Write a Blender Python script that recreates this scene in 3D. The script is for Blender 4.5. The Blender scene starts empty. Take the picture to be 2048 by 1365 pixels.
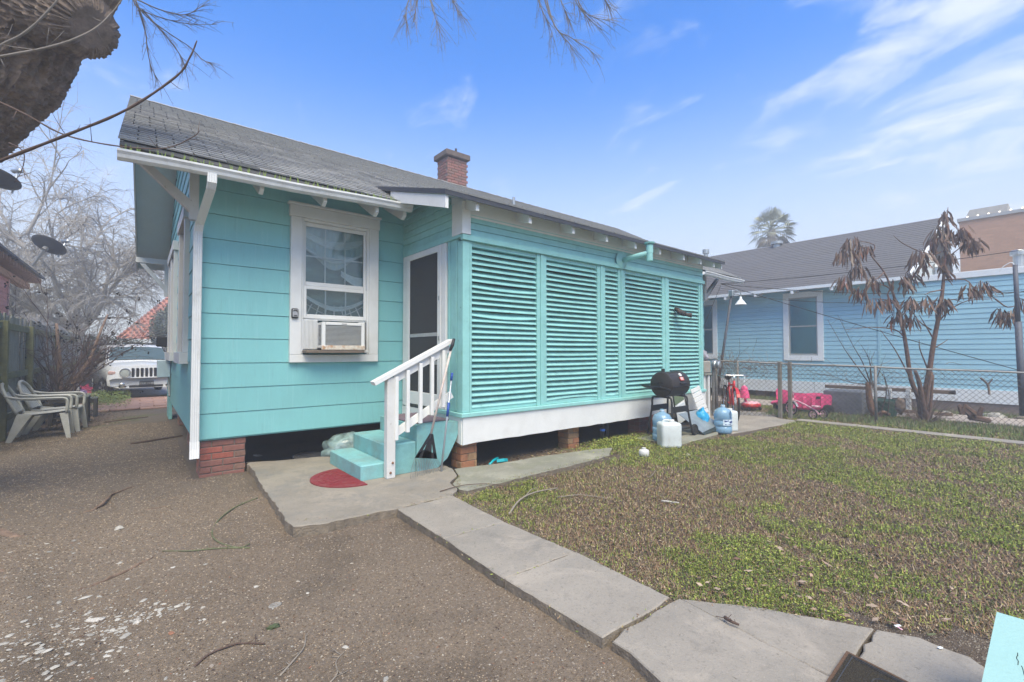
import bpy, math, random
import numpy as np
from mathutils import Vector, Matrix, noise
random.seed(7); rng = np.random.default_rng(7)
R = math.radians
scene = bpy.context.scene
COL = scene.collection

# ---------------------------------------------------------------- camera
cam_d = bpy.data.cameras.new('camera'); cam = bpy.data.objects.new('camera', cam_d); COL.objects.link(cam)
cam_d.lens = 16.0; cam_d.sensor_width = 36.0; cam_d.clip_start = 0.03; cam_d.clip_end = 900
cam.location = (0, 0, 1.5)
YAW, PITCH = R(50.8), math.atan(22.5 / 910)
fwd = Vector((math.cos(YAW) * math.cos(PITCH), math.sin(YAW) * math.cos(PITCH), math.sin(PITCH)))
cam.rotation_euler = fwd.to_track_quat('-Z', 'Y').to_euler()
scene.camera = cam
# ---------------------------------------------------------------- sky and sun
SUN_EL, SUN_AZ = R(58), R(-115)          # direction the light comes from, azimuth measured from +X
world = bpy.data.worlds.new('World'); scene.world = world; world.use_nodes = True
wn = world.node_tree.nodes; wl = world.node_tree.links; wn.clear()
def wnode(t, **k):
    n = wn.new(t)
    for a, b in k.items(): setattr(n, a, b)
    return n
def wmath(op, a, b=None, c=None, clamp=False):
    n = wn.new('ShaderNodeMath'); n.operation = op; n.use_clamp = clamp
    for i, q in enumerate((a, b, c)):
        if q is None: continue
        if isinstance(q, (int, float)): n.inputs[i].default_value = q
        else: wl.new(q, n.inputs[i])
    return n.outputs[0]
def wvec(op, a, b=None):
    n = wn.new('ShaderNodeVectorMath'); n.operation = op
    for i, q in enumerate((a, b)):
        if q is None: continue
        if isinstance(q, tuple): n.inputs[i].default_value = q
        else: wl.new(q, n.inputs[i])
    return n
tc = wnode('ShaderNodeTexCoord')
sky = wnode('ShaderNodeTexSky', sky_type='NISHITA')
sky.sun_disc = False; sky.sun_elevation = SUN_EL
sky.sun_rotation = math.atan2(math.cos(SUN_AZ), math.sin(SUN_AZ))
sky.air_density = 1.0; sky.dust_density = 0.6; sky.ozone_density = 2.2
sep = wnode('ShaderNodeSeparateXYZ'); wl.new(tc.outputs['Generated'], sep.inputs[0])
zc = wmath('MAXIMUM', sep.outputs[2], 0.0)
den = wmath('ADD', zc, 0.22)
cx_ = wmath('DIVIDE', sep.outputs[0], den); cy_ = wmath('DIVIDE', sep.outputs[1], den)
comb = wnode('ShaderNodeCombineXYZ'); wl.new(cx_, comb.inputs[0]); wl.new(cy_, comb.inputs[1])
mp = wnode('ShaderNodeMapping'); wl.new(comb.outputs[0], mp.inputs[0])
mp.inputs['Rotation'].default_value = (0, 0, R(-20)); mp.inputs['Scale'].default_value = (1.75, 1.0, 1)
mp.inputs['Location'].default_value = (1.3, 0.4, 0)
n1 = wnode('ShaderNodeTexNoise'); wl.new(mp.outputs[0], n1.inputs['Vector'])
n1.inputs['Scale'].default_value = 3.1; n1.inputs['Detail'].default_value = 12; n1.inputs['Roughness'].default_value = 0.56
n1.inputs['Distortion'].default_value = 0.5
# a bank of cloud that fills the sky towards +X, thin wisps elsewhere
bank = wvec('DOT_PRODUCT', wvec('NORMALIZE', tc.outputs['Generated']).outputs[0], Vector((0.95, 0.02, 0.55)).normalized()[:])
bk = wmath('MULTIPLY', wmath('SUBTRACT', bank.outputs['Value'], 0.91, clamp=True), 2.4)
dens_ = wmath('ADD', n1.outputs['Fac'], bk)
mr = wnode('ShaderNodeMapRange', interpolation_type='SMOOTHSTEP'); wl.new(dens_, mr.inputs[0])
mr.inputs[1].default_value = 0.575; mr.inputs[2].default_value = 0.90; mr.inputs[3].default_value = 0; mr.inputs[4].default_value = 0.8
cloud = mr.outputs[0]
tint = wnode('ShaderNodeMix', data_type='RGBA', blend_type='MULTIPLY'); tint.inputs[0].default_value = 1
wl.new(sky.outputs[0], tint.inputs[6]); tint.inputs[7].default_value = (0.30, 1.15, 2.1, 1)
# pale mist low over the horizon, all the way round
hz_ = wnode('ShaderNodeMapRange', interpolation_type='SMOOTHERSTEP'); wl.new(zc, hz_.inputs[0])
hz_.inputs[1].default_value = 0.0; hz_.inputs[2].default_value = 0.62; hz_.inputs[3].default_value = 1.0; hz_.inputs[4].default_value = 0.0
m1 = wnode('ShaderNodeMix', data_type='RGBA'); wl.new(hz_.outputs[0], m1.inputs[0])
wl.new(tint.outputs[2], m1.inputs[6]); m1.inputs[7].default_value = (6.1, 6.5, 6.7, 1)
m2 = wnode('ShaderNodeMix', data_type='RGBA'); wl.new(cloud, m2.inputs[0])
wl.new(m1.outputs[2], m2.inputs[6]); m2.inputs[7].default_value = (6.5, 6.9, 7.2, 1)
bg = wnode('ShaderNodeBackground'); wl.new(m2.outputs[2], bg.inputs[0]); bg.inputs[1].default_value = 0.102
wo = wnode('ShaderNodeOutputWorld'); wl.new(bg.outputs[0], wo.inputs[0])
sun_d = bpy.data.lights.new('sun', 'SUN'); sun = bpy.data.objects.new('sun', sun_d); COL.objects.link(sun)
sun_d.energy = 4.3; sun_d.angle = R(45); sun_d.color = (1.0, 0.88, 0.63)
sun.rotation_euler = Vector((math.cos(SUN_EL) * math.cos(SUN_AZ), math.cos(SUN_EL) * math.sin(SUN_AZ), math.sin(SUN_EL))).to_track_quat('Z', 'Y').to_euler()
scene.view_settings.view_transform = 'Standard'; scene.view_settings.look = 'None'
scene.view_settings.gamma = 1.0; scene.view_settings.use_curve_mapping = False
scene.view_settings.exposure = 0.66

# ---------------------------------------------------------------- helpers
def mat(name, col, rough=0.7, var=0.12, scale=6.0, bump=0.0, bscale=60.0, metal=0.0, dirt=None, dirt_amt=0.0, dirt_scale=2.0, coat=0.0, spec=0.4, stretch=None, attr=None, trans=0.0, alpha=1.0):
    m = bpy.data.materials.new(name); m.use_nodes = True
    nt = m.node_tree; n = nt.nodes; l = nt.links; b = n['Principled BSDF']
    b.inputs['Roughness'].default_value = rough; b.inputs['Metallic'].default_value = metal
    b.inputs['Specular IOR Level'].default_value = spec; b.inputs['Coat Weight'].default_value = coat
    b.inputs['Transmission Weight'].default_value = trans; b.inputs['Alpha'].default_value = alpha
    geo = n.new('ShaderNodeNewGeometry'); mpn = n.new('ShaderNodeMapping'); l.new(geo.outputs['Position'], mpn.inputs[0])
    if stretch: mpn.inputs['Scale'].default_value = stretch
    nz = n.new('ShaderNodeTexNoise'); l.new(mpn.outputs[0], nz.inputs['Vector'])
    nz.inputs['Scale'].default_value = scale; nz.inputs['Detail'].default_value = 8; nz.inputs['Roughness'].default_value = 0.65
    oi = n.new('ShaderNodeObjectInfo')
    f = n.new('ShaderNodeMapRange'); l.new(nz.outputs['Fac'], f.inputs[0])
    f.inputs[1].default_value = 0.3; f.inputs[2].default_value = 0.7; f.inputs[3].default_value = 1 - var; f.inputs[4].default_value = 1 + var
    rj = n.new('ShaderNodeMath'); rj.operation = 'MULTIPLY_ADD'; l.new(oi.outputs['Random'], rj.inputs[0]); rj.inputs[1].default_value = var * 0.8; rj.inputs[2].default_value = 1 - var * 0.4
    mm = n.new('ShaderNodeMath'); mm.operation = 'MULTIPLY'; l.new(f.outputs[0], mm.inputs[0]); l.new(rj.outputs[0], mm.inputs[1])
    sc = n.new('ShaderNodeVectorMath'); sc.operation = 'SCALE'; l.new(mm.outputs[0], sc.inputs['Scale'])
    if attr:
        at = n.new('ShaderNodeAttribute'); at.attribute_name = attr; l.new(at.outputs['Color'], sc.inputs[0])
    else: sc.inputs[0].default_value = col[:3]
    out = sc.outputs[0]
    if dirt:
        dn = n.new('ShaderNodeTexNoise'); l.new(geo.outputs['Position'], dn.inputs['Vector']); dn.inputs['Scale'].default_value = dirt_scale; dn.inputs['Detail'].default_value = 10; dn.inputs['Roughness'].default_value = 0.7
        dr = n.new('ShaderNodeMapRange'); l.new(dn.outputs['Fac'], dr.inputs[0]); dr.inputs[1].default_value = 0.5; dr.inputs[2].default_value = 0.75; dr.inputs[4].default_value = dirt_amt
        dm = n.new('ShaderNodeMix'); dm.data_type = 'RGBA'; l.new(dr.outputs[0], dm.inputs[0]); l.new(out, dm.inputs[6]); dm.inputs[7].default_value = (*dirt, 1)
        out = dm.outputs[2]
    l.new(out, b.inputs['Base Color'])
    if bump:
        bn = n.new('ShaderNodeTexNoise'); l.new(mpn.outputs[0], bn.inputs['Vector']); bn.inputs['Scale'].default_value = bscale; bn.inputs['Detail'].default_value = 6
        bp = n.new('ShaderNodeBump'); bp.inputs['Strength'].default_value = bump; bp.inputs['Distance'].default_value = 0.01
        l.new(bn.outputs['Fac'], bp.inputs['Height']); l.new(bp.outputs[0], b.inputs['Normal'])
    return m

def wm(o):
    m = Matrix.LocRotScale(o.location, o.rotation_euler, o.scale)
    return wm(o.parent) @ o.matrix_parent_inverse @ m if o.parent else m
def child(o, p):
    if p is not None:
        o.parent = p; o.matrix_parent_inverse = wm(p).inverted()
def link(name, data, parent=None, loc=(0, 0, 0), rot=(0, 0, 0), scale=(1, 1, 1)):
    o = bpy.data.objects.new(name, data); COL.objects.link(o)
    child(o, parent); o.location = loc; o.rotation_euler = rot; o.scale = scale
    return o
def tag(o, label=None, cat=None, group=None, kind=None):
    if label: o['label'] = label
    if cat: o['category'] = cat
    if group: o['group'] = group
    if kind: o['kind'] = kind
    return o
def thing(name, label, cat, loc=(0, 0, 0), group=None, rz=0):
    o = bpy.data.objects.new(name, None); COL.objects.link(o); o.location = loc; o.rotation_euler = (0, 0, rz); o.empty_display_size = 0.1
    return tag(o, label, cat, group)
def copy_tree(o, parent=None):
    c = o.copy(); COL.objects.link(c)
    if parent is not None:
        c.parent = parent; c.matrix_parent_inverse = o.matrix_parent_inverse.copy()
    for ch in list(KIDS.get(o.name, [])): copy_tree(ch, c)
    return c
KIDS = {}

class MB:
    def __init__(s): s.v = []; s.f = []; s.c = []; s.col = None
    def add(s, vs, fs, col=None):
        k = len(s.v); s.v += [tuple(p) for p in vs]; s.f += [tuple(k + i for i in f) for f in fs]
        if col is not None: s.c += [tuple(col)] * len(vs)
        return s
    def box(s, x0, x1, y0, y1, z0, z1, M=None, col=None):
        vs = [(x, y, z) for x in (x0, x1) for y in (y0, y1) for z in (z0, z1)]
        if M is not None: vs = [M @ Vector(p) for p in vs]
        return s.add(vs, [(0, 1, 3, 2), (4, 6, 7, 5), (0, 4, 5, 1), (2, 3, 7, 6), (0, 2, 6, 4), (1, 5, 7, 3)], col)
    def bbox(s, x0, x1, y0, y1, z0, z1, b=0.005, M=None):
        # box whose twelve edges are chamfered
        b = min(b, (x1 - x0) * .45, (y1 - y0) * .45, (z1 - z0) * .45)
        vs = []; X = (x0, x1); Y = (y0, y1); Z = (z0, z1); idx = {}
        for i in (0, 1):
            for j in (0, 1):
                for k in (0, 1):
                    si, sj, sk = (b, -b)[i], (b, -b)[j], (b, -b)[k]
                    idx[i, j, k, 0] = len(vs); vs.append((X[i], Y[j] + sj, Z[k] + sk))
                    idx[i, j, k, 1] = len(vs); vs.append((X[i] + si, Y[j], Z[k] + sk))
                    idx[i, j, k, 2] = len(vs); vs.append((X[i] + si, Y[j] + sj, Z[k]))
        F = []
        for i in (0, 1): F.append([idx[i, 0, 0, 0], idx[i, 1, 0, 0], idx[i, 1, 1, 0], idx[i, 0, 1, 0]])
        for j in (0, 1): F.append([idx[0, j, 0, 1], idx[1, j, 0, 1], idx[1, j, 1, 1], idx[0, j, 1, 1]])
        for k in (0, 1): F.append([idx[0, 0, k, 2], idx[1, 0, k, 2], idx[1, 1, k, 2], idx[0, 1, k, 2]])
        for a in (0, 1):
            for c in (0, 1):
                F.append([idx[a, c, 0, 0], idx[a, c, 1, 0], idx[a, c, 1, 1], idx[a, c, 0, 1]])
                F.append([idx[a, 0, c, 0], idx[a, 1, c, 0], idx[a, 1, c, 2], idx[a, 0, c, 2]])
                F.append([idx[0, a, c, 1], idx[1, a, c, 1], idx[1, a, c, 2], idx[0, a, c, 2]])
        for i in (0, 1):
            for j in (0, 1):
                for k in (0, 1): F.append([idx[i, j, k, 0], idx[i, j, k, 1], idx[i, j, k, 2]])
        cen = Vector(((x0 + x1) / 2, (y0 + y1) / 2, (z0 + z1) / 2)); G = []
        for f in F:
            a, b_, c_ = (Vector(vs[f[q]]) for q in (0, 1, 2)); nn = (b_ - a).cross(c_ - a)
            fc = sum((Vector(vs[q]) for q in f), Vector()) / len(f)
            G.append(tuple(f) if nn.dot(fc - cen) > 0 else tuple(reversed(f)))
        if M is not None: vs = [M @ Vector(p) for p in vs]
        return s.add(vs, G)
    def prism(s, poly, axis, a, b, M=None):
        # poly: 2-D outline, extruded along axis 'x','y' or 'z' from a to b
        n = len(poly)
        def P3(p, t): return {'x': (t, p[0], p[1]), 'y': (p[0], t, p[1]), 'z': (p[0], p[1], t)}[axis]
        vs = [P3(p, a) for p in poly] + [P3(p, b) for p in poly]
        if M is not None: vs = [M @ Vector(p) for p in vs]
        fs = [tuple(range(n)), tuple(range(2 * n - 1, n - 1, -1))] + [(i, i + n, (i + 1) % n + n, (i + 1) % n) for i in range(n)]
        return s.add(vs, fs)
    def tube(s, pts, r, n=6, cap=True, col=None):
        pts = [Vector(p) for p in pts]; m = len(pts)
        if not hasattr(r, '__len__'): r = [r] * m
        t0 = (pts[1] - pts[0]).normalized(); u = t0.orthogonal().normalized(); vs = []
        for i, p in enumerate(pts):
            t = (pts[min(i + 1, m - 1)] - pts[max(i - 1, 0)])
            t = t.normalized() if t.length > 1e-9 else t0
            u = (u - t * u.dot(t)); u = u.normalized() if u.length > 1e-6 else t.orthogonal().normalized()
            w = t.cross(u)
            for k in range(n):
                a = 2 * math.pi * k / n
                vs.append(p + (u * math.cos(a) + w * math.sin(a)) * r[i])
        fs = [(i * n + k, i * n + (k + 1) % n, (i + 1) * n + (k + 1) % n, (i + 1) * n + k) for i in range(m - 1) for k in range(n)]
        if cap: fs += [tuple(range(n - 1, -1, -1)), tuple(range((m - 1) * n, m * n))]
        return s.add(vs, fs, col)
    def lathe(s, prof, n=20, loc=(0, 0, 0), M=None, sx=1, sy=1):
        vs = []
        for r, z in prof:
            for k in range(n):
                a = 2 * math.pi * k / n; vs.append(Vector((r * math.cos(a) * sx, r * math.sin(a) * sy, z)))
        if M is not None: vs = [M @ p for p in vs]
        vs = [p + Vector(loc) for p in vs]; m = len(prof)
        fs = [(i * n + k, i * n + (k + 1) % n, (i + 1) * n + (k + 1) % n, (i + 1) * n + k) for i in range(m - 1) for k in range(n)]
        fs += [tuple(range(n - 1, -1, -1)), tuple(range((m - 1) * n, m * n))]
        return s.add(vs, fs)
    def loft(s, rings, closed=True, caps=True):
        n = len(rings[0]); vs = [p for r_ in rings for p in r_]
        fs = [(i * n + k, i * n + (k + 1) % n, (i + 1) * n + (k + 1) % n, (i + 1) * n + k) for i in range(len(rings) - 1) for k in range(n if closed else n - 1)]
        if caps and closed: fs += [tuple(range(n - 1, -1, -1)), tuple(range((len(rings) - 1) * n, len(rings) * n))]
        return s.add(vs, fs)
    def mesh(s, name, m, smooth=False):
        me = bpy.data.meshes.new(name); me.from_pydata(s.v, [], s.f); me.materials.append(m)
        if s.c:
            a = me.color_attributes.new('Col', 'FLOAT_COLOR', 'POINT'); a.data.foreach_set('color', np.array([(*c, 1) for c in s.c], dtype=np.float32).ravel())
        if smooth: me.polygons.foreach_set('use_smooth', [True] * len(me.polygons))
        me.update(); return me
    def build(s, name, m, parent=None, smooth=False, **k):
        o = link(name, s.mesh(name, m, smooth), parent, **k)
        if parent is not None: KIDS.setdefault(parent.name, []).append(o)
        return o

def inst(name, me, parent, loc, rot=(0, 0, 0), scale=(1, 1, 1)):
    o = link(name, me, parent, loc, rot, scale); KIDS.setdefault(parent.name, []).append(o); return o
def smooth_mod(o, angle=40):
    o.data.polygons.foreach_set('use_smooth', [True] * len(o.data.polygons))
    o.data.set_sharp_from_angle(angle=R(angle)); return o
def ctube(pts, k=4):
    # Catmull-Rom resampling of a polyline
    P = [Vector(p) for p in pts]; P = [P[0] * 2 - P[1]] + P + [P[-1] * 2 - P[-2]]; out = []
    for i in range(1, len(P) - 2):
        for j in range(k):
            t = j / k
            out.append(0.5 * ((2 * P[i]) + (-P[i - 1] + P[i + 1]) * t + (2 * P[i - 1] - 5 * P[i] + 4 * P[i + 1] - P[i + 2]) * t * t + (-P[i - 1] + 3 * P[i] - 3 * P[i + 1] + P[i + 2]) * t ** 3))
    out.append(P[-2]); return out
def fnoise(x, y, scale, seed=0, octaves=4):
    # vectorised value noise, 0..1
    out = np.zeros_like(x, dtype=float); amp = 1; tot = 0
    for o in range(octaves):
        xs = x * scale + seed * 17.3 + o * 5.1; ys = y * scale + seed * 9.7 + o * 3.3
        xi = np.floor(xs).astype(np.int64); yi = np.floor(ys).astype(np.int64); fx = xs - xi; fy = ys - yi
        fx = fx * fx * (3 - 2 * fx); fy = fy * fy * (3 - 2 * fy)
        def h(a, b):
            q = (a * 374761393 + b * 668265263 + seed * 1442695 + o * 7919) & 0xffffffff
            q = ((q ^ (q >> 13)) * 1274126177) & 0xffffffff
            return ((q ^ (q >> 16)) & 0xffff) / 65535.0
        out += amp * ((h(xi, yi) * (1 - fx) + h(xi + 1, yi) * fx) * (1 - fy) + (h(xi, yi + 1) * (1 - fx) + h(xi + 1, yi + 1) * fx) * fy)
        tot += amp; amp *= 0.5; scale *= 2.0
    return out / tot
def sstep(a, b, x): t = np.clip((x - a) / (b - a), 0, 1); return t * t * (3 - 2 * t)

# ---------------------------------------------------------------- materials
TEAL = (0.215, 0.505, 0.50)
M_teal = mat('teal_paint', TEAL, 0.55, 0.05, 3, 0.12, 140, dirt=(0.19, 0.40, 0.40), dirt_amt=0.35, dirt_scale=1.1, stretch=(1, 1, 0.25))
M_tealside = mat('teal_paint_side', (0.20, 0.47, 0.47), 0.45, 0.08, 3, 0.1, 120, dirt=(0.24, 0.5, 0.52), dirt_amt=0.5, dirt_scale=1.3, stretch=(6, 6, 0.3))
M_teal2 = mat('teal_louver_paint', (0.27, 0.55, 0.52), 0.5, 0.08, 5, 0.15, 90, dirt=(0.13, 0.30, 0.29), dirt_amt=0.35, dirt_scale=7)
M_tealstep = mat('teal_masonry_paint', (0.20, 0.43, 0.43), 0.6, 0.12, 8, 0.35, 60, dirt=(0.20, 0.17, 0.13), dirt_amt=0.6, dirt_scale=2.6)
M_white = mat('white_paint', (0.72, 0.715, 0.69), 0.5, 0.04, 5, 0.12, 90, dirt=(0.5, 0.47, 0.42), dirt_amt=0.3, dirt_scale=3.5)
M_white2 = mat('weathered_white_paint', (0.61, 0.60, 0.575), 0.6, 0.06, 8, 0.2, 60, dirt=(0.36, 0.33, 0.28), dirt_amt=0.5, dirt_scale=4)
M_gutter = mat('white_gutter_metal', (0.70, 0.70, 0.68), 0.35, 0.05, 4, 0.05, 20, dirt=(0.35, 0.33, 0.29), dirt_amt=0.45, dirt_scale=5)
M_soffit = mat('soffit_paint', (0.52, 0.60, 0.60), 0.6, 0.05, 3)
M_shingle = mat('asphalt_shingle', (0.30, 0.295, 0.28), 0.9, 0.22, 40, 0.5, 300)
M_shingle_edge = mat('roof_underlay', (0.07, 0.07, 0.07), 0.9, 0.15, 30)
M_darkedge = mat('dark_drip_edge', (0.045, 0.047, 0.055), 0.5, 0.1, 4)
M_brick = [mat('brick_' + n_, c, 0.9, 0.18, 30, 0.6, 120, dirt=(0.10, 0.08, 0.06), dirt_amt=0.5, dirt_scale=9) for n_, c in (('red', (0.34, 0.105, 0.075)), ('brown', (0.23, 0.13, 0.095)), ('dark', (0.26, 0.115, 0.09)))]
M_brick_o = [mat('brick_' + n_, c, 0.9, 0.2, 30, 0.7, 120, dirt=(0.08, 0.06, 0.045), dirt_amt=0.6, dirt_scale=9) for n_, c in (('orange', (0.42, 0.21, 0.10)), ('tan', (0.36, 0.22, 0.115)), ('rust', (0.36, 0.16, 0.08)))]
M_mortar = mat('mortar', (0.22, 0.18, 0.145), 0.95, 0.2, 20, 0.6, 100)
M_conc = mat('concrete', (0.285, 0.252, 0.208), 0.85, 0.13, 1.8, 0.45, 160, dirt=(0.17, 0.165, 0.15), dirt_amt=0.75, dirt_scale=1.6)
M_conc2 = mat('concrete_patio', (0.25, 0.218, 0.175), 0.85, 0.16, 2.2, 0.5, 120, dirt=(0.15, 0.155, 0.155), dirt_amt=0.8, dirt_scale=2.4)
M_conc3 = mat('mossy_concrete', (0.25, 0.24, 0.19), 0.9, 0.18, 3, 0.5, 120, dirt=(0.13, 0.145, 0.07), dirt_amt=0.8, dirt_scale=1.8)
def richen(m, pale, dark, sc=3.0):
    # large pale wear patches, dark stains and fine aggregate speckle
    nt = m.node_tree; n = nt.nodes; l = nt.links; b = n['Principled BSDF']; src = b.inputs['Base Color'].links[0].from_socket
    g = n.new('ShaderNodeNewGeometry')
    def layer(src, col, scale, lo, hi, amt, det=10, rough=.7, dist=.6):
        z = n.new('ShaderNodeTexNoise'); l.new(g.outputs['Position'], z.inputs['Vector']); z.inputs['Scale'].default_value = scale; z.inputs['Detail'].default_value = det; z.inputs['Roughness'].default_value = rough; z.inputs['Distortion'].default_value = dist
        r_ = n.new('ShaderNodeMapRange'); l.new(z.outputs['Fac'], r_.inputs[0]); r_.inputs[1].default_value = lo; r_.inputs[2].default_value = hi; r_.inputs[4].default_value = amt
        x = n.new('ShaderNodeMix'); x.data_type = 'RGBA'; l.new(r_.outputs[0], x.inputs[0]); l.new(src, x.inputs[6]); x.inputs[7].default_value = (*col, 1); return x.outputs[2]
    s_ = layer(src, pale, sc, .52, .68, .75); s_ = layer(s_, dark, sc * 1.7, .56, .72, .6); s_ = layer(s_, dark, 55, .55, .70, .55, 3); s_ = layer(s_, pale, 90, .58, .72, .5, 2); s_ = layer(s_, (.08, .07, .05), 26, .66, .72, .7, 4)
    l.new(s_, b.inputs['Base Color'])
richen(M_conc, (0.39, 0.335, 0.27), (0.145, 0.13, 0.11), 2.6); richen(M_conc2, (0.35, 0.295, 0.23), (0.13, 0.118, 0.098), 3.4); richen(M_conc3, (0.36, 0.34, 0.26), (0.15, 0.15, 0.10), 3.0)
def chips(m, col, sc=38, lo=.68, amt=.8, st=(1, 1, 1)):
    nt = m.node_tree; n = nt.nodes; l = nt.links; b = n['Principled BSDF']; src = b.inputs['Base Color'].links[0].from_socket
    g = n.new('ShaderNodeNewGeometry'); mpn = n.new('ShaderNodeMapping'); l.new(g.outputs['Position'], mpn.inputs[0]); mpn.inputs['Scale'].default_value = st
    z = n.new('ShaderNodeTexNoise'); l.new(mpn.outputs[0], z.inputs['Vector']); z.inputs['Scale'].default_value = sc; z.inputs['Detail'].default_value = 3
    r_ = n.new('ShaderNodeMapRange'); l.new(z.outputs['Fac'], r_.inputs[0]); r_.inputs[1].default_value = lo; r_.inputs[2].default_value = lo + .05; r_.inputs[4].default_value = amt
    x = n.new('ShaderNodeMix'); x.data_type = 'RGBA'; l.new(r_.outputs[0], x.inputs[0]); l.new(src, x.inputs[6]); x.inputs[7].default_value = (*col, 1); l.new(x.outputs[2], b.inputs['Base Color'])
chips(M_teal2, (0.07, 0.13, 0.12), 30, .70, .7); chips(M_teal, (0.16, 0.33, 0.33), 9, .62, .25, (5, 5, .35)); chips(M_teal, (0.33, 0.60, 0.60), 7, .60, .22, (6, 6, .2))
chips(M_white2, (0.30, 0.27, 0.22), 34, .68, .7); chips(M_white, (0.45, 0.41, 0.36), 26, .70, .5); chips(M_tealside, (0.40, 0.60, 0.60), 6, .58, .35, (8, 8, .15))
M_concside = mat('concrete_edge', (0.19, 0.155, 0.115), 0.95, 0.3, 14, 1.0, 60)
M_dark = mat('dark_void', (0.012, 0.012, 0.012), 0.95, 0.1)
M_bark = mat('bark', (0.17, 0.125, 0.095), 0.95, 0.45, 9, 0.9, 40, dirt=(0.06, 0.045, 0.033), dirt_amt=0.8, dirt_scale=14)
M_twig = mat('twig_bark', (0.22, 0.19, 0.165), 0.9, 0.2, 10)
M_twigd = mat('dark_twig_bark', (0.10, 0.065, 0.05), 0.9, 0.25, 10)
M_treefar = mat('mist_paled_bark', (0.33, 0.30, 0.265), 0.95, 0.2, 3)  # bark paled so distant trees look misted, haze put into the colour
M_wood = mat('weathered_fence_wood', (0.25, 0.25, 0.215), 0.9, 0.25, 6, 0.5, 60, dirt=(0.085, 0.10, 0.045), dirt_amt=0.7, dirt_scale=2.5, stretch=(4, 4, 0.4))
M_mosswood = mat('mossy_fence_wood', (0.16, 0.165, 0.085), 0.95, 0.3, 8, 0.5, 60)
M_blue = mat('blue_paint', (0.32, 0.55, 0.64), 0.55, 0.05, 2, 0.1, 60)
M_bwhite = mat('house_white_trim', (0.76, 0.78, 0.78), 0.5, 0.05, 3)
M_roofb = mat('grey_brown_shingles', (0.115, 0.11, 0.11), 0.95, 0.25, 14, 0.4, 80, stretch=(1, 1, 6))
M_glass = mat('window_glass', (0.04, 0.055, 0.055), 0.06, 0.1, 1, spec=0.9)
M_screen = mat('screen_and_gap_shade', (0.05, 0.052, 0.055), 0.8, 0.1, 3, alpha=0.72)
M_black = mat('black_metal', (0.02, 0.02, 0.022), 0.45, 0.2, 8, 0.1, 60)
M_blackp = mat('black_plastic', (0.018, 0.018, 0.02), 0.5, 0.1, 8)
M_galv = mat('galvanised_steel', (0.42, 0.44, 0.44), 0.42, 0.15, 6, 0.1, 40, metal=0.75)
M_galvd = mat('dull_galvanised_pipe', (0.23, 0.225, 0.215), 0.6, 0.25, 14, 0.2, 60, metal=0.3, dirt=(0.14, 0.08, 0.05), dirt_amt=0.5, dirt_scale=8)
M_red = mat('red_paint', (0.50, 0.025, 0.03), 0.35, 0.1, 8)
M_pink = mat('pink_plastic', (0.75, 0.08, 0.22), 0.45, 0.08, 6)
M_lpink = mat('pale_pink_plastic', (0.80, 0.45, 0.50), 0.4, 0.08, 6)
M_rubber = mat('black_rubber', (0.02, 0.02, 0.02), 0.8, 0.1, 20)
M_chrome = mat('chrome', (0.6, 0.6, 0.6), 0.2, 0.05, 5, metal=0.9)
M_plastic = mat('grey_white_resin', (0.42, 0.42, 0.40), 0.5, 0.15, 5, 0.1, 60, dirt=(0.25, 0.25, 0.22), dirt_amt=0.5, dirt_scale=6)
M_dkwood = mat('dark_weathered_wood', (0.045, 0.042, 0.04), 0.9, 0.3, 12, 0.4, 60)
# ---------------------------------------------------------------- ground
def lawnmask(x, y):
    w = (fnoise(x, y, 2.3, 5) - 0.5) * 0.35
    a = sstep(2.25, 2.55, x + w * 0.3) * sstep(4.75, 4.35, y + w)          # the back lawn, up to the porch
    b = sstep(5.2, 5.7, x + w) * sstep(5.2, 4.8, y)
    c = sstep(9.0, 10.5, x)
    return np.clip(np.maximum(np.maximum(a, b), c), 0, 1)
def gzf(x, y):
    x = np.asarray(x, float); y = np.asarray(y, float)
    m = lawnmask(x, y)
    bumps = (fnoise(x, y, 0.7, 1, 3) - 0.5) * 0.06 + (fnoise(x * .6, y * 1.8, 2.2, 91, 3) - 0.5) * 0.03 + (fnoise(x, y, 5, 2, 3) - 0.5) * 0.014
    z = bumps * (1 - 0.55 * m) + 0.052 * m
    z = z + 0.034 * sstep(.9, 1.5, x) * sstep(4.3, 3.4, y) * (1 - m)
    z = z - 0.04 * sstep(6.3, 7.2, y) * sstep(0.6, 1.2, x) * sstep(13, 12, x)
    z = z - 0.05 * np.exp(-((x - 0.35) ** 2 + (y - 6.15) ** 2) / 0.05)                # washed-out hollow under the downspout
    z = z + 0.05 * np.exp(-((x + 0.55 + 0.15 * (y - 3.9)) ** 2) / 0.02) * sstep(2.4, 3.2, y) * sstep(6, 4.6, y) * sstep(0.3, 0.6, fnoise(x, y, 1.3, 8))
    return z
def gz(x, y): return float(gzf(np.array([x]), np.array([y]))[0])
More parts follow.
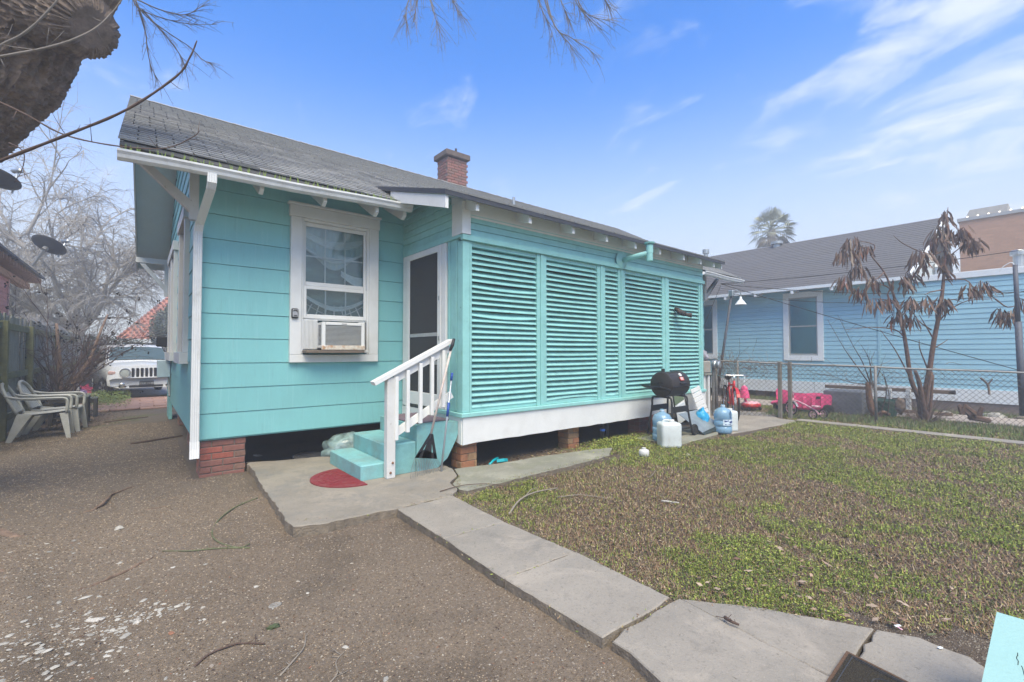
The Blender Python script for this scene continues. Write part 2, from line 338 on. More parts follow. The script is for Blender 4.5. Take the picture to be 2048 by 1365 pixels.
def grid_mesh(name, xs, ys, zf, m, extra=None):
    X_, Y_ = np.meshgrid(xs, ys, indexing='ij'); Z_ = zf(X_, Y_); nx, ny = X_.shape
    me = bpy.data.meshes.new(name); me.vertices.add(nx * ny)
    me.vertices.foreach_set('co', np.stack([X_, Y_, Z_], -1).astype(np.float32).ravel())
    i = np.arange(nx * ny).reshape(nx, ny)
    q = np.stack([i[:-1, :-1], i[1:, :-1], i[1:, 1:], i[:-1, 1:]], -1).reshape(-1, 4)
    me.loops.add(q.size); me.loops.foreach_set('vertex_index', q.ravel().astype(np.int32))
    me.polygons.add(len(q)); me.polygons.foreach_set('loop_start', np.arange(0, q.size, 4, dtype=np.int32)); me.polygons.foreach_set('loop_total', np.full(len(q), 4, dtype=np.int32))
    me.polygons.foreach_set('use_smooth', np.ones(len(q), dtype=bool)); me.update(calc_edges=True); me.materials.append(m)
    if extra is not None:
        c = extra(X_, Y_); a = me.color_attributes.new('Col', 'FLOAT_COLOR', 'POINT'); a.data.foreach_set('color', c.astype(np.float32).ravel())
    return me
def raw_quads(name, V, C, m, n=4, parent=None):
    # V: (k, n, 3) polygons; C: (k, 3) colour of each polygon's material attribute
    k = len(V); me = bpy.data.meshes.new(name); me.vertices.add(k * n); me.vertices.foreach_set('co', V.astype(np.float32).ravel())
    me.loops.add(k * n); me.loops.foreach_set('vertex_index', np.arange(k * n, dtype=np.int32))
    me.polygons.add(k); me.polygons.foreach_set('loop_start', np.arange(0, k * n, n, dtype=np.int32)); me.polygons.foreach_set('loop_total', np.full(k, n, dtype=np.int32))
    me.update(calc_edges=True); me.materials.append(m)
    a = me.color_attributes.new('Col', 'FLOAT_COLOR', 'POINT')
    cc = np.repeat(np.concatenate([C, np.ones((k, 1))], 1)[:, None, :], n, 1); a.data.foreach_set('color', cc.astype(np.float32).ravel())
    return link(name, me, parent)
def ground_col(x, y):
    m = lawnmask(x, y)[..., None]
    n_ = fnoise(x, y, 1.2, 11)[..., None]; f_ = fnoise(x, y, 9, 12)[..., None]
    dirt = np.array([0.155, 0.116, 0.080]) * (0.85 + 0.3 * n_)
    dark_soil = np.array([0.10, 0.082, 0.064])
    # darker soil colour from the house line back, mottled by noise
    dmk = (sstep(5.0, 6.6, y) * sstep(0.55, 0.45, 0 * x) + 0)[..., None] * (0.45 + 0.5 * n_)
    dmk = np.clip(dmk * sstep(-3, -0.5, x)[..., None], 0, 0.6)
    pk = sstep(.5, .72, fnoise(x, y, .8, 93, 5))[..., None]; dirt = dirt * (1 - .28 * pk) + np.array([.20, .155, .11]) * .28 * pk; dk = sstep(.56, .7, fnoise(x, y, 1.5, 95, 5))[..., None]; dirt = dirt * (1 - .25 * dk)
    d = dirt * (1 - dmk) + dark_soil * dmk
    moss = (sstep(0.52, 0.62, fnoise(x, y, 1.6, 21)) * sstep(11.5, 12.5, y) * sstep(15.2, 14.2, y) * sstep(-1.1, -0.6, x) * sstep(0.7, 0.5, x))[..., None]
    d = d * (1 - 0.6 * moss) + np.array([0.09, 0.10, 0.03]) * 0.6 * moss
    l = np.array([0.085, 0.062, 0.045]) * (0.8 + 0.4 * f_)
    ms2 = (sstep(0.46, 0.6, fnoise(x, y, 2.1, 23)) * sstep(2.4, 2.6, x) * sstep(4.3, 3.9, x) * sstep(3.0, 3.4, y) * sstep(4.5, 4.2, y))[..., None]
    l = l * (1 - 0.75 * ms2) + np.array([0.10, 0.115, 0.02]) * 0.75 * ms2
    # the strip of paler soil beside the walk
    c = d * (1 - m) + l * m
    return np.concatenate([c, np.ones_like(m)], -1)
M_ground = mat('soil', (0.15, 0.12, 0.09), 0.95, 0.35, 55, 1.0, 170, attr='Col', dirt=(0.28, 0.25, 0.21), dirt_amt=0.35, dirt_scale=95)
xs = np.concatenate([np.arange(-6, -1.6, 0.1), np.arange(-1.6, 3.2, 0.028), np.arange(3.2, 8, 0.06), np.arange(8, 19.01, 0.14)])
ys = np.concatenate([np.arange(-3, 0, 0.1), np.arange(0, 4.6, 0.028), np.arange(4.6, 8, 0.05), np.arange(8, 24.01, 0.12)])
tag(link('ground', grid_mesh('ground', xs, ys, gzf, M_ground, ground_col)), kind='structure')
M_far = mat('far_ground', (0.10, 0.105, 0.06), 0.95, 0.3, 0.6)
mb = MB()
S_, A_, B_, C_, D_ = 320, -6, 19, -3, 24
for x0, x1, y0, y1 in ((-S_, A_, -S_, S_), (B_, S_, -S_, S_), (A_, B_, -S_, C_), (A_, B_, D_, S_)):
    mb.add([(x0, y0, -0.03), (x1, y0, -0.03), (x1, y1, -0.03), (x0, y1, -0.03)], [(0, 1, 2, 3)])
tag(mb.build('terrain', M_far), kind='structure')

# gravel: tens of thousands of small flattened stones pressed into the soil
M_stone = mat('gravel_stone', (0.4, 0.38, 0.34), 0.85, 0.15, 80, attr='Col')
def stones(name, P, S, C, flat=0.45, seed=1):
    g = np.random.default_rng(seed); k = len(P); a0 = np.arange(6) * math.pi / 3
    rimr = g.uniform(0.6, 1.25, (k, 6)); top = g.uniform(0.35, 0.7, (k, 1))
    rim = np.stack([np.cos(a0)[None] * rimr, np.sin(a0)[None] * rimr, g.uniform(-.1, .25, (k, 6))], -1)
    tp = np.stack([np.cos(a0)[None] * rimr * top, np.sin(a0)[None] * rimr * top, g.uniform(.7, 1.1, (k, 6))], -1)
    V = np.concatenate([rim, tp], 1); V[..., 0] *= g.uniform(0.9, 2.0, (k, 1)); V[..., 2] *= flat
    a = g.uniform(0, 6.28, k); ca, sa = np.cos(a)[:, None], np.sin(a)[:, None]
    V = np.stack([V[..., 0] * ca - V[..., 1] * sa, V[..., 0] * sa + V[..., 1] * ca, V[..., 2]], -1) * S[:, None, None] + P[:, None, :]
    quad = np.array([(i, (i + 1) % 6, 6 + (i + 1) % 6, 6 + i) for i in range(6)] + [(6, 7, 8, 9), (6, 9, 10, 11)])
    T = V[:, quad, :].reshape(-1, 4, 3)
    return raw_quads(name, T, np.repeat(C, 8, 0), M_stone, 4)
# the finest chips: single pyramids
N = 230000
px = rng.uniform(-2.4, 2.5, N); py = 0.35 + (rng.random(N) ** 2.0) * 12.0
keep = (lawnmask(px, py) < 0.5) & ~((px > 1.77) & (py < 3.87)) & ~((px > 0.975) & (py > 3.89)) & ~((px > 0.5) & (py > 6.5)) & (rng.random(N) < .35 + 1.1 * fnoise(px, py, 1.8, 61))
px, py = px[keep], py[keep]; k_ = len(px); s_c = rng.uniform(.0014, .0040, k_) * (1 + .18 * py); a_c = rng.uniform(0, 6.28, k_)
B3 = np.stack([np.stack([px + np.cos(a_c + t) * s_c * 1.3, py + np.sin(a_c + t) * s_c, gzf(px, py)], -1) for t in (0, 2.1, 4.2)], 1); tp_ = np.stack([px, py, gzf(px, py) + s_c * .8], -1)
T3 = np.stack([np.stack([B3[:, i], B3[:, (i + 1) % 3], tp_], 1) for i in range(3)], 1).reshape(-1, 3, 3)
tn = rng.random((k_, 1)); mot_ = (.85 + .55 * fnoise(px, py, 1.3, 97, 5))[:, None]; cl3 = mot_ * np.where(rng.random((k_, 1)) < .20, np.array([.25, .20, .145]) * (.7 + .6 * tn), np.array([.115, .084, .056]) * (.5 + 1.1 * tn))
tag(raw_quads('soil_crumbs', T3, np.repeat(cl3, 3, 0), M_stone, 3), 'fine brown and buff crumbs of soil and grit over the dirt yard', 'grit', kind='stuff')
N = 36000
px = rng.uniform(-2.4, 2.7, N); py = 0.35 + (rng.random(N) ** 1.9) * 11.0
keep = (lawnmask(px, py) < 0.5) & ~((px > 1.77) & (py < 3.87)) & ~((px > 0.975) & (py > 3.89)) & ~((px > 0.5) & (py > 6.5))
px, py = px[keep], py[keep]
left = sstep(0.9, -0.3, px + 0.25 * (py - 2)) * sstep(5.5, 2.0, py)
sz = 0.0022 + 0.0035 * rng.random(len(px)) ** 2 + (rng.random(len(px)) < 0.05 + 0.10 * left) * rng.random(len(px)) ** 2 * (0.007 + 0.008 * left)
tone = rng.random((len(px), 1)); light = np.array([0.34, 0.30, 0.24]); midc = np.array([0.24, 0.20, 0.16]); rust = np.array([0.26, 0.12, 0.07])
pl = rng.random((len(px), 1)) < (0.25 + 0.35 * left[:, None])
cc = np.where(pl, light * (0.7 + 0.5 * tone), midc * (0.6 + 0.6 * tone)); cc = np.where(rng.random((len(px), 1)) < 0.02, rust, cc)
tag(stones('gravel', np.stack([px, py, gzf(px, py) + sz * 0.12], -1), sz, cc, seed=3), 'grey brown gravel of fine chips and crushed shell over the dirt yard', 'gravel', kind='stuff')
N = 1500
px = rng.uniform(-1.4, 1.2, N); py = 0.5 + rng.random(N) ** 1.5 * 4.6
keep = rng.random(N) < sstep(1.2, -0.2, px + 0.2 * (py - 1.5)) * 0.9 + 0.04
px, py = px[keep], py[keep]
qx = np.concatenate([rng.normal(-0.28, .28, 330), rng.normal(-0.02, .12, 90)]); qy = np.concatenate([rng.normal(3.29, .26, 330), rng.normal(3.33, .05, 90)]); px = np.concatenate([px, qx]); py = np.concatenate([py, np.maximum(qy, .3)])
sz = 0.004 + 0.014 * rng.random(len(px)) ** 4.5
tag(stones('shell_fragments', np.stack([px, py, gzf(px, py) + sz * 0.1], -1), sz, np.array([0.42, 0.39, 0.335]) * (0.55 + 0.45 * rng.random((len(px), 1))), 0.3, seed=5), 'white shell pieces scattered in the dirt at the lower left', 'shell fragments', kind='stuff')
# single stones one can pick out
def rock(name, label, loc, r, m, sx=1.4, sz_=0.6, seed=0, cat='stone', group=None):
    mb = MB(); g = random.Random(seed); n = 9
    prof = [(0.75, -0.3), (1.0, 0.0), (0.93, 0.3), (0.6, 0.62), (0.2, 0.75)]
    mb.lathe(prof, n); a0 = g.uniform(0, 6)
    k1, k2 = g.uniform(.15, .35), g.uniform(.1, .25)
    vs = []
    for x, y, z in mb.v:
        a = math.atan2(y, x); f = 1 + k1 * math.sin(2 * a + a0) + k2 * math.sin(3 * a + a0 * 2) + g.uniform(-.1, .1)
        vs.append((x * f * sx * r, y * f * r, (z * sz_ + .12 * math.sin(a * 2 + a0)) * r + g.uniform(-.05, .05) * r))
    mb.v = vs; o = mb.build(name, m); o.location = loc; o.rotation_euler = (g.uniform(-.15, .15), g.uniform(-.15, .15), g.uniform(0, 3)); return tag(o, label, cat, group)
M_rk = mat('pale_stone', (0.42, 0.39, 0.34), 0.85, 0.35, 50, 0.6, 90, dirt=(0.2, 0.16, 0.12), dirt_amt=0.8, dirt_scale=40); M_rkd = mat('dark_stone', (0.13, 0.105, 0.085), 0.9, 0.3, 30, 0.4, 60)
for i, (p, r, lab, dk) in enumerate((
    ((0.461, 3.016, 0), 0.026, 'dark brown stone lying alone in the gravel below the patio slab', 1),
    ((-0.175, 3.466, 0), 0.034, 'largest white shell lump in the cluster at the lower left', 0),
    ((0.011, 3.302, 0), 0.032, 'white shell lump at the right end of the lower left cluster', 0),
    ((-0.226, 3.397, 0), 0.028, 'pale grey flat stone just below the largest white shell lump', 0),
    ((1.089, 1.914, 0), 0.026, 'white stone alone near the bottom edge left of the walk', 0),
    ((0.296, 3.242, 0), 0.018, 'cream pebble left of the dark brown stone', 0),
    ((-0.121, 5.153, 0), 0.03, 'white pebble near the roots up the dirt slope', 0),
    ((-0.274, 2.996, 0), 0.024, 'buff oval stone near the bottom left corner', 0),
    ((1.335, 7.474, 0), 0.035, 'pale lump of rubble under the house by the brick corner pier', 0),
    ((5.965, 3.412, 0.05), 0.045, 'grey stone lying in the lawn in front of the grill', 0))):
    rock('stone', lab, p, r, M_rkd if dk else M_rk, seed=i)
mb = MB(); mb.lathe([(0.026, 0), (0.03, 0.004), (0.024, 0.009), (0.02, 0.005), (0.0, 0.004)], 12, sx=1.3)
ob = mb.build('shell', M_rkd if False else mat('grey_shell', (.27, .25, .22), .8, .4, 60, .5, 90), smooth=True); ob.location = (0.639, 3.003, 0.0); tag(ob, 'half buried grey oyster shell right of the dark brown stone', 'shell')

# ---------------------------------------------------------------- slabs and walks
def slab(name, poly, top, thick, m, parent=None, kind='structure', jit=0.0, seed=0, sub=0.06, label=None):
    g = random.Random(seed); out = []
    for i, p in enumerate(poly):
        q = poly[(i + 1) % len(poly)]; L = math.dist(p[:2], q[:2]); k = max(1, int(L / sub))
        for j in range(k):
            t = j / k; out.append((p[0] + (q[0] - p[0]) * t + (g.uniform(-jit, jit) if j else 0), p[1] + (q[1] - p[1]) * t + (g.uniform(-jit, jit) if j else 0)))
    n = len(out); cx = sum(p[0] for p in out) / n; cy = sum(p[1] for p in out) / n
    me_v = []; ins = 0.008
    for zz, k in ((top, 1), (top - 0.006, 0), (top - thick, 0)):
        for x, y in out:
            d = math.hypot(x - cx, y - cy) or 1; f = 1 - ins / d if k else 1 + (g.uniform(-jit, jit) * 0.6 / d if zz < top - 0.01 else 0)
            me_v.append((cx + (x - cx) * f, cy + (y - cy) * f, zz))
    fs = [tuple(range(n))] + [(r_ * n + i, (r_ + 1) * n + i, (r_ + 1) * n + (i + 1) % n, r_ * n + (i + 1) % n) for r_ in (0, 1) for i in range(n)]
    me = bpy.data.meshes.new(name); me.from_pydata(me_v, [], fs); me.materials.append(m); me.materials.append(M_concside)
    for pl_ in me.polygons[n + 1:]: pl_.material_index = 1
    me.update()
    a = me.polygons[0]
    if a.normal.z < 0:
        me.flip_normals()
    o = link(name, me, parent)
    if kind and parent is None: tag(o, kind=kind)
    if parent is not None: KIDS.setdefault(parent.name, []).append(o)
    return o
patio = slab('patio_slab', [(1.06, 6.66), (1.055, 6.03), (1.0, 5.3), (0.985, 4.6), (0.955, 4.18), (0.975, 3.985), (1.156, 3.898), (1.398, 3.889), (1.615, 3.878), (1.80, 3.84), (2.40, 3.86), (2.54, 4.0), (2.60, 4.25), (2.80, 4.42), (2.94, 4.75), (2.94, 5.6), (2.1, 6.35), (1.414, 6.5)], 0.1, 0.16, M_conc2, jit=0.012, seed=2)
slab('house_side_slab', [(2.955, 4.72), (3.566, 4.60), (4.2, 4.55), (4.99, 4.43), (5.42, 4.30), (4.98, 4.0), (4.126, 3.95), (3.47, 3.94), (3.02, 3.91), (2.60, 3.90), (2.56, 4.0), (2.62, 4.22), (2.82, 4.40)], 0.094, 0.12, M_conc3, jit=0.012, seed=5)
walk = tag(bpy.data.objects.new('garden_walk', None), kind='structure'); COL.objects.link(walk)
slab('walk_slab', [(1.80, 3.825), (2.39, 3.845), (2.352, 2.985), (1.79, 3.01)], 0.1, 0.14, M_conc, walk, jit=0.004, seed=1)
slab('walk_slab', [(1.79, 3.0), (2.352, 2.975), (2.385, 2.225), (1.765, 2.245)], 0.101, 0.14, M_conc, walk, jit=0.004, seed=6)
slab('walk_slab', [(1.765, 2.235), (2.385, 2.215), (2.362, 1.475), (2.18, 1.46), (1.98, 1.47), (1.775, 1.475)], 0.104, 0.14, M_conc, walk, jit=0.004, seed=3)
slab('walk_slab', [(1.80, 1.435), (1.93, 1.462), (2.10, 1.445), (2.19, 1.455), (2.405, 1.44), (2.338, .665), (2.30, 0.2), (1.735, 0.2), (1.74, 1.11), (1.80, 1.33)], 0.096, 0.14, M_conc, walk, jit=0.005, seed=4)
slab('walk_slab', [(2.412, 1.43), (2.68, 1.10), (2.918, 0.66), (2.345, 0.665)], 0.093, 0.12, M_conc, walk, jit=0.004, seed=8)
slab('walk_slab', [(2.925, 0.65), (3.01, 0.50), (3.0, 0.32), (2.84, 0.2), (2.31, 0.2), (2.346, 0.655)], 0.091, 0.12, M_conc, walk, jit=0.01, seed=9)
slab('rear_drive', [(9.05, 5.6), (9.05, 4.35), (7.95, 3.82), (8.5, 3.74), (10.455, 3.58), (10.7, 3.7), (10.72, 4.0), (11.6, 4.66), (10.9, 5.6)], 0.07, 0.09, M_conc, jit=0.01, seed=11, sub=0.2)
slab('edging_path', [(10.67, 3.69), (10.67, -2.0), (11.0, -2.0), (11.0, 3.69)], 0.075, 0.09, M_conc, sub=0.3)
slab('grill_pad', [(6.33, 4.55), (6.40, 3.79), (7.75, 3.87), (8.2, 4.1), (8.2, 4.55)], 0.09, 0.05, M_conc3, jit=0.006, sub=0.1)
slab('neighbour_drive', [(13.1, 8.0), (13.1, -2.5), (14.55, -2.5), (14.55, 8.0)], 0.075, 0.09, mat('pink_concrete', (0.36, 0.30, 0.26), 0.9, 0.1, 2, 0.2, 60), sub=0.6)
# brick apron and concrete drive by the car
apron = tag(bpy.data.objects.new('brick_apron', None), kind='structure'); COL.objects.link(apron)
bm_ = [MB().bbox(-0.29, 0.29, -0.14, 0.14, -0.05, 0, 0.012).mesh('brick', mat('paver_' + str(i), c, 0.9, 0.2, 8, 0.3, 60)) for i, c in enumerate(((0.33, 0.20, 0.16), (0.37, 0.24, 0.19), (0.29, 0.18, 0.15)))]
for j in range(13):
    for i in range(5):
        x = -1.5 + i * 0.6 + (0.3 if j % 2 else 0) ; y = 15.6 + j * 0.3
        if x > 1.6 or (j < 2 and i in (0, 4)): continue
        inst('paver', bm_[(i * 7 + j * 3) % 3], apron, (x, y, 0.045 + random.uniform(-.012, .012)), (random.uniform(-.015, .015), random.uniform(-.015, .015), random.uniform(-.02, .02)))
slab('driveway', [(-3.6, 19.6), (1.9, 19.5), (2.5, 26), (-1.2, 27), (-3.4, 23.6)], 0.05, 0.09, mat('pale_drive_concrete', (0.42, 0.38, 0.34), 0.9, 0.1, 2), sub=1)
slab('street', [(-40, 27), (60, 27), (60, 33), (-40, 33)], 0.03, 0.09, mat('street_concrete', (0.34, 0.33, 0.31), 0.9, 0.1, 1), sub=8)
# ---------------------------------------------------------------- the turquoise house
house = thing('wooden_house', 'raised turquoise wooden house with louvered back porch and grey shingle roof', 'house', (3.2, 6.5, 0))
EX = 0.30
def lapboard(mb, axis, a, b, face, z0, z1, out, thick=0.02, M=None):
    # one lap board; axis 'x' runs along X with its face towards -Y at y=face; 'y' runs along Y facing -X at x=face
    t = thick * out
    poly = [(face - t, z0), (face + 0.012, z0), (face + 0.012, z1), (face - t * 0.35, z1)]
    mb.prism(poly, axis, a, b)
wall = MB().box(0.53, 1.63, 6.515, 6.56, 0.45, 3.92).build('wall', M_teal, house)
for a_, b_, c_, d_ in ((2.58, 12.25, 0.45, 3.92), (1.632, 2.578, 0.45, 1.49), (1.632, 2.578, 3.30, 3.92)): MB().box(a_, b_, 6.515, 6.56, c_, d_).build('wall_sheathing', M_teal, wall)
side = MB().box(0.525, 0.57, 6.57, 13.45, 0.45, 3.95).build('side_wall', M_teal, house)
WIN = (1.60, 2.60, 1.50, 3.36)
for k in range(12):
    z0 = 0.471 + k * EX; z1 = min(z0 + EX - 0.006, 3.93)
    if z0 > 3.9: break
    segs = [(0.50, 3.13)] if (z1 < WIN[2] + 0.02 or z0 > WIN[3]) else [(0.50, WIN[0]), (WIN[1], 3.13)]
    for a, b in segs:
        mb = MB(); lapboard(mb, 'x', a, b, 6.50, z0, z1, 1, 0.013); mb.build('siding_board', M_teal, wall)
    mb = MB(); lapboard(mb, 'x', 9.06, 12.25, 6.50, z0, z1, 1); mb.build('siding_board', M_teal, wall)
    mb = MB()
    lapboard(mb, 'y', 6.505, 13.45, 0.512, z0, z1, 1, 0.016); mb.build('siding_board', M_tealside, side)
# gable triangle above the side wall
zt = lambda y: 3.58 + 0.54 * (y - 5.8) if y < 10 else 5.846 - 0.54 * (y - 10)
for k in range(8):
    z0 = 3.95 + k * 0.25; z1 = z0 + 0.244
    ya = 5.8 + (z1 + 0.02 - 3.58) / 0.54; yb = 20 - ya
    if yb - ya < 0.1: break
    mb = MB(); lapboard(mb, 'y', ya, yb, 0.512, z0, z1, 1); mb.build('siding_board', M_tealside, side)
MB().box(0.478, 0.535, 6.462, 6.50, 0.46, 3.9).build('corner_board', M_teal, house)
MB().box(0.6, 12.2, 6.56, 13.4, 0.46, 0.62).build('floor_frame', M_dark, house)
MB().box(12.2, 12.24, 6.56, 13.45, 0.46, 3.95).build('far_wall', M_teal, house)
MB().box(0.6, 12.24, 13.41, 13.45, 0.46, 3.95).build('front_wall', M_teal, house)
# side windows seen edge on
for (ya, yb) in ((7.78, 8.75), (10.35, 11.2), (11.5, 12.2)):
    f = MB(); f.bbox(0.44, 0.51, ya - 0.13, ya, 1.5, 3.35); f.bbox(0.44, 0.51, yb, yb + 0.13, 1.5, 3.35); f.bbox(0.42, 0.51, ya - 0.17, yb + 0.17, 3.352, 3.52); f.bbox(0.40, 0.51, ya - 0.17, yb + 0.17, 1.34, 1.498)
    w = f.build('side_window', M_white2, house)
    MB().box(0.49, 0.50, ya, yb, 1.5, 3.35).build('pane', M_glass, w)
# back window
win = MB(); 
win.bbox(1.505, 1.645, 6.43, 6.50, 1.47, 3.30); win.bbox(2.565, 2.705, 6.43, 6.50, 1.47, 3.30)
win.bbox(1.49, 2.72, 6.425, 6.50, 3.302, 3.455); win.bbox(1.47, 2.74, 6.405, 6.50, 3.457, 3.49, 0.008)
win.bbox(1.505, 2.705, 6.428, 6.50, 1.365, 1.468)
win = win.build('window_frame', M_white, house)
mb = MB(); mb.bbox(1.645, 1.672, 6.45, 6.53, 1.47, 3.30); mb.bbox(2.538, 2.565, 6.45, 6.53, 1.47, 3.30); mb.bbox(1.672, 2.538, 6.45, 6.53, 3.265, 3.30); mb.bbox(1.645, 2.565, 6.44, 6.56, 1.49, 1.53)
mb.build('stop_moulding', M_white, win)
mb = MB(); mb.bbox(1.672, 1.71, 6.495, 6.525, 2.40, 3.262); mb.bbox(2.50, 2.538, 6.495, 6.525, 2.40, 3.262); mb.bbox(1.71, 2.50, 6.495, 6.525, 3.21, 3.262); mb.bbox(1.71, 2.50, 6.49, 6.525, 2.40, 2.455)
mb.build('upper_sash', M_white, win)
mb = MB(); mb.bbox(1.672, 1.715, 6.465, 6.492, 1.955, 2.398); mb.bbox(2.495, 2.538, 6.465, 6.492, 1.955, 2.398); mb.bbox(1.715, 2.495, 6.465, 6.492, 2.352, 2.398); mb.bbox(1.715, 2.495, 6.465, 6.492, 1.955, 2.012)
mb.build('lower_sash', M_white, win)
for x in (1.965, 2.24):
    MB().box(x - 0.009, x + 0.009, 6.512, 6.522, 2.455, 3.21).build('muntin', M_white, win)
    MB().box(x - 0.009, x + 0.009, 6.482, 6.49, 2.012, 2.352).build('muntin', M_white, win)
MB().box(1.71, 2.50, 6.513, 6.521, 2.80, 2.818).build('muntin', M_white, win)
def pane_mat(nm, base, rough, refl):
    m = bpy.data.materials.new(nm); m.use_nodes = True; n = m.node_tree.nodes; l = m.node_tree.links; n.clear()
    tr = n.new('ShaderNodeBsdfTransparent'); tr.inputs[0].default_value = base; gl = n.new('ShaderNodeBsdfGlossy'); gl.inputs['Roughness'].default_value = rough
    nz = n.new('ShaderNodeTexNoise'); nz.inputs['Scale'].default_value = 2.5; nz.inputs['Detail'].default_value = 2; bp = n.new('ShaderNodeBump'); bp.inputs['Strength'].default_value = 0.15; bp.inputs['Distance'].default_value = 0.05
    l.new(nz.outputs['Fac'], bp.inputs['Height']); l.new(bp.outputs[0], gl.inputs['Normal'])
    fr = n.new('ShaderNodeFresnel'); fr.inputs[0].default_value = 1.5; ad = n.new('ShaderNodeMath'); ad.operation = 'ADD'; ad.use_clamp = True; l.new(fr.outputs[0], ad.inputs[0]); ad.inputs[1].default_value = refl
    mx = n.new('ShaderNodeMixShader'); l.new(ad.outputs[0], mx.inputs[0]); l.new(tr.outputs[0], mx.inputs[1]); l.new(gl.outputs[0], mx.inputs[2])
    o = n.new('ShaderNodeOutputMaterial'); l.new(mx.outputs[0], o.inputs[0]); return m
M_pane = pane_mat('clear_pane', (0.86, 0.92, 0.92, 1), 0.03, 0.02)
MB().box(1.71, 2.50, 6.508, 6.511, 2.455, 3.21).build('upper_pane', M_pane, win)
MB().box(1.715, 2.495, 6.476, 6.479, 2.012, 2.352).build('lower_pane', M_pane, win)
# sheer curtain tied into swags behind the glass
M_curt = mat('sheer_curtain', (0.50, 0.60, 0.60), 0.9, 0.1, 6); M_curt2 = mat('lace_edge', (0.72, 0.76, 0.76), 0.9, 0.1, 6)
M_room = mat('dim_teal_blind', (0.20, 0.33, 0.33), 0.9, 0.25, 2.5, stretch=(1, 1, 5))
MB().box(1.64, 2.57, 6.64, 6.65, 1.9, 3.3).build('blind', M_room, win)
mb = MB()
def swag(mb, xa, xb, ztop, drop, width, y, n=26):
    rows = []
    for j in range(n):
        t = j / (n - 1); x = xa + (xb - xa) * t; zc = ztop - drop * math.sin(math.pi * t) 
        w = width * (0.6 + 0.4 * math.sin(math.pi * t))
        rows.append([(x, y + 0.012 * math.sin(k * 2.1 + j * 0.15), zc + w * (0.5 - k / 5)) for k in range(6)])
    mb.loft(rows, closed=False, caps=False)
swag(mb, 1.68, 2.56, 3.13, 0.12, 0.12, 6.57); swag(mb, 1.68, 2.54, 2.95, 0.17, 0.05, 6.565)
swag(mb, 1.66, 2.62, 2.30, 0.19, 0.07, 6.555); swag(mb, 1.66, 2.58, 2.21, 0.20, 0.02, 6.56)
swag(mb, 2.2, 2.75, 2.62, 0.1, 0.14, 6.56)
for k in range(9): # strands hanging from the lower swag
    x = 1.70 + k * 0.10; mb.add([(x, 6.56, 2.16), (x + 0.014, 6.56, 2.16), (x + 0.05 * (k - 4) * 0.6 + 0.02, 6.565, 1.97), (x + 0.05 * (k - 4) * 0.6, 6.565, 1.97)], [(0, 1, 2, 3)])
mb.build('curtain', M_curt2, win, smooth=True)
mb = MB(); rows = []
for j in range(50):
    x = 1.68 + 0.86 * j / 49; rows.append([(x, 6.585 + 0.006 * math.sin(j * 1.3), z) for z in (3.28, 2.78 + 0.12 * math.cos(j * 0.13))])
mb.loft(rows, closed=False, caps=False); mb.build('net', M_curt, win, smooth=True)
# key lock box on the casing
lb = thing('key_lock_box', 'small dark grey key lock box on the left window casing', 'lock box', (1.56, 6.42, 1.94))
MB().bbox(1.515, 1.600, 6.395, 6.428, 1.945, 2.075, 0.012).build('case', M_blackp, lb)
MB().bbox(1.525, 1.590, 6.386, 6.394, 1.962, 2.062, 0.006).build('face', mat('grey_plastic', (0.35, 0.35, 0.36), 0.4, 0.1), lb)
mb = MB(); mb.tube([(1.535, 6.384, 2.035), (1.545, 6.382, 2.05), (1.57, 6.382, 2.05), (1.58, 6.384, 2.035)], 0.006); mb.build('shackle', M_black, lb)
MB().box(1.54, 1.576, 6.383, 6.3855, 1.972, 1.984).build('button', M_black, lb)

# air conditioner
ac = thing('air_conditioner', 'white window air conditioner with rusty bottom edge and slatted grille', 'air conditioner', (2.14, 6.35, 1.53))
MB().bbox(1.86, 2.42, 6.27, 6.60, 1.555, 1.90, 0.01).build('case', mat('ac_white_metal', (0.72, 0.72, 0.70), 0.45, 0.05, 6, dirt=(0.32, 0.14, 0.05), dirt_amt=0.35, dirt_scale=9), ac)
M_rust = mat('rusty_white_metal', (0.62, 0.55, 0.46), 0.8, 0.25, 20, 0.3, 60, dirt=(0.42, 0.17, 0.04), dirt_amt=1.6, dirt_scale=13)
f = MB(); f.bbox(1.855, 1.90, 6.245, 6.268, 1.57, 1.905); f.bbox(2.385, 2.43, 6.245, 6.268, 1.57, 1.905); f.bbox(1.902, 2.383, 6.245, 6.268, 1.865, 1.905)
f.build('front_frame', M_white, ac); MB().box(1.66, 2.55, 6.48, 6.50, 1.935, 1.956).build('filler_bar', M_gutter, ac); MB().bbox(1.85, 2.435, 6.235, 6.268, 1.532, 1.590).build('rusty_rail', M_rust, ac)
MB().box(1.90, 2.385, 6.262, 6.267, 1.57, 1.865).build('coil', mat('coil_fins', (0.27, 0.275, 0.27), 0.6, 0.2, 40, dirt=(0.34, 0.29, 0.20), dirt_amt=0.7, dirt_scale=9), ac)
for k in range(17):
    z = 1.58 + k * 0.0165; MB().box(1.90, 2.385, 6.252, 6.259, z, z + 0.0065).build('grille_slat', mat('grille_grey', (0.45, 0.45, 0.43), 0.6) if k == 0 else bpy.data.materials['grille_grey'], ac)
for r_ in range(2):
    for k in range(16):
        z = 1.60 + k * 0.017; MB().box(1.856, 1.8602, 6.31 + r_ * 0.06, 6.355 + r_ * 0.06, z, z + 0.008).build('side_vent', M_blackp, ac)
mb = MB(); 
for k in range(11): mb.box(1.675 + k * 0.017, 1.687 + k * 0.017, 6.462, 6.476, 1.55, 1.93)
mb.box(1.675, 1.86, 6.476, 6.48, 1.54, 1.945); mb.build('accordion_panel', M_gutter, ac)
mb = MB(); mb.box(2.425, 2.52, 6.476, 6.48, 1.54, 1.945); mb.build('accordion_panel', M_gutter, ac)
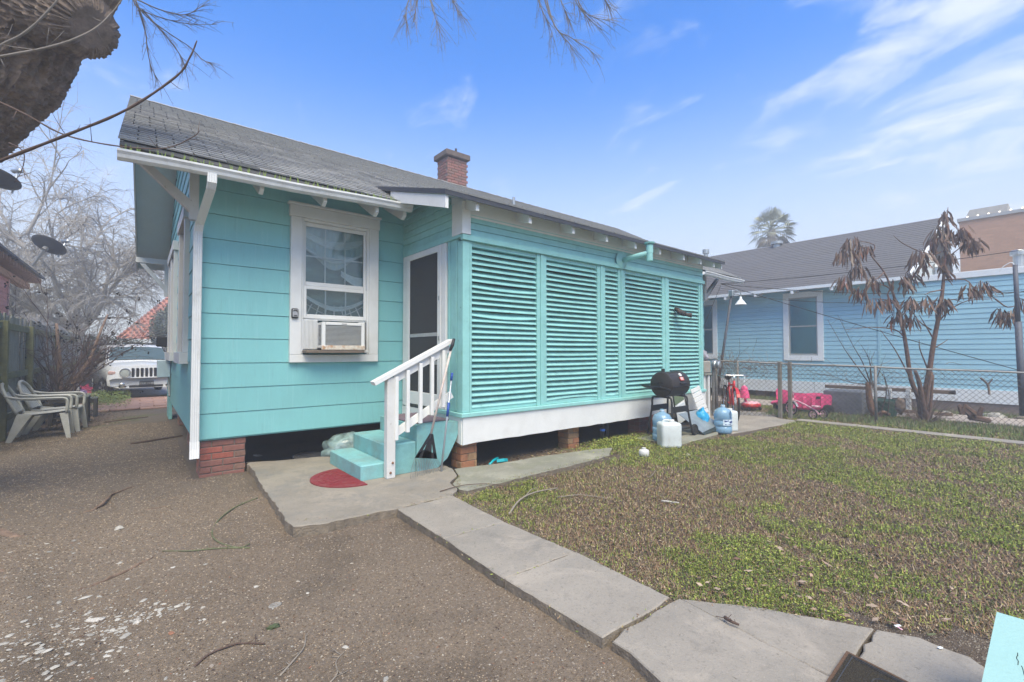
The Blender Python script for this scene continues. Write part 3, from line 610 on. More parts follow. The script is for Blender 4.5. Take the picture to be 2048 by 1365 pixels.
MB().bbox(1.66, 2.43, 6.24, 6.45, 1.49, 1.528, 0.004).build('support_board', mat('bare_board', (0.15, 0.115, 0.09), 0.9, 0.2, 8, 0.3, 40), ac)
MB().box(2.11, 2.18, 6.2425, 6.2448, 1.879, 1.889).build('maker_badge', M_galvd, ac)

# ---- roof
SL = math.atan(0.54)
roof = MB()
ye, yr, zr = 5.8, 10.0, 5.846
def plane_z(y): return 3.58 + 0.54 * (y - 5.8)
xL = -0.19; XR = 13.0
XN = (2.86, 10.85)   # between these the porch roof covers the eave
for x0, x1, ya in ((xL, XN[0], 5.8), (XN[0], XN[1], 6.35), (XN[1], XR, 5.8)):
    roof.add([(x0, ya, plane_z(ya) - 0.012), (x1, ya, plane_z(ya) - 0.012), (x1, yr, zr - 0.012), (x0, yr, zr - 0.012)], [(0, 1, 2, 3)])
    roof.add([(x0, ya, plane_z(ya) - 0.05), (x1, ya, plane_z(ya) - 0.05), (x1, yr, zr - 0.05), (x0, yr, zr - 0.05)], [(3, 2, 1, 0)])
roof.add([(xL + .08, 14.2, plane_z(5.8) - 0.012), (XR, 14.2, plane_z(5.8) - 0.012), (XR, yr, zr - 0.012), (xL, yr, zr - 0.012)], [(3, 2, 1, 0)])
roof.add([(xL + .08, 14.2, plane_z(5.8) - 0.05), (XR, 14.2, plane_z(5.8) - 0.05), (XR, yr, zr - 0.05), (xL, yr, zr - 0.05)], [(0, 1, 2, 3)])
roof = roof.build('roof', M_shingle_edge, house)
# soffit boards painted pale, just under the deck (rake overhang)
s = MB(); s.add([(xL + 0.03, 5.8, plane_z(5.8) - 0.055), (0.5, 5.8, plane_z(5.8) - 0.055), (0.5, yr, zr - 0.055), (xL + 0.03, yr, zr - 0.055)], [(3, 2, 1, 0)])
s.add([(xL + 0.11, 14.2, plane_z(5.8) - 0.055), (0.5, 14.2, plane_z(5.8) - 0.055), (0.5, yr, zr - 0.055), (xL + 0.03, yr, zr - 0.055)], [(0, 1, 2, 3)])
s.add([(0.5, 5.8, plane_z(5.8) - 0.055), (XN[0], 5.8, plane_z(5.8) - 0.055), (XN[0], 6.5, plane_z(6.5) - 0.055), (0.5, 6.5, plane_z(6.5) - 0.055)], [(3, 2, 1, 0)])
s.build('soffit', M_soffit, house)
# barge boards on the left rake
for (ya, yb, dx) in ((5.8, 10.0, 0), (14.2, 10.0, 0.08)):
    mb = MB(); za, zb = plane_z(5.8) - 0.016, zr - 0.016
    mb.add([(xL + dx, ya, za - 0.13), (xL, yb, zb - 0.13), (xL, yb, zb), (xL + dx, ya, za), (xL + dx + .025, ya, za - 0.13), (xL + .025, yb, zb - 0.13), (xL + .025, yb, zb), (xL + dx + .025, ya, za)],
           [(0, 1, 2, 3), (7, 6, 5, 4), (0, 4, 5, 1), (3, 2, 6, 7), (0, 3, 7, 4), (1, 5, 6, 2)]); mb.build('barge_board', M_white2, house)
# shingles: the nearest 300 are single pieces, the rest one mesh
TABW, EXPO_ = 0.305, 0.142
cs, sn = math.cos(SL), math.sin(SL); slope_len = (yr - ye) / cs
def tab_verts(x0, w, s0, lift=0.0, yb=ye, z0=3.58, c=cs, s_=sn, ex=EXPO_):
    g = 0.007; a, b = x0 + g, x0 + w - g
    def P3(x, t, h): return (x, yb + t * c - h * s_, z0 + t * s_ + h * c)
    return [P3(a, s0, 0.0), P3(b, s0, 0.0), P3(b, s0 + ex + 0.03, -0.008), P3(a, s0 + ex + 0.03, -0.008), P3(a, s0, 0.016 + lift), P3(b, s0, 0.016 + lift), P3(b, s0 + ex + 0.03, 0.001), P3(a, s0 + ex + 0.03, 0.001)]
TF = [(0, 3, 2, 1), (4, 5, 6, 7), (0, 1, 5, 4), (3, 7, 6, 2), (0, 4, 7, 3), (1, 2, 6, 5)]
M_sh = [M_shingle, mat('asphalt_shingle_pale', (0.36, 0.35, 0.335), 0.9, 0.2, 40, 0.5, 300), mat('asphalt_shingle_dark', (0.25, 0.245, 0.235), 0.9, 0.22, 40, 0.5, 300)]
rowsN = int(slope_len / EXPO_) + 1; tabs = []
for r_ in range(rowsN):
    s0 = -0.02 + r_ * EXPO_
    if s0 + EXPO_ > slope_len + 0.05: break
    off = (r_ * 0.1525) % TABW if (r_ // 9) % 2 == 0 else (r_ * 0.1525 + 0.05) % TABW
    x = xL - 0.02 - off; yrow = ye + s0 * cs; wob = random.uniform(-.004, .004)
    while x < XR:
        x0, x1 = max(x, xL - 0.02), min(x + TABW, XR)
        if yrow < 6.3: 
            if x0 < XN[0] < x1: x1 = XN[0]
            if x0 >= XN[0] and x1 <= XN[1]: x += TABW; continue
        if x1 - x0 > 0.03: tabs.append((x0, x1 - x0, s0 + wob + random.uniform(-.002, .002), abs(random.gauss(0, 0.0018)) + (0.012 if random.random() < 0.012 else 0)))
        x += TABW
tabs.sort(key=lambda t: (t[0] + 0.5) ** 2 + (ye + t[2]) ** 2 * 0.9)
base_tab = {}
rest = MB()
for i, (x0, w, s0, lf) in enumerate(tabs):
    if i < 290:
        key = (round(w, 3), round(lf, 3), i % 3)
        if key not in base_tab:
            mb = MB(); mb.add(tab_verts(0, w, 0, lf, 0, 0), TF); base_tab[key] = mb.mesh('shingle', M_sh[i % 3 if random.random() < .7 else 0])
        inst('shingle', base_tab[key], roof, (x0, ye + s0 * cs, 3.58 + s0 * sn))
    else: rest.add(tab_verts(x0, w, s0, lf), TF)
tag(rest.build('shingles', M_shingle, roof), kind='stuff')
mb = MB()
for k in range(44):
    x = xL - 0.02 + k * 0.30; mb.add([(x, yr - 0.13, zr - 0.045), (x + 0.31, yr - 0.13, zr - 0.05), (x + 0.31, yr, zr + 0.018), (x, yr, zr + 0.028), (x, yr + 0.13, zr - 0.045), (x + 0.31, yr + 0.13, zr - 0.05)], [(0, 1, 2, 3), (3, 2, 5, 4)])
tag(mb.build('ridge_cap', M_shingle, roof), kind='stuff')
# starter strip, dark, behind the gutter
MB().prism([(5.74, 3.50), (5.80, 3.56), (5.90, 3.60), (5.90, 3.50)], 'x', xL, XN[0]).build('eave_flashing', M_shingle_edge, roof)
# gutter with an ogee front
def gutter(xa, xb, za, zb, y, name='gutter'):
    prof = [(0.0, 0.0), (0.0, -0.085), (-0.055, -0.095), (-0.085, -0.075), (-0.095, -0.045), (-0.115, -0.02), (-0.115, 0.0), (-0.108, 0.0), (-0.105, -0.018), (-0.085, -0.045), (-0.075, -0.07), (-0.05, -0.085), (-0.006, -0.08), (-0.006, 0.0)]
    mb = MB(); rings = []
    for t in np.linspace(0, 1, 9):
        x = xa + (xb - xa) * t; z = za + (zb - za) * t + 0.006 * math.sin(t * 9)
        rings.append([(x, y + p[0], z + p[1]) for p in prof])
    mb.loft(rings); o = mb.build(name, M_gutter, house); return o
gutter(-0.205, 2.885, 3.445, 3.535, 5.80)
gutter(10.86, 13.0, 3.53, 3.50, 5.80)
# weeds sprouting in the gutter
M_weed = mat('gutter_weed', (0.22, 0.30, 0.06), 0.7, 0.2, 20)
wd = MB()
for k in range(46):
    x = -0.15 + 2.9 * ((k * 0.6180339) % 1); zb = 3.44 + 0.029 * (x + 0.2)
    for j in range(random.randint(2, 5)):
        a = random.uniform(0, 6.28); h = random.uniform(0.03, 0.10); w = 0.010
        wd.add([(x - w, 5.735, zb - 0.02), (x + w, 5.735, zb - 0.02), (x + math.cos(a) * 0.02, 5.735 + math.sin(a) * 0.015, zb + h)], [(0, 1, 2)])
tag(wd.build('gutter_weeds', M_weed), 'tiny green seedlings sprouting from the debris in the back gutter', 'weeds', kind='stuff')
# downspout
ds = MB()
def rect_tube(mb, pts, w, d):
    rings = []
    for i, (x, y, z) in enumerate(pts):
        rr = []
        for k in range(9): rr.append((x - w / 2 + w * k / 8, y - d / 2 - (0.004 if k % 2 else 0), z))
        rr += [(x + w / 2, y + d / 2, z), (x - w / 2, y + d / 2, z)]; rings.append(rr)
    mb.loft(rings)
rect_tube(ds, [(0.56, 5.745, 3.40), (0.56, 5.745, 3.30), (0.555, 5.80, 3.24)], 0.085, 0.065)
rect_tube(ds, [(0.555, 5.80, 3.24), (0.50, 6.33, 2.965), (0.495, 6.385, 2.90), (0.495, 6.395, 2.86)], 0.087, 0.067)
rect_tube(ds, [(0.495, 6.395, 2.86), (0.495, 6.395, 0.46)], 0.085, 0.065)
ds = ds.build('downspout', M_gutter, house)
mb = MB(); rect_tube(mb, [(0.495, 6.395, 0.47), (0.495, 6.385, 0.38), (0.492, 6.36, 0.285)], 0.092, 0.07); mb.build('outlet', M_white, ds)
mb = MB(); mb.box(0.452, 0.533, 6.327, 6.392, 0.278, 0.2845); mb.build('opening', M_dark, ds)
# triangular brackets under the rakes
def bracket(x0, x1, y, zt_, drop, name='bracket'):
    w = 0.045; mb = MB()
    mb.box(x1 - 0.09, x1, y - w, y + w, zt_ - drop - 0.2, zt_)                 # post on the wall
    mb.prism([(x0, zt_ - 0.02), (x0 + 0.10, zt_ - 0.02), (x1 - 0.005, zt_ - drop - 0.04), (x1 - 0.005, zt_ - drop - 0.19)], 'y', y - w * 0.9, y + w * 0.9)
    mb.build(name, M_white2, house)
bracket(-0.11, 0.50, 6.44, 3.66, 0.42)
MB().box(-0.16, 0.5, 6.36, 6.52, 3.66, 3.80).build('outrigger', M_white2, house)
bracket(-0.05, 0.50, 13.6, 3.58, 0.55); MB().box(-0.12, 0.5, 13.55, 13.65, 3.58, 3.70).build('outrigger', M_white2, house)
bracket(12.92, 12.24, 6.44, 3.66, 0.5)
for x in (1.05, 1.75, 2.42): # rafter tails
    MB().prism([(5.82, 3.37), (5.90, 3.33), (6.5, 3.66), (6.5, 3.88), (5.82, 3.53)], 'x', x - 0.022, x + 0.022).build('rafter_tail', M_white, house)
MB().prism([(5.82, 3.40), (5.90, 3.36), (6.5, 3.66), (6.5, 3.88), (5.82, 3.54)], 'x', 2.80, 2.845).build('rafter_tail', M_white, house)
# chimney
ch = MB().box(5.85, 6.43, 10.05, 10.55, 5.3, 6.55).build('chimney', M_mortar, house)
CHX = 0.17
M_bc = [mat('dull_brick_%d' % i, c, 0.9, 0.15, 20, 0.4, 60) for i, c in enumerate(((0.24, 0.115, 0.095), (0.20, 0.12, 0.10), (0.27, 0.13, 0.11)))]  # duller brick tones for the chimney
bk3 = [MB().bbox(-0.1, 0.1, -0.012, 0.02, -0.03, 0.03, 0.004).mesh('brick', M_bc[i]) for i in range(3)]
bh3 = [MB().bbox(-0.046, 0.046, -0.012, 0.02, -0.03, 0.03, 0.004).mesh('brick', M_bc[i]) for i in range(3)]
for r_ in range(14):
    z = 5.58 + r_ * 0.072
    for k in range(3):
        x = 5.95 + k * 0.21 - (0.1 if r_ % 2 else 0); 
        if r_ % 2 and k == 0: inst('brick', bh3[(r_) % 3], ch, (5.895, 10.045, z)); continue
        inst('brick', bk3[(r_ * 2 + k) % 3], ch, (x, 10.045, z))
    if r_ % 2: inst('brick', bh3[1], ch, (6.385, 10.045, z))
    for k in range(2):
        y = 10.15 + k * 0.21 + (0.08 if r_ % 2 else 0); inst('brick', bk3[(r_ + k) % 3], ch, (5.845, y, z), (0, 0, R(-90)))
mb = MB(); mb.bbox(5.77, 6.51, 9.97, 10.63, 6.58, 6.72, 0.01); mb.build('cap', mat('chimney_cap', (0.13, 0.10, 0.085), 0.9, 0.2), ch)
mb = MB(); mb.tube([(6.2, 10.2, 6.7), (6.2, 10.2, 6.9)], 0.03, 8); mb.tube([(6.1, 10.3, 6.7), (6.1, 10.3, 6.82)], 0.02, 6); mb.build('flue_pipe', M_black, ch)
mb = MB(); mb.bbox(5.83, 6.44, 10.02, 10.03, 5.60, 5.66); mb.bbox(5.83, 6.02, 10.018, 10.03, 5.70, 5.76); mb.build('mortar_smear', mat('white_mortar', (0.5, 0.48, 0.46), 0.9), ch)
ch.location.x += 0.2
def vent(x, y, z0, z1, r, hood=0):
    mb = MB(); pr = [(r, z0), (r, z1)]
    if hood: pr = [(r, z0), (r, z1 - 0.12), (r * 1.5, z1 - 0.11), (r * 1.5, z1 - 0.06), (r * 1.2, z1 - 0.055), (r * 1.5, z1 - 0.05), (r * 1.5, z1)]
    mb.lathe(pr, 12, (x, y, 0)); return mb.build('roof_vent', M_galv, house, smooth=False)
vent(7.4, 9.0, 5.2, 5.50, 0.035); vent(12.42, 6.5, 3.9, 4.42, 0.06, 1)

# ---- porch (shed roof, louvered walls)
FP, XD, XE = 4.8, 3.12, 9.04
pr_z = lambda y: 3.37 + 0.30 * (y - 4.5)
pr = MB(); x0, x1, ya, yb = 2.70, 9.34, 4.50, 6.55
pr.add([(x0, ya, pr_z(ya)), (x1, ya, pr_z(ya)), (x1, yb, pr_z(yb)), (x0, yb, pr_z(yb)), (x0, ya, pr_z(ya) - 0.018), (x1, ya, pr_z(ya) - 0.018), (x1, yb, pr_z(yb) - 0.018), (x0, yb, pr_z(yb) - 0.018)], [(0, 1, 2, 3), (7, 6, 5, 4), (0, 4, 5, 1), (3, 2, 6, 7), (0, 3, 7, 4), (1, 5, 6, 2)])
proof = pr.build('porch_roof', M_soffit, house)
a2 = math.atan(0.30); mb = MB()
for r_ in range(14):
    x = x0 - 0.02 - (r_ % 2) * 0.15
    while x < x1 + 0.02:
        xa, xb = max(x, x0 - 0.02), min(x + TABW, x1 + 0.02)
        if xb - xa > .03: mb.add(tab_verts(xa, xb - xa, -0.02 + r_ * EXPO_ + random.uniform(-.003, .003), 0.002, 4.5, 3.375, math.cos(a2), math.sin(a2)), TF)
        x += TABW
tag(mb.build('shingles', M_shingle, proof), kind='stuff')
MB().box(x0 - 0.012, x1 + 0.01, ya - 0.015, ya - 0.002, pr_z(ya) - 0.055, pr_z(ya) + 0.005).build('drip_edge', M_darkedge, house)
mb = MB(); mb.prism([(ya - .01, pr_z(ya) - 0.055), (ya - .01, pr_z(ya) + 0.005), (yb, pr_z(yb) + 0.005), (yb, pr_z(yb) - 0.055)], 'x', x0 - 0.025, x0 - 0.013); mb.build('drip_edge', M_darkedge, house)
mb = MB(); mb.prism([(ya + 0.01, pr_z(ya) - 0.205), (ya + 0.01, pr_z(ya) - 0.058), (6.0, pr_z(6.0) - 0.058), (6.0, pr_z(6.0) - 0.205)], 'x', x0 - 0.01, x0 + 0.03); mb.build('barge_rafter', M_white, house)
for x in (3.16, 4.02, 4.86, 5.62, 6.36, 7.08, 7.86, 8.48, 9.0):
    mb = MB(); mb.prism([(4.54, pr_z(4.54) - 0.155), (4.54, pr_z(4.54) - 0.022), (5.1, pr_z(5.1) - 0.022), (5.1, pr_z(5.1) - 0.155)], 'x', x - 0.025, x + 0.025); mb.build('rafter_tail', M_white, house)
mb = MB(); mb.prism([(4.54, pr_z(4.54) - 0.155), (4.54, pr_z(4.54) - 0.022), (5.3, pr_z(5.3) - 0.022), (5.3, pr_z(5.3) - 0.155)], 'x', 9.30, 9.335); mb.build('rafter_tail', M_white, house)
MB().prism([(4.80, 3.22), (4.80, pr_z(4.8) - 0.025), (4.83, pr_z(4.83) - 0.025), (4.83, 3.22)], 'x', XD + 0.12, XE).build('frieze_board', M_white, house)
# porch walls
pw = MB().box(XD + 0.01, XE - 0.01, FP + 0.03, FP + 0.05, 2.99, 3.40).build('porch_wall', M_teal2, house)
for k in range(5):
    z0 = 2.985 + k * 0.088; z1 = min(z0 + 0.084, 3.40)
    if z0 > 3.32: break
    mb = MB(); lapboard(mb, 'x', XD + 0.118, XE, FP + 0.015, z0, z1, 1, 0.016); mb.build('clapboard', M_teal2, pw)
dw = MB().box(XD + 0.03, XD + 0.05, 5.0, 6.49, 3.0, 3.30).build('door_wall', M_teal2, house)
k = 0
while True:
    z0 = 3.04 + k * 0.098; z1 = z0 + 0.094; k += 1
    ys_ = 4.5 + (z1 + 0.03 - 3.37) / 0.30; ys_ = max(ys_, 5.03)
    if ys_ > 6.4: break
    mb = MB(); lapboard(mb, 'y', ys_, 6.49, XD + 0.015, z0, z1, 1, 0.016); mb.build('clapboard', M_teal2, dw)
MB().bbox(XD - 0.03, XD + 0.10, FP - 0.03, FP + 0.22, 2.99, 3.40, 0.004).build('corner_post_upper', M_white, house)
MB().bbox(XD - 0.02, XE + 0.02, FP - 0.03, FP + 0.03, 2.915, 2.983, 0.004).build('band_board', M_teal2, house)
MB().bbox(XD - 0.02, XD + 0.04, FP + 0.032, 6.45, 2.955, 3.035, 0.004).build('band_board', M_teal2, house)
MB().bbox(XD, XD + 0.105, FP, FP + 0.13, 0.742, 2.913, 0.004).build('corner_post', M_teal2, house)
MB().bbox(XD + 0.015, XD + 0.05, FP + 0.14, 5.19, 0.742, 2.953, 0.003).build('side_panel', M_teal2, house)
mb = MB(); mb.bbox(XD + 0.003, XD + 0.013, FP + 0.15, FP + 0.20, 0.75, 2.95); mb.bbox(XD + 0.003, XD + 0.013, 5.12, 5.17, 0.75, 2.95); mb.build('panel_batten', M_teal2, house)
MB().bbox(XD - 0.04, XE + 0.02, FP - 0.045, FP + 0.14, 0.688, 0.740, 0.006).build('sill', M_teal2, house)
MB().bbox(XD - 0.035, XD + 0.2, FP + 0.142, 5.45, 0.688, 0.740, 0.006).build('sill', M_teal2, house)
bays = [(3.26, 4.38, 28), (4.57, 5.70, 28), (5.90, 6.24, 28), (6.43, 7.55, 28), (7.78, 8.88, 28)]
st = MB(); edges = [XD + 0.108] + [v for b in bays for v in b[:2]] + [XE]
for i in range(0, len(edges), 2):
    a, b = edges[i], edges[i + 1]
    if b - a > 0.12:
        mb = MB(); mb.bbox(a + 0.001, (a + b) / 2 - 0.03, FP + 0.005, FP + 0.09, 0.742, 2.913, 0.003); mb.bbox((a + b) / 2 - 0.028, (a + b) / 2 + 0.028, FP - 0.008, FP + 0.09, 0.742, 2.913, 0.003); mb.bbox((a + b) / 2 + 0.03, b - 0.001, FP + 0.005, FP + 0.09, 0.742, 2.913, 0.003)
    else:
        mb = MB(); mb.bbox(a + 0.001, b - 0.001, FP + 0.003, FP + 0.09, 0.742, 2.913, 0.003)
    mb.build('louver_post', M_teal2, house)
smesh = {}
def slat_mesh(w, sag, tw, m):
    mb = MB(); n = 8; rings = []
    for j in range(n + 1):
        t = j / n; x = w * t; dz = -sag * math.sin(math.pi * t); c, s_ = math.cos(R(40) + tw * math.sin(3 * t)), math.sin(R(40) + tw * math.sin(3 * t))
        W, T = 0.107, 0.013; ring = []
        for u, v in ((0, 0), (W, 0), (W, T), (0.004, T), (0, T * .6)): ring.append((x, u * c - v * s_ * 0, dz + u * s_ + v))
        rings.append(ring)
    mb.loft(rings); return mb.mesh('slat', m)
M_slat = [M_teal2, mat('teal_louver_paint_worn', (0.26, 0.53, 0.50), 0.55, 0.12, 5, 0.15, 80, dirt=(0.12, 0.27, 0.26), dirt_amt=0.6, dirt_scale=9)]
for bi, (a, b, n) in enumerate(bays):
    lp = MB().bbox(a, b, FP + 0.02, FP + 0.09, 0.742, 0.80, 0.003).build('louver_panel', M_teal2, house)
    MB().bbox(a, b, FP + 0.02, FP + 0.09, 2.855, 2.913, 0.003).build('top_rail', M_teal2, lp)
    step = (2.855 - 0.80) / n
    for k in range(n):
        sag = abs(random.gauss(0, 0.003)); tw = random.gauss(0, 0.03)
        if bi == 0 and k == n - 12: sag, tw = 0.026, 0.10
        if bi == 0 and k == n - 7: sag = 0.016
        if bi == 1 and k == 0: sag = -0.02
        o = inst('slat', slat_mesh(b - a - 0.004, sag, tw, M_slat[random.random() < 0.4]), lp, (a + 0.002, FP + 0.012, 0.792 + k * step + random.uniform(-.003, .003)), (0, random.gauss(0, 0.0016), 0))
    MB().box(a, b, FP + 0.115, FP + 0.118, 0.80, 2.86).build('screen_and_gap_shade', M_screen, lp)  # added dark sheet behind the slats, paints the gaps dark
MB().box(XD + 0.05, XE - 0.05, FP + 0.15, 6.48, 0.60, 0.72).build('porch_floor', M_wood, house)
MB().box(XE - 0.04, XE - 0.0, FP + 0.10, 6.49, 0.742, 3.39).build('porch_end_wall', M_teal2, house)
mb = MB()
for k in range(23): lapboard(mb, 'x', XD + 0.06, XE - 0.05, 6.498, 0.75 + k * 0.11, 0.855 + k * 0.11, 1, 0.015)
mb.build('porch_back_wall', mat('grey_inside_paint', (0.34, 0.36, 0.37), 0.7), house)
# white skirt
def skirt(pts, y, name, d=0.025):
    mb = MB(); mb.prism(pts, 'y', y, y + d); return mb.build(name, M_white, house)
edge = [(XD - 0.005, 0.345)] + [(XD + i * 0.18, 0.352 + random.uniform(-.004, .006)) for i in range(1, 33)] + [(XE, 0.35)]
skirt(edge + [(XE, 0.687), (XD - 0.005, 0.687)], FP - 0.02, 'skirt_board')
mb = MB(); mb.prism([(FP + 0.006, 0.345), (5.13, 0.41), (5.19, 0.60), (5.19, 0.687), (FP + 0.006, 0.687)], 'x', XD - 0.015, XD + 0.01); mb.build('skirt_board', M_white, house)
mb = MB(); mb.box(XD - 0.005, XD + 0.02, 5.193, 6.48, 0.50, 0.687); mb.build('skirt_board', M_white, house)
MB().box(XD + .02, XE, FP + 0.01, 6.45, 0.47, 0.595).build('porch_joists', M_dkwood, house)
# screen door
dr = MB(); dr.bbox(XD - 0.012, XD + 0.04, 5.195, 5.315, 0.742, 2.953); dr.bbox(XD - 0.012, XD + 0.04, 6.33, 6.46, 0.70, 2.953)
dr = dr.build('door_casing', M_white, house)
mb = MB(); y0, y1 = 5.32, 6.325
for a, b, c, d in ((y0, y0 + 0.085, 0.745, 2.95), (y1 - 0.085, y1, 0.745, 2.95), (y0 + 0.086, y1 - 0.086, 2.865, 2.95), (y0 + 0.086, y1 - 0.086, 0.745, 0.93)):
    mb.bbox(XD - 0.02, XD + 0.012, a, b, c, d, 0.004)
door = mb.build('screen_door', M_white, house)
MB().box(XD - 0.004, XD - 0.002, y0 + 0.08, y1 - 0.08, 0.92, 2.87).build('mesh_panel', M_screen, door)
for z in (1.72, 1.33): MB().box(XD - 0.012, XD - 0.007, y0 + 0.086, y1 - 0.086, z, z + 0.05).build('push_bar', mat('dull_aluminium', (0.32, 0.33, 0.33), 0.5, 0.2, 20), door)
mb = MB(); mb.bbox(XD - 0.028, XD - 0.021, y0 + 0.02, y0 + 0.05, 2.2, 2.26); mb.bbox(XD - 0.028, XD - 0.021, y0 + 0.02, y0 + 0.05, 1.66, 1.72); mb.build('hook', M_galv, door)
# pipes below the porch
mb = MB()
for x, r in ((6.03, 0.035), (6.15, 0.045)): mb.tube([(x, 5.0, 0.5), (x, 5.0, 0.02)], r, 8)
mb.tube([(5.93, 4.93, 0.22), (6.03, 5.0, 0.22)], 0.025, 8); mb.build('drain_pipe', M_black, house)
mb = MB(); mb.lathe([(0.0, 0), (0.045, 0.0), (0.045, 0.03), (0, 0.03)], 10, (5.92, 4.90, 0.205)); mb.build('blue_valve', mat('blue_plastic', (0.03, 0.12, 0.45), 0.5), house)
# kitchen flue on the porch wall
fl = MB(); fl.lathe([(0.0, 0), (0.14, 0.0), (0.15, 0.015), (0.12, 0.03), (0.06, 0.045), (0.0, 0.045)], 24, (6.29, 4.785, 3.06), M=Matrix.Rotation(R(90), 4, 'X'))
fl = fl.build('flue', M_teal2, house, smooth=False)
mb = MB(); mb.tube([(6.29, 4.76, 3.055), (6.34, 4.5, 3.09), (6.38, 4.30, 3.115)], 0.045, 14); mb.build('arm', M_teal2, fl, smooth=True)
mb = MB(); mb.lathe([(0.0, 2.985), (0.05, 2.985), (0.052, 3.10), (0.056, 3.11), (0.056, 3.235), (0.03, 3.24), (0.03, 3.262), (0.08, 3.265), (0.085, 3.285), (0.0, 3.305)], 18, (6.385, 4.29, 0)); mb.build('terminal', M_teal2, fl)

# ---- brick piers
def pier(xa, xb, ya, yb, z0, z1, mats, L=0.2, hb=0.057, mortar=0.012, name='brick_pier'):
    p = MB().box(xa + 0.012, xb - 0.012, ya + 0.012, yb - 0.012, z0 - 0.05, z1).build(name, M_mortar, house)
    n = int((z1 - z0) / (hb + mortar)) + 1; cache = {}
    for r_ in range(n):
        z = z0 + r_ * (hb + mortar); zt_ = min(z + hb, z1)
        if zt_ - z < 0.015: break
        for face in (0, 1):
            a0, a1 = (xa, xb) if face == 0 else (ya, yb)
            a = a0 - (L / 2 if (r_ + face) % 2 else 0)
            while a < a1 - 0.01:
                s, e = max(a, a0), min(a + L, a1)
                if e - s > 0.025:
                    key = (round(e - s - mortar, 3), round(zt_ - z, 3), random.randrange(3), face)
                    if key not in cache:
                        w = key[0] / 2; cache[key] = (MB().bbox(-w, w, 0, 0.05, 0, key[1], 0.005) if face == 0 else MB().bbox(0, 0.05, -w, w, 0, key[1], 0.005)).mesh('brick', mats[key[2]])
                    c = (s + e) / 2; jt = random.uniform(-.004, .004)
                    inst('brick', cache[key], p, (c, ya + jt, z) if face == 0 else (xa + jt, c, z), (0, 0, random.gauss(0, .008)))
                a += L
    return p
pier(0.56, 1.04, 6.53, 6.95, -0.02, 0.46, M_brick, 0.235, 0.066, 0.012)
pier(3.14, 3.385, 4.86, 5.10, 0.03, 0.45, M_brick_o, 0.21, 0.085, 0.008)
pier(5.14, 5.38, 4.92, 5.16, 0.0, 0.47, M_brick_o, 0.21, 0.075, 0.008)
pier(7.0, 7.3, 4.95, 5.2, 0.0, 0.47, M_brick, 0.21, 0.075, 0.008)
pier(0.62, 0.98, 9.0, 9.35, -0.02, 0.46, [M_brick[1]] * 3, 0.21); pier(0.62, 0.98, 11.6, 11.95, 0, 0.46, [M_brick[1]] * 3, 0.21)
for x in (4.5, 7.5, 10.5): 
    for y in (8.5, 10.8): MB().box(x, x + 0.3, y, y + 0.3, -0.05, 0.46).build('inner_pier', M_brick[1], house)
MB().box(0.5, 0.56, 12.6, 13.45, 0.02, 0.47).build('front_skirt', M_teal, house)
# meter box and dark mailbox on the side wall
eb = thing('meter_box', 'pale blue grey electrical box with conduit on the left side wall', 'meter box', (0.40, 12.2, 1.0))
MB().bbox(0.27, 0.49, 11.9, 12.25, 0.98, 1.33, 0.01).build('case', mat('blue_grey_metal', (0.36, 0.46, 0.50), 0.5), eb); mb = MB(); mb.tube([(0.46, 11.95, 0.98), (0.47, 11.95, 0.8), (0.47, 11.7, 0.6)], 0.015); mb.build('conduit', M_galvd, eb)
tag(MB().bbox(0.26, 0.49, 12.5, 12.8, 1.62, 1.84, 0.02).build('mailbox', M_black), 'black box fixed to the side wall above the electrical box', 'mailbox')
# ---------------------------------------------------------------- steps, railing, tools, mats
st = thing('concrete_steps', 'turquoise painted masonry steps leading up to the screen door', 'steps', (2.5, 5.3, 0.09))
mb = MB(); mb.bbox(1.87, 2.16, 4.885, 5.93, 0.09, 0.265, 0.012); s1 = mb.build('lower_step', M_tealstep, st)
mb = MB(); mb.bbox(2.161, 2.53, 4.88, 5.93, 0.09, 0.455, 0.014); mb.build('middle_step', M_tealstep, st)
mb = MB(); mb.prism([(2.531, 0.09), (2.80, 0.09), (2.95, 0.20), (3.08, 0.42), (3.10, 0.48), (3.10, 0.635), (2.531, 0.635)], 'y', 4.875, 5.93); mb.build('landing', M_tealstep, st)
M_rug = mat('faded_rug', (0.20, 0.14, 0.17), 0.95, 0.35, 25, 0.4, 100, dirt=(0.12, 0.16, 0.17), dirt_amt=0.9, dirt_scale=22)
tag(MB().bbox(2.56, 3.05, 5.0, 5.85, 0.637, 0.652, 0.004).build('door_mat', M_rug), 'faded purple grey rug on the landing before the screen door', 'mat')
def halfmat(name, label, cx, cy, r, a0, m, z, squash=1.0, ribs=True):
    pr = [(cx, cy)]; n = 24
    pts = [(cx + r * math.cos(a0 + math.pi * k / n), cy + r * math.sin(a0 + math.pi * k / n)) for k in range(n + 1)]
    mb = MB(); mb.prism(pts, 'z', z, z + 0.010)
    o = mb.build(name, m); tag(o, label, 'mat')
    mb = MB()
    for q in range(1, 7):
        rr = r * q / 7.2; mb.tube([(cx + rr * math.cos(a0 + math.pi * k / 20), cy + rr * math.sin(a0 + math.pi * k / 20), z + 0.011) for k in range(21)], 0.004, 4)
    for k in range(1, 12):
        a = a0 + math.pi * k / 12; mb.tube([(cx + r * .05 * math.cos(a), cy + r * .05 * math.sin(a), z + 0.011), (cx + r * .95 * math.cos(a), cy + r * .95 * math.sin(a), z + 0.011)], 0.003, 4)
    mb.build('rib', m, o)
    return o
M_redmat = mat('red_mat', (0.20, 0.022, 0.028), 0.9, 0.15, 30, 0.3, 120, dirt=(0.28, 0.20, 0.17), dirt_amt=0.35, dirt_scale=12)
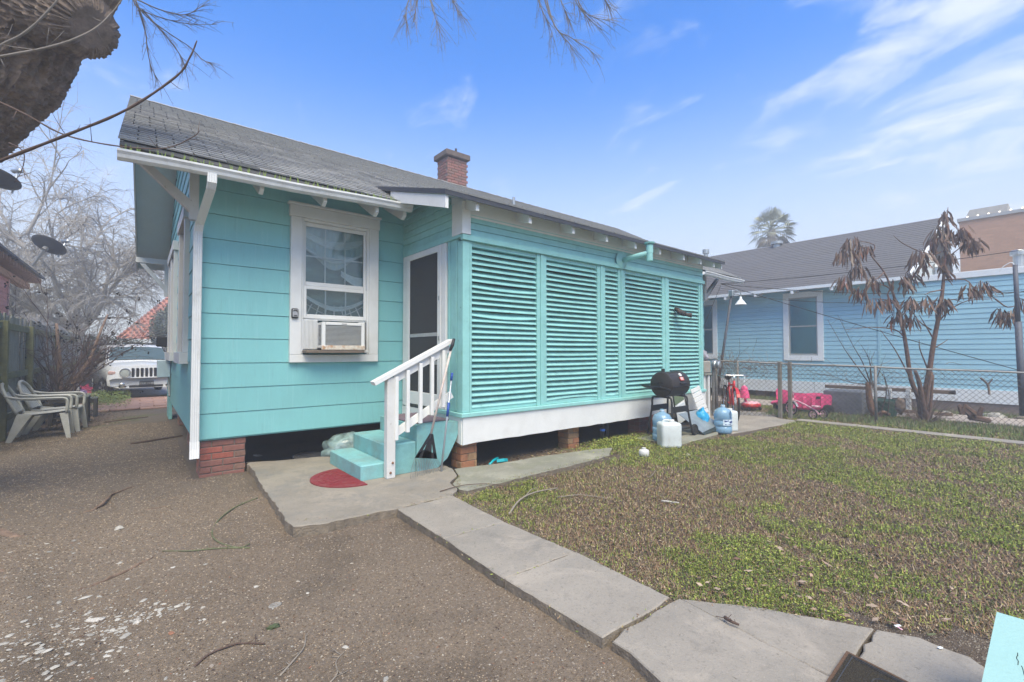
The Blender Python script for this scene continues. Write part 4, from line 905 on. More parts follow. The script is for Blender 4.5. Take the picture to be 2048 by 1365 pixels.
M_blackmat = mat('black_mat', (0.035, 0.036, 0.04), 0.9, 0.3, 30, 0.4, 120, dirt=(0.16, 0.14, 0.11), dirt_amt=0.5, dirt_scale=10)
halfmat('half_round_mat', 'red half round doormat on the patio at the foot of the steps', 1.86, 5.14, 0.43, R(92), M_redmat, 0.101)
halfmat('half_round_mat', 'black half round rubber mat half under the house left of the steps', 2.08, 6.62, 0.47, R(118), M_blackmat, 0.103 if False else 0.07)
# railing
rl = thing('stair_railing', 'white wooden stair railing with square balusters on the steps', 'railing', (2.2, 4.83, 0.1))
yR = 4.83
def slopebar(mb, x0, z0, x1, z1, w, y0, y1, plumb=True):
    dx, dz = x1 - x0, z1 - z0; L = math.hypot(dx, dz); nx, nz = -dz / L * w / 2, dx / L * w / 2
    mb.prism([(x0 - nx, z0 - nz), (x1 - nx, z1 - nz), (x1 + nx, z1 + nz), (x0 + nx, z0 + nz)], 'y', y0, y1)
A = (1.97, 4.79, 1.158); Bq = (2.957, 4.79, 1.641)
SLR = (Bq[2] - A[2]) / (Bq[0] - A[0])
mb = MB(); slopebar(mb, A[0], A[2], Bq[0], Bq[2], 0.045, 4.765, 4.875); mb.build('handrail', M_white, rl)
zr_ = lambda x: A[2] + (x - A[0]) * SLR
MB().bbox(2.125, 2.225, 4.785, 4.875, 0.1, zr_(2.125) - 0.015, 0.006).build('post', M_white2, rl)
mb = MB(); slopebar(mb, 2.226, zr_(2.226) - 0.085, Bq[0] - 0.01, zr_(Bq[0] - 0.01) - 0.085, 0.085, 4.815, 4.85); mb.build('upper_rail', M_white, rl)
C0 = (2.236, 4.83, 0.587); C1 = (2.977, 4.83, 0.982); SL2 = (C1[2] - C0[2]) / (C1[0] - C0[0])
mb = MB(); slopebar(mb, 2.235, C0[2] + SL2 * (2.235 - C0[0]), C1[0], C1[2], 0.085, 4.815, 4.85); mb.build('lower_rail', M_white, rl)
for i, u in enumerate((2.233, 2.371, 2.532, 2.683, 2.836)):
    zb = C0[2] + SL2 * (u - C0[0]) - 0.07; zt2 = zr_(u) - 0.06
    MB().bbox(u - 0.02, u + 0.02, 4.772, 4.813, zb, zt2, 0.003).build('baluster', M_white, rl)
mb = MB()
for dx, dz in ((2.19, 0.27), (2.165, 0.165)): mb.lathe([(0, 0), (0.014, 0), (0.012, 0.012), (0.0, 0.014)], 8, (dx, 4.786, dz), M=Matrix.Rotation(R(90), 4, 'X'))
mb.build('bolt', mat('rusty_bolt', (0.22, 0.11, 0.06), 0.8, 0.3, 30), rl)
# leaf rake
rk = thing('leaf_rake', 'black fan leaf rake with pale wooden handle leaning on the railing', 'rake', (2.525, 4.72, 0.124))
h0, h1, h2 = (2.622, 4.7, 0.556), (2.9, 4.72, 1.53), (2.942, 4.72, 1.664)
M_pole = mat('pale_wood_handle', (0.55, 0.48, 0.43), 0.7, 0.15, 15, dirt=(0.55, 0.25, 0.18), dirt_amt=0.5, dirt_scale=5)
mb = MB(); mb.tube([h0, h1], 0.0135, 10); mb.build('handle', M_pole, rk, smooth=True)
mb = MB(); mb.tube([(2.886, 4.72, 1.518), (2.921, 4.72, 1.591), h2], [0.018, 0.021, 0.017], 10); mb.build('grip', M_black, rk, smooth=True)
fa, fb, fc, fd = Vector((2.628, 4.7, 0.555)), Vector((2.419, 4.7, 0.309)), Vector((2.702, 4.7, 0.256)), Vector((2.564, 4.7, 0.35))
th = Vector((0, 0.012, 0))
mb = MB()
def plate(mb, pts):
    n = len(pts); mb.add([p - th * .5 for p in pts] + [p + th * .5 for p in pts], [tuple(range(n)), tuple(range(2 * n - 1, n - 1, -1))] + [(i, i + n, (i + 1) % n + n, (i + 1) % n) for i in range(n)])
wv = (fc - fb) * 0.09
mb.tube([h0, Vector(h0) + (Vector(h0) - Vector(h1)).normalized() * 0.06], 0.02, 8)
plate(mb, [fa - wv * .8, fa + wv * .2, fb + wv * 1.6, fb])
plate(mb, [fa - wv * .2, fa + wv * .8, fc, fc - wv * 1.6])
plate(mb, [fa - wv * .4, fa + wv * .4, (fb + fc) / 2 + wv * 2.4, (fb + fc) / 2 - wv * 2.4])
plate(mb, [fb, fc, fc - (fc - fa) * 0.2, fb * 0.5 + fc * 0.5 - (fc - fa) * 0.34, fb - (fb - fa) * 0.2])
mb.build('rake_head', M_blackp, rk)
for k in range(17):
    t = k / 16; a = fb + (fc - fb) * t; b = Vector((2.345, 4.66, 0.15)) * (1 - t) + Vector((2.848, 4.74, 0.055)) * t
    b.z = 0.106 + 0.012 * math.sin(k * 1.9); mb = MB(); mb.tube([a, a * 0.4 + b * 0.6 + Vector((0, 0.02, 0)), b, b + Vector((0.0, -0.018, -0.004))], 0.0028, 4); mb.build('tine', M_galvd, rk)
bp = thing('pole', 'grey metal pole with blue grips leaning on the porch corner', 'pole', (2.793, 4.74, 0.076))
b0, b1 = Vector((2.756, 4.7, 0.084)), Vector((2.946, 4.77, 1.238))
mb = MB(); mb.tube([b0, b1], 0.0115, 8); mb.build('tube', mat('grey_alloy', (0.42, 0.45, 0.48), 0.4, 0.1, 20, metal=0.5), bp, smooth=True)
M_bl = mat('blue_grip_plastic', (0.02, 0.07, 0.32), 0.5, 0.1)
mb = MB(); mb.tube([b0.lerp(b1, .56), b0.lerp(b1, .70)], 0.016, 8); mb.build('grip', M_bl, bp, smooth=True)
mb = MB(); mb.tube([b0.lerp(b1, .93), b0.lerp(b1, 1.01)], 0.015, 8); mb.build('cap', M_bl, bp, smooth=True)
mb = MB(); mb.tube([b0, b0 + Vector((0.03, -0.03, -0.02)), b0 + Vector((0.10, -0.05, -0.012)), b0 + Vector((0.13, -0.05, 0.0))], 0.006, 6); mb.build('hook', M_black, bp)
# plastic bag stuffed under the house
def lump(name, r, seed, m, loc, sx=1, sy=1, sz=1, amp=.35, sc=2.2, n=3):
    import bmesh
    bm = bmesh.new(); bmesh.ops.create_icosphere(bm, subdivisions=n, radius=1)
    for v in bm.verts:
        d = noise.noise(v.co * sc + Vector((seed, 0, 0))) * amp + abs(noise.noise(v.co * sc * 3 + Vector((0, seed, 0)))) * amp * .5
        v.co = v.co * (1 + d); v.co.x *= sx * r; v.co.y *= sy * r; v.co.z *= sz * r
    me = bpy.data.meshes.new(name); bm.to_mesh(me); bm.free(); me.materials.append(m)
    me.polygons.foreach_set('use_smooth', [True] * len(me.polygons)); return me
tag(link('plastic_bag', lump('bag', 0.25, 3, mat('translucent_bag', (0.16, 0.22, 0.21), 0.25, 0.5, 8, 0.5, 12, coat=0.5, dirt=(0.45, 0.52, 0.50), dirt_amt=0.8, dirt_scale=9), None, 1.2, 1.0, 0.75, 0.5), loc=(2.25, 6.42, 0.16)), 'crumpled grey green plastic bag under the house behind the steps', 'bag')
# scoop
M_scoop = mat('teal_plastic', (0.0, 0.32, 0.36), 0.4, 0.05)
sc_ = thing('plastic_scoop', 'small bright teal plastic hand scoop by the brick pier', 'scoop', (3.5, 4.72, 0.06))
mb = MB(); mb.prism([(0, 0), (0.10, -0.02), (0.17, 0.03), (0.16, 0.08), (0.05, 0.10)], 'z', 0, 0.04, M=Matrix.Translation((3.66, 4.80, 0.05)) @ Matrix.Rotation(R(-15), 4, 'Z') @ Matrix.Rotation(R(-20), 4, 'X')); mb.build('blade', M_scoop, sc_)
mb = MB(); mb.tube([(3.70, 4.84, 0.09), (3.60, 4.80, 0.085), (3.47, 4.71, 0.065)], [0.02, 0.016, 0.016], 8); mb.build('handle', M_scoop, sc_, smooth=True)

# ---------------------------------------------------------------- grill and the things round it
gr = thing('barrel_grill', 'black barrel charcoal grill on tubular legs beside the porch', 'grill', (6.95, 4.25, 0.09))
gx0, gx1, gy, gzc, gr_ = 6.74, 7.30, 4.33, 0.96, 0.212
RY = Matrix.Rotation(R(90), 4, 'Y')
mb = MB(); mb.lathe([(0, 0), (gr_ - 0.015, 0), (gr_, 0.012), (gr_, gx1 - gx0 - 0.012), (gr_ - 0.015, gx1 - gx0), (0, gx1 - gx0)], 36, (gx0, gy, gzc), M=RY)
smooth_mod(mb.build('barrel', mat('grill_black_enamel', (0.028, 0.024, 0.022), 0.5, 0.2, 6, 0.08, 80, dirt=(0.07, 0.05, 0.04), dirt_amt=0.6, dirt_scale=5), gr))
mb = MB(); mb.tube([(gx0 + .01, gy - gr_ - 0.004, gzc - 0.03), (gx1 - .01, gy - gr_ - 0.004, gzc - 0.03)], 0.007, 6); mb.build('lid_seam', M_black, gr)
mb = MB(); mb.bbox(gx0 + 0.22, gx0 + 0.40, gy - gr_ - 0.035, gy - gr_ + 0.02, gzc + 0.01, gzc + 0.035, 0.008); mb.build('lid_handle', M_blackp, gr)
mb = MB(); mb.lathe([(0, 0), (0.034, 0), (0.034, 0.015), (0.028, 0.02), (0, 0.02)], 16, (gx0 + 0.32, gy - gr_ * 0.72, gzc + gr_ * 0.72), M=Matrix.Rotation(R(50), 4, 'X')); mb.build('thermometer', M_gutter, gr)
Mpl = Matrix.Translation((gx0 + 0.30, gy - gr_ * 0.93, gzc + gr_ * 0.44)) @ Matrix.Rotation(R(-25), 4, 'X')
pl = MB().box(-0.055, 0.055, -0.012, -0.004, -0.03, 0.03, M=Mpl).build('name_plate', mat('red_plate', (0.55, 0.10, 0.08), 0.5), gr)
mb = MB(); mb.box(-0.042, 0.042, -0.014, -0.0125, 0.004, 0.018, M=Mpl); mb.box(-0.03, 0.03, -0.014, -0.0125, -0.016, -0.006, M=Mpl); mb.build('plate_print', M_gutter, pl)
mb = MB(); mb.tube([(gx0 + 0.1, gy + 0.02, gzc + gr_), (gx0 + 0.1, gy + 0.02, gzc + gr_ + 0.05)], 0.03, 8); mb.build('smoke_stack', M_black, gr)
mb = MB(); mb.lathe([(0, 0), (0.018, 0), (0.018, 0.01), (0, 0.01)], 8, (gx0 - 0.008, gy - 0.03, gzc + 0.03), M=RY); mb.lathe([(0, 0), (0.018, 0), (0.018, 0.01), (0, 0.01)], 8, (gx0 - 0.008, gy + 0.04, gzc + 0.03), M=RY); mb.build('vent_hole', M_dark, gr)
mb = MB(); mb.add([(gx0 - 0.02, gy - 0.20, gzc - 0.06), (gx0 - 0.02, gy + 0.20, gzc - 0.06), (gx0 - 0.30, gy + 0.17, gzc + 0.0), (gx0 - 0.30, gy - 0.17, gzc + 0.0), (gx0 - 0.02, gy - 0.20, gzc - 0.09), (gx0 - 0.02, gy + 0.20, gzc - 0.09), (gx0 - 0.30, gy + 0.17, gzc - 0.02), (gx0 - 0.30, gy - 0.17, gzc - 0.02)], [(0, 1, 2, 3), (7, 6, 5, 4), (0, 3, 7, 4), (1, 5, 6, 2), (3, 2, 6, 7), (0, 4, 5, 1)]); mb.build('side_shelf', M_black, gr)
for x, sg in ((gx0 + 0.02, -1), (gx1 - 0.06, 1)):
    mb = MB(); z = gzc - 0.22; w = 0.19
    mb.tube(ctube([(x + sg * .06, gy - w - 0.05, 0.12), (x, gy - w, 0.55), (x, gy - w + 0.01, z - 0.03), (x, gy - w + .06, z + 0.01), (x, gy + w - .06, z + 0.01), (x, gy + w - 0.01, z - 0.03), (x, gy + w, 0.55), (x + sg * .06, gy + w + 0.05, 0.12)], 3), 0.017, 8); mb.build('leg_frame', M_black, gr, smooth=True)
for y_ in (-.2, .185): MB().bbox(gx0, gx1 - 0.04, gy + y_, gy + y_ + .015, 0.50, 0.60).build('brace', M_black, gr)
mb = MB(); mb.bbox(gx0 + 0.02, gx1, gy - 0.2, gy + 0.2, 0.20, 0.225); mb.build('lower_shelf', M_black, gr)
for dy in (-0.26, 0.24):
    mb = MB(); mb.lathe([(0, -.02), (0.05, -.025), (0.055, -0.01), (0.085, -0.022), (0.095, -.01), (0.095, 0.012), (0.085, 0.024), (0.05, 0.012), (0, 0.02)], 20, (gx1 + 0.03, gy + dy, 0.185), M=Matrix.Rotation(R(90), 4, 'X')); mb.build('wheel', M_rubber, gr)

def blue_bottle(label, x, y, z, s=1.0):
    t = thing('water_bottle', label, 'water bottle', (x, y, z))
    Mj = mat('blue_polycarbonate', (0.34, 0.56, 0.74), 0.18, 0.08, 5, spec=0.5)
    b_ = Mj.node_tree.nodes['Principled BSDF']; b_.inputs['Transmission Weight'].default_value = 0.45
    r = 0.142; pf = [(0, 0), (r * .9, 0), (r, 0.02), (r, 0.10), (r * .95, 0.105), (r * .95, 0.118), (r, 0.123), (r, 0.20), (r * .95, 0.205), (r * .95, 0.218), (r, 0.223), (r, 0.31), (r * .96, 0.345), (r * .80, 0.385), (r * .5, 0.41), (r * .25, 0.425), (r * .22, 0.47), (0, 0.47)]
    mb = MB(); mb.lathe([(a * s, b * s) for a, b in pf], 28, (x, y, z)); smooth_mod(mb.build('body', Mj, t), 60)
    mb = MB(); mb.lathe([(0, 0.44), (0.036, 0.44), (0.036, 0.485), (0, 0.49)], 16, (x, y, z)); mb.build('cap', M_lidw, t)
    return t
M_lidw = mat('pale_cap_plastic', (0.55, 0.62, 0.68), 0.5, 0.05)
t = blue_bottle('blue water bottle standing on the slab at the left of the grill', 6.50, 4.16, 0.09, 1.06)
for k in range(3): MB().bbox(6.43 + k * 0.05, 6.455 + k * 0.05, 4.00, 4.012, 0.20, 0.36, 0.004).build('embossed_grip', mat('deep_blue_plastic', (0.06, 0.16, 0.34), 0.4), t)
t = blue_bottle('blue water bottle right of the grill, nearest the lawn', 8.05, 3.93, 0.075, 1.05)
Mlab = mat('label_print', (0.60, 0.70, 0.76), 0.6); 
mb = MB(); mb.loft([[(8.05 + 0.151 * math.sin(a), 3.93 - 0.151 * math.cos(a), zz) for zz in (0.22, 0.32)] for a in np.linspace(-1.1, 0.35, 8)], closed=False, caps=False); lab_ = mb.build('paper_label', Mlab, t)
for (a0, a1, z0, z1, c) in ((-0.95, -0.45, 0.285, 0.305, 0), (-0.35, 0.2, 0.262, 0.292, 1), (-0.9, -0.1, 0.235, 0.243, 1)):
    mb = MB(); mb.loft([[(8.05 + 0.1525 * math.sin(a), 3.93 - 0.1525 * math.cos(a), zz) for zz in (z0 + 0.006 * math.sin(a * 9), z1 + .004 * math.cos(a * 13))] for a in np.linspace(a0, a1, 8)], closed=False, caps=False); mb.build('label_marks', mat('navy_ink', (0.02, 0.05, 0.2), 0.6), lab_)
MB().bbox(8.0, 8.022, 3.775, 3.783, 0.34, 0.47, 0.002).build('handle_slot', mat('navy_shade_plastic', (0.03, 0.10, 0.24), 0.5), t)
def jerry(label, x, y, z, w, d, h, rz, m):
    t = thing('water_jug', label, 'jug', (x, y, z)); Mx = Matrix.Translation((x, y, z)) @ Matrix.Rotation(rz, 4, 'Z')
    rings = []; 
    def rr(w_, d_, zz, c=0.045, n=4):
        o = []
        for (sx, sy, a0) in ((1, 1, 0), (-1, 1, 90), (-1, -1, 180), (1, -1, 270)):
            for k in range(n + 1):
                a = R(a0 + 90 * k / n); o.append(Mx @ Vector((sx * (w_ / 2 - c) + c * math.cos(a), sy * (d_ / 2 - c) + c * math.sin(a), zz)))
        return o
    for f, zz in ((0.90, 0), (0.98, 0.012), (1, 0.04), (0.985, h * .33), (1, h * .36), (1, h * .8), (0.97, h * .86), (0.85, h * .90), (0.45, h * .915)): rings.append(rr(w * f, d * f, zz, 0.045 * f))
    mb = MB(); mb.loft(rings); smooth_mod(mb.build('body', m, t), 50)
    mb = MB(); mb.lathe([(0.035, h * .9), (0.035, h * .94), (0.043, h * .94), (0.043, h), (0, h)], 16, Mx @ Vector((w * .12, 0, 0)) - Vector((0, 0, 0)), )
    mb.build('cap', M_white, t)
    mb = MB(); mb.tube([Mx @ Vector(p) for p in ctube([(w * .04, 0, h * .93), (-w * .05, 0, h * .985), (-w * .25, 0, h * .98), (-w * .33, 0, h * .89)], 3)], 0.014, 8); mb.build('handle', m, t, smooth=True)
M_jug = mat('milky_plastic', (0.62, 0.66, 0.65), 0.4, 0.08, 4, dirt=(0.40, 0.36, 0.28), dirt_amt=0.4, dirt_scale=14)
jerry('milky white water jug in front of the left blue bottle', 6.28, 3.90, 0.06, 0.31, 0.27, 0.41, R(-38), M_jug)
jerry('white plastic jug mostly hidden behind the right blue bottle', 8.36, 3.98, 0.072, 0.26, 0.24, 0.40, R(-30), M_jug)
# white canister on the lawn
cn = thing('gas_canister', 'small white round shouldered canister standing alone in the lawn', 'canister', (5.442, 3.77, 0.055))
c0 = Vector((5.442, 3.77, 0.055)); mb = MB(); mb.lathe([(0, 0), (0.062, 0), (0.070, 0.012), (0.070, 0.07), (0.062, 0.09), (0.03, 0.10), (0.0, 0.10)], 22, c0); mb.build('body', M_white2, cn, smooth=True)
mb = MB(); mb.lathe([(0.027, 0.098), (0.03, 0.118), (0, 0.12)], 12, c0); mb.build('cap', M_white2, cn)
# stuff stacked against the porch
tr_ = thing('metal_tray', 'bent grey sheet metal tray leaning beside the grill wheel', 'tray', (7.6, 4.2, 0.09))
pA, pB, pC, pD = Vector((7.42, 4.42, 0.40)), Vector((7.98, 4.36, 0.44)), Vector((8.12, 4.02, 0.20)), Vector((7.42, 3.98, 0.13))
mb = MB(); nn = (pB - pA).cross(pD - pA).normalized() * 0.006
mb.add([pA, pB, pC, pD, pA - nn, pB - nn, pC - nn, pD - nn], [(0, 1, 2, 3), (7, 6, 5, 4), (0, 4, 5, 1), (1, 5, 6, 2), (2, 6, 7, 3), (3, 7, 4, 0)]); mb.build('panel', mat('grey_sheet_metal', (0.30, 0.34, 0.34), 0.4, 0.25, 4, 0.1, 20, metal=0.4, dirt=(0.16, 0.18, 0.17), dirt_amt=0.7, dirt_scale=6), tr_)
mb = MB(); mb.add([pD, pC, pC + Vector((0.05, -0.02, -0.06)), pD + Vector((0.02, -0.03, -0.035)), pD + Vector((0, .06, -0.0)), pC + Vector((0, .06, 0)), pC + Vector((0.05, .05, -0.07)), pD + Vector((0.02, .05, -0.035))], [(0, 1, 2, 3), (7, 6, 5, 4), (0, 3, 7, 4), (1, 5, 6, 2), (3, 2, 6, 7)]); mb.build('rim', mat('dark_green_metal', (0.03, 0.04, 0.035), 0.5), tr_)
mb = MB()
for a, b in ((.2, .25), (.75, .2), (.3, .75), (.8, .8), (.5, .5)): 
    p = pA.lerp(pB, a).lerp(pD.lerp(pC, a), b) + nn * 1.2; mb.lathe([(0, 0), (0.012, 0), (0.0, 0.002)], 6, p)
mb.build('hole', M_dark, tr_)
sh = thing('slatted_shutter', 'small white slatted panel leaning on the porch skirt', 'panel', (7.95, 4.60, 0.3))
MS = Matrix.Translation((8.36, 4.52, 0.26)) @ Matrix.Rotation(R(-12), 4, 'Y') @ Matrix.Rotation(R(-14), 4, 'X')
for k in range(6): MB().bbox(0, 0.34, 0, 0.014, k * 0.092, k * 0.092 + 0.08, 0.004, M=MS).build('slat', M_white2, sh)
mb = MB(); mb.box(0.03, 0.05, 0.015, 0.03, 0, 0.55, M=MS); mb.box(0.29, 0.31, 0.015, 0.03, 0, 0.55, M=MS); mb.build('batten', M_white2, sh)
fcx = thing('folded_chair', 'folded green and white camp chair leaning behind the grill', 'chair', (7.3, 4.62, 0.1))
MF = Matrix.Translation((7.74, 4.62, 0.12)) @ Matrix.Rotation(R(-16), 4, 'Y')
mb = MB(); mb.bbox(0.02, 0.36, 0, 0.03, 0.40, 0.58, 0.012, M=MF); mb.build('headrest', mat('olive_fabric', (0.13, 0.17, 0.10), 0.9, 0.15), fcx)
mb = MB(); mb.bbox(0.03, 0.34, 0.0, 0.02, 0.02, 0.38, 0.008, M=MF); mb.build('seat', mat('white_fabric', (0.6, 0.62, 0.62), 0.8), fcx)
mb = MB(); mb.tube([MF @ Vector(p) for p in ((0, 0, 0), (0, 0, .62), (0.38, 0, .62), (0.38, 0, 0))], 0.012, 6); mb.build('frame', M_black, fcx)
tag(MB().bbox(6.95, 7.2, 4.5, 4.7, 0.09, 0.40, 0.03).build('clay_pot', mat('terracotta', (0.25, 0.08, 0.05), 0.8, 0.2)), 'rust red clay planter half hidden behind the grill legs', 'planter')
tag(link('blue_bag', lump('blue_bag', 0.15, 8, mat('blue_bag_plastic', (0.03, 0.30, 0.55), 0.35, 0.3, 6, 0.3, 20), None, 0.8, 0.7, 1.3, 0.4), loc=(7.88, 4.22, 0.27)), 'bright blue plastic bag squeezed behind the right blue bottle', 'bag')
# porch end: cabinet, cloth, bins
cb = thing('wooden_stand', 'weathered grey stand loaded with boxes at the far porch corner', 'stand', (9.3, 4.9, 0.07))
for x, y in ((9.08, 4.82), (9.22, 4.80), (9.08, 5.3), (9.22, 5.3)): MB().bbox(x, x + 0.07, y, y + 0.07, 0.07, 1.02, 0.004).build('leg', M_white2, cb)
MB().bbox(9.06, 9.33, 4.78, 5.4, 1.02, 1.06).build('top', M_wood, cb)
tag(MB().bbox(9.08, 9.34, 4.80, 5.3, 1.062, 1.32, 0.02).build('cardboard_box', mat('drab_card', (0.30, 0.275, 0.235), 0.9, 0.15, 6)), 'drab grey tan box on the stand at the porch corner', 'box')
tag(link('cloth_heap', lump('cloth', 0.16, 5, mat('grey_violet_cloth', (0.34, 0.32, 0.36), 0.9, 0.4, 9, 0.3, 30, dirt=(.1,.1,.13), dirt_amt=.9, dirt_scale=11), None, .75, 1.2, 0.9, 0.4), loc=(9.17, 5.0, 1.43)), 'crumpled grey and white cloth heaped on the box at the porch corner', 'cloth')
bn = thing('rubbish_bin', 'dark green grey bin in the passage behind the bicycle', 'bin', (10.2, 5.6, 0.05))
mb = MB(); mb.prism([(9.95, 0.05), (10.45, 0.05), (10.52, 0.95), (9.88, 0.95)], 'y', 5.4, 5.95); mb.build('body', mat('bin_green', (0.045, 0.07, 0.065), 0.5), bn); MB().bbox(9.85, 10.55, 5.35, 6.0, 0.952, 1.02, 0.02).build('lid', mat('bin_lid', (0.05, 0.055, 0.055), 0.5), bn)
em = thing('electric_meter', 'round glass electric meter on a pipe beyond the red bicycle', 'meter', (10.1, 5.0, 1.1))
mb = MB(); mb.lathe([(0, -.06), (0.10, -.06), (0.10, 0), (0.085, 0.02), (0.085, 0.08), (0.06, 0.10), (0, 0.10)], 20, (10.05, 5.05, 1.22), M=Matrix.Rotation(R(90), 4, 'X')); mb.build('dial', M_galv, em); mb = MB(); mb.tube([(10.05, 5.12, 0.05), (10.05, 5.12, 1.2)], 0.03); mb.build('conduit', M_galvd, em)
# red bicycle seen almost end on
bc = thing('bicycle', 'red bicycle parked at the far end of the porch', 'bicycle', (9.75, 4.75, 0.07))
fx, fy = Vector((9.62, 4.42, 0.07)), Vector((10.62, 5.12, 0.07)); dirb = (fy - fx).normalized(); Rw = 0.33
def wheel(mb, c, r, tr, ax, n=26):
    u = Vector((0, 0, 1)); w = ax
    mb.tube([c + (w * math.cos(a) + u * math.sin(a)) * r for a in np.linspace(0, 2 * math.pi, n + 1)], tr, 6, cap=False)
for c in (fx, fy):
    cc_ = c + Vector((0, 0, Rw)); mb = MB(); wheel(mb, cc_, Rw, 0.02, dirb); w_ = mb.build('wheel', M_rubber, bc, smooth=True)
    mb = MB(); wheel(mb, cc_, Rw - 0.03, 0.008, dirb); mb.build('rim', M_chrome, w_)
    mb = MB()
    for k in range(10): 
        a = k * math.pi / 5; mb.tube([cc_, cc_ + (dirb * math.cos(a) + Vector((0, 0, 1)) * math.sin(a)) * (Rw - .03)], 0.0025, 3)
    mb.build('spokes', M_chrome, w_)
hd = fx + dirb * 0.16 + Vector((0, 0, 0.80)); bb_ = fx + dirb * 0.62 + Vector((0, 0, 0.28)); sp = fx + dirb * 0.75 + Vector((0, 0, 0.75)); fa_, ra_ = fx + Vector((0, 0, Rw)), fy + Vector((0, 0, Rw))
mb = MB(); sd = dirb.cross(Vector((0, 0, 1)))
for a, b, r in ((hd, bb_, .022), (hd - Vector((0, 0, 0.06)), sp - Vector((0, 0, .05)), .02), (bb_, sp, .018), (bb_, ra_, .012), (sp, ra_, .012), (fa_ + sd * .05, hd - Vector((0, 0, .12)) + sd * .03, .016), (fa_ - sd * .05, hd - Vector((0, 0, .12)) - sd * .03, .016), (hd - Vector((0, 0, .14)), hd + Vector((0, 0, .02)), .025)): mb.tube([a, b], r, 8)
mb.build('frame', M_red, bc, smooth=True)
mb = MB(); mb.loft([[fx + Vector((0, 0, Rw)) + (dirb * math.cos(a) + Vector((0, 0, 1)) * math.sin(a)) * (Rw + .035) + sd * s_ for s_ in (-.03, 0, .03)] for a in np.linspace(0.6, 2.6, 10)], closed=False, caps=False); mb.build('mudguard', M_red, bc)
hb_ = hd + Vector((0, 0, 0.14)); mb = MB(); mb.tube([hd, hb_], 0.012, 8); mb.tube(ctube([hb_ - sd * .30 + dirb * .12 + Vector((0, 0, -.02)), hb_ - sd * .2, hb_, hb_ + sd * .2, hb_ + sd * .30 + dirb * .12 + Vector((0, 0, -.02))], 3), 0.012, 8); mb.build('handlebar', M_chrome, bc, smooth=True)
mb = MB(); mb.tube([sp, sp + Vector((0, 0, .12))], .013); mb.tube([sp + Vector((0, 0, .13)) - dirb * .12, sp + Vector((0, 0, .13)) + dirb * .12], [.03, .08]); mb.build('saddle', M_blackp, bc, smooth=True)
# boot-like black hand tools stuck through the louvers
bt = thing('leather_glove', 'dark worn glove wedged between the right hand louvers', 'glove', (8.0, 4.75, 2.26))
mb = MB(); mb.tube(ctube([(7.989, 4.81, 2.35), (7.997, 4.7, 2.266), (8.053, 4.64, 2.226)], 3), [.03, .045, .05, .055, .05, .05, .05], 9); mb.build('cuff', mat('dark_leather', (0.03, 0.025, 0.022), 0.7, 0.3, 12), bt, smooth=True)
mb = MB(); mb.tube(ctube([(8.053, 4.64, 2.226), (8.127, 4.6, 2.218), (8.183, 4.58, 2.239)], 2), [.035, .03, .03, .025, .015], 7); mb.tube([(8.089, 4.64, 2.219), (8.182, 4.58, 2.181)], [.03, .02], 7); mb.tube([(7.91, 4.7, 2.309), (7.911, 4.66, 2.23)], [.02, .012], 6); mb.build('fingers', mat('brown_leather', (0.06, 0.035, 0.025), 0.7), bt, smooth=True)

# ---------------------------------------------------------------- chain link fence
fa0, fb0 = Vector((10.36, 5.26, 0.05)), Vector((13.04, -0.45, 0.05)); fdir = (fb0 - fa0).normalized(); FL = (fb0 - fa0).length
def fz(t): return 1.30 + (1.10 - 1.30) * min(t / (FL * .93), 1.1)
cf = thing('chain_link_fence', 'rusty grey chain link fence between the back lawn and the blue house', 'fence', (11.5, 3.0, 0.05))
def fp(t, z): p = fa0 + fdir * t; return Vector((p.x, p.y, z))
mb = MB(); mb.tube([fp(t, fz(t) + 0.005 * math.sin(t * 3)) for t in np.linspace(0, FL, 24)], 0.019, 8); mb.build('top_rail', M_galvd, cf, smooth=True)
for (u, r) in ((0.05, 0.035), (0.50, 0.022), (3.02, 0.026), (5.75, 0.032)):
    mb = MB(); mb.tube([fp(u, 0.0), fp(u, fz(u) + 0.03)], r, 10); mb.build('post', M_galvd, cf, smooth=True)
for t in (1.33, 1.52):
    mb = MB(); p = fp(t, 0); mb.bbox(p.x - 0.035, p.x + 0.035, p.y - 0.035, p.y + 0.035, 0, fz(t) + 0.04, 0.006); mb.build('wood_post', mat('grey_lichen_post', (0.16, 0.145, 0.12), 0.95, 0.3, 10, 0.5, 50), cf)
mb = MB(); dg = 0.098
k0 = int(-1.4 / dg) - 1
n_ = int(FL / dg) + 2
side_ = Vector((fdir.y, -fdir.x, 0))
for k in range(k0, n_):
    for sgn in (1, -1):
        # a wire climbs one unit along for one unit up
        pts = []
        for zz in np.arange(0.06, 1.32, dg / 2):
            t = (k * dg + (zz - 0.06)) if sgn == 1 else (k * dg + 1.26 - (zz - 0.06))
            if 0 <= t <= FL and zz <= fz(t) + 0.02: pts.append(fp(t, zz) + side_ * (0.004 * sgn * (1 if round(zz / dg * 2) % 2 else -1)))
        if len(pts) > 1: mb.tube(pts, 0.0032, 3, cap=False)
tag(mb.build('wire_mesh', mat('rusty_wire', (0.085, 0.075, 0.065), 0.7, 0.3, 12), cf), kind='stuff')
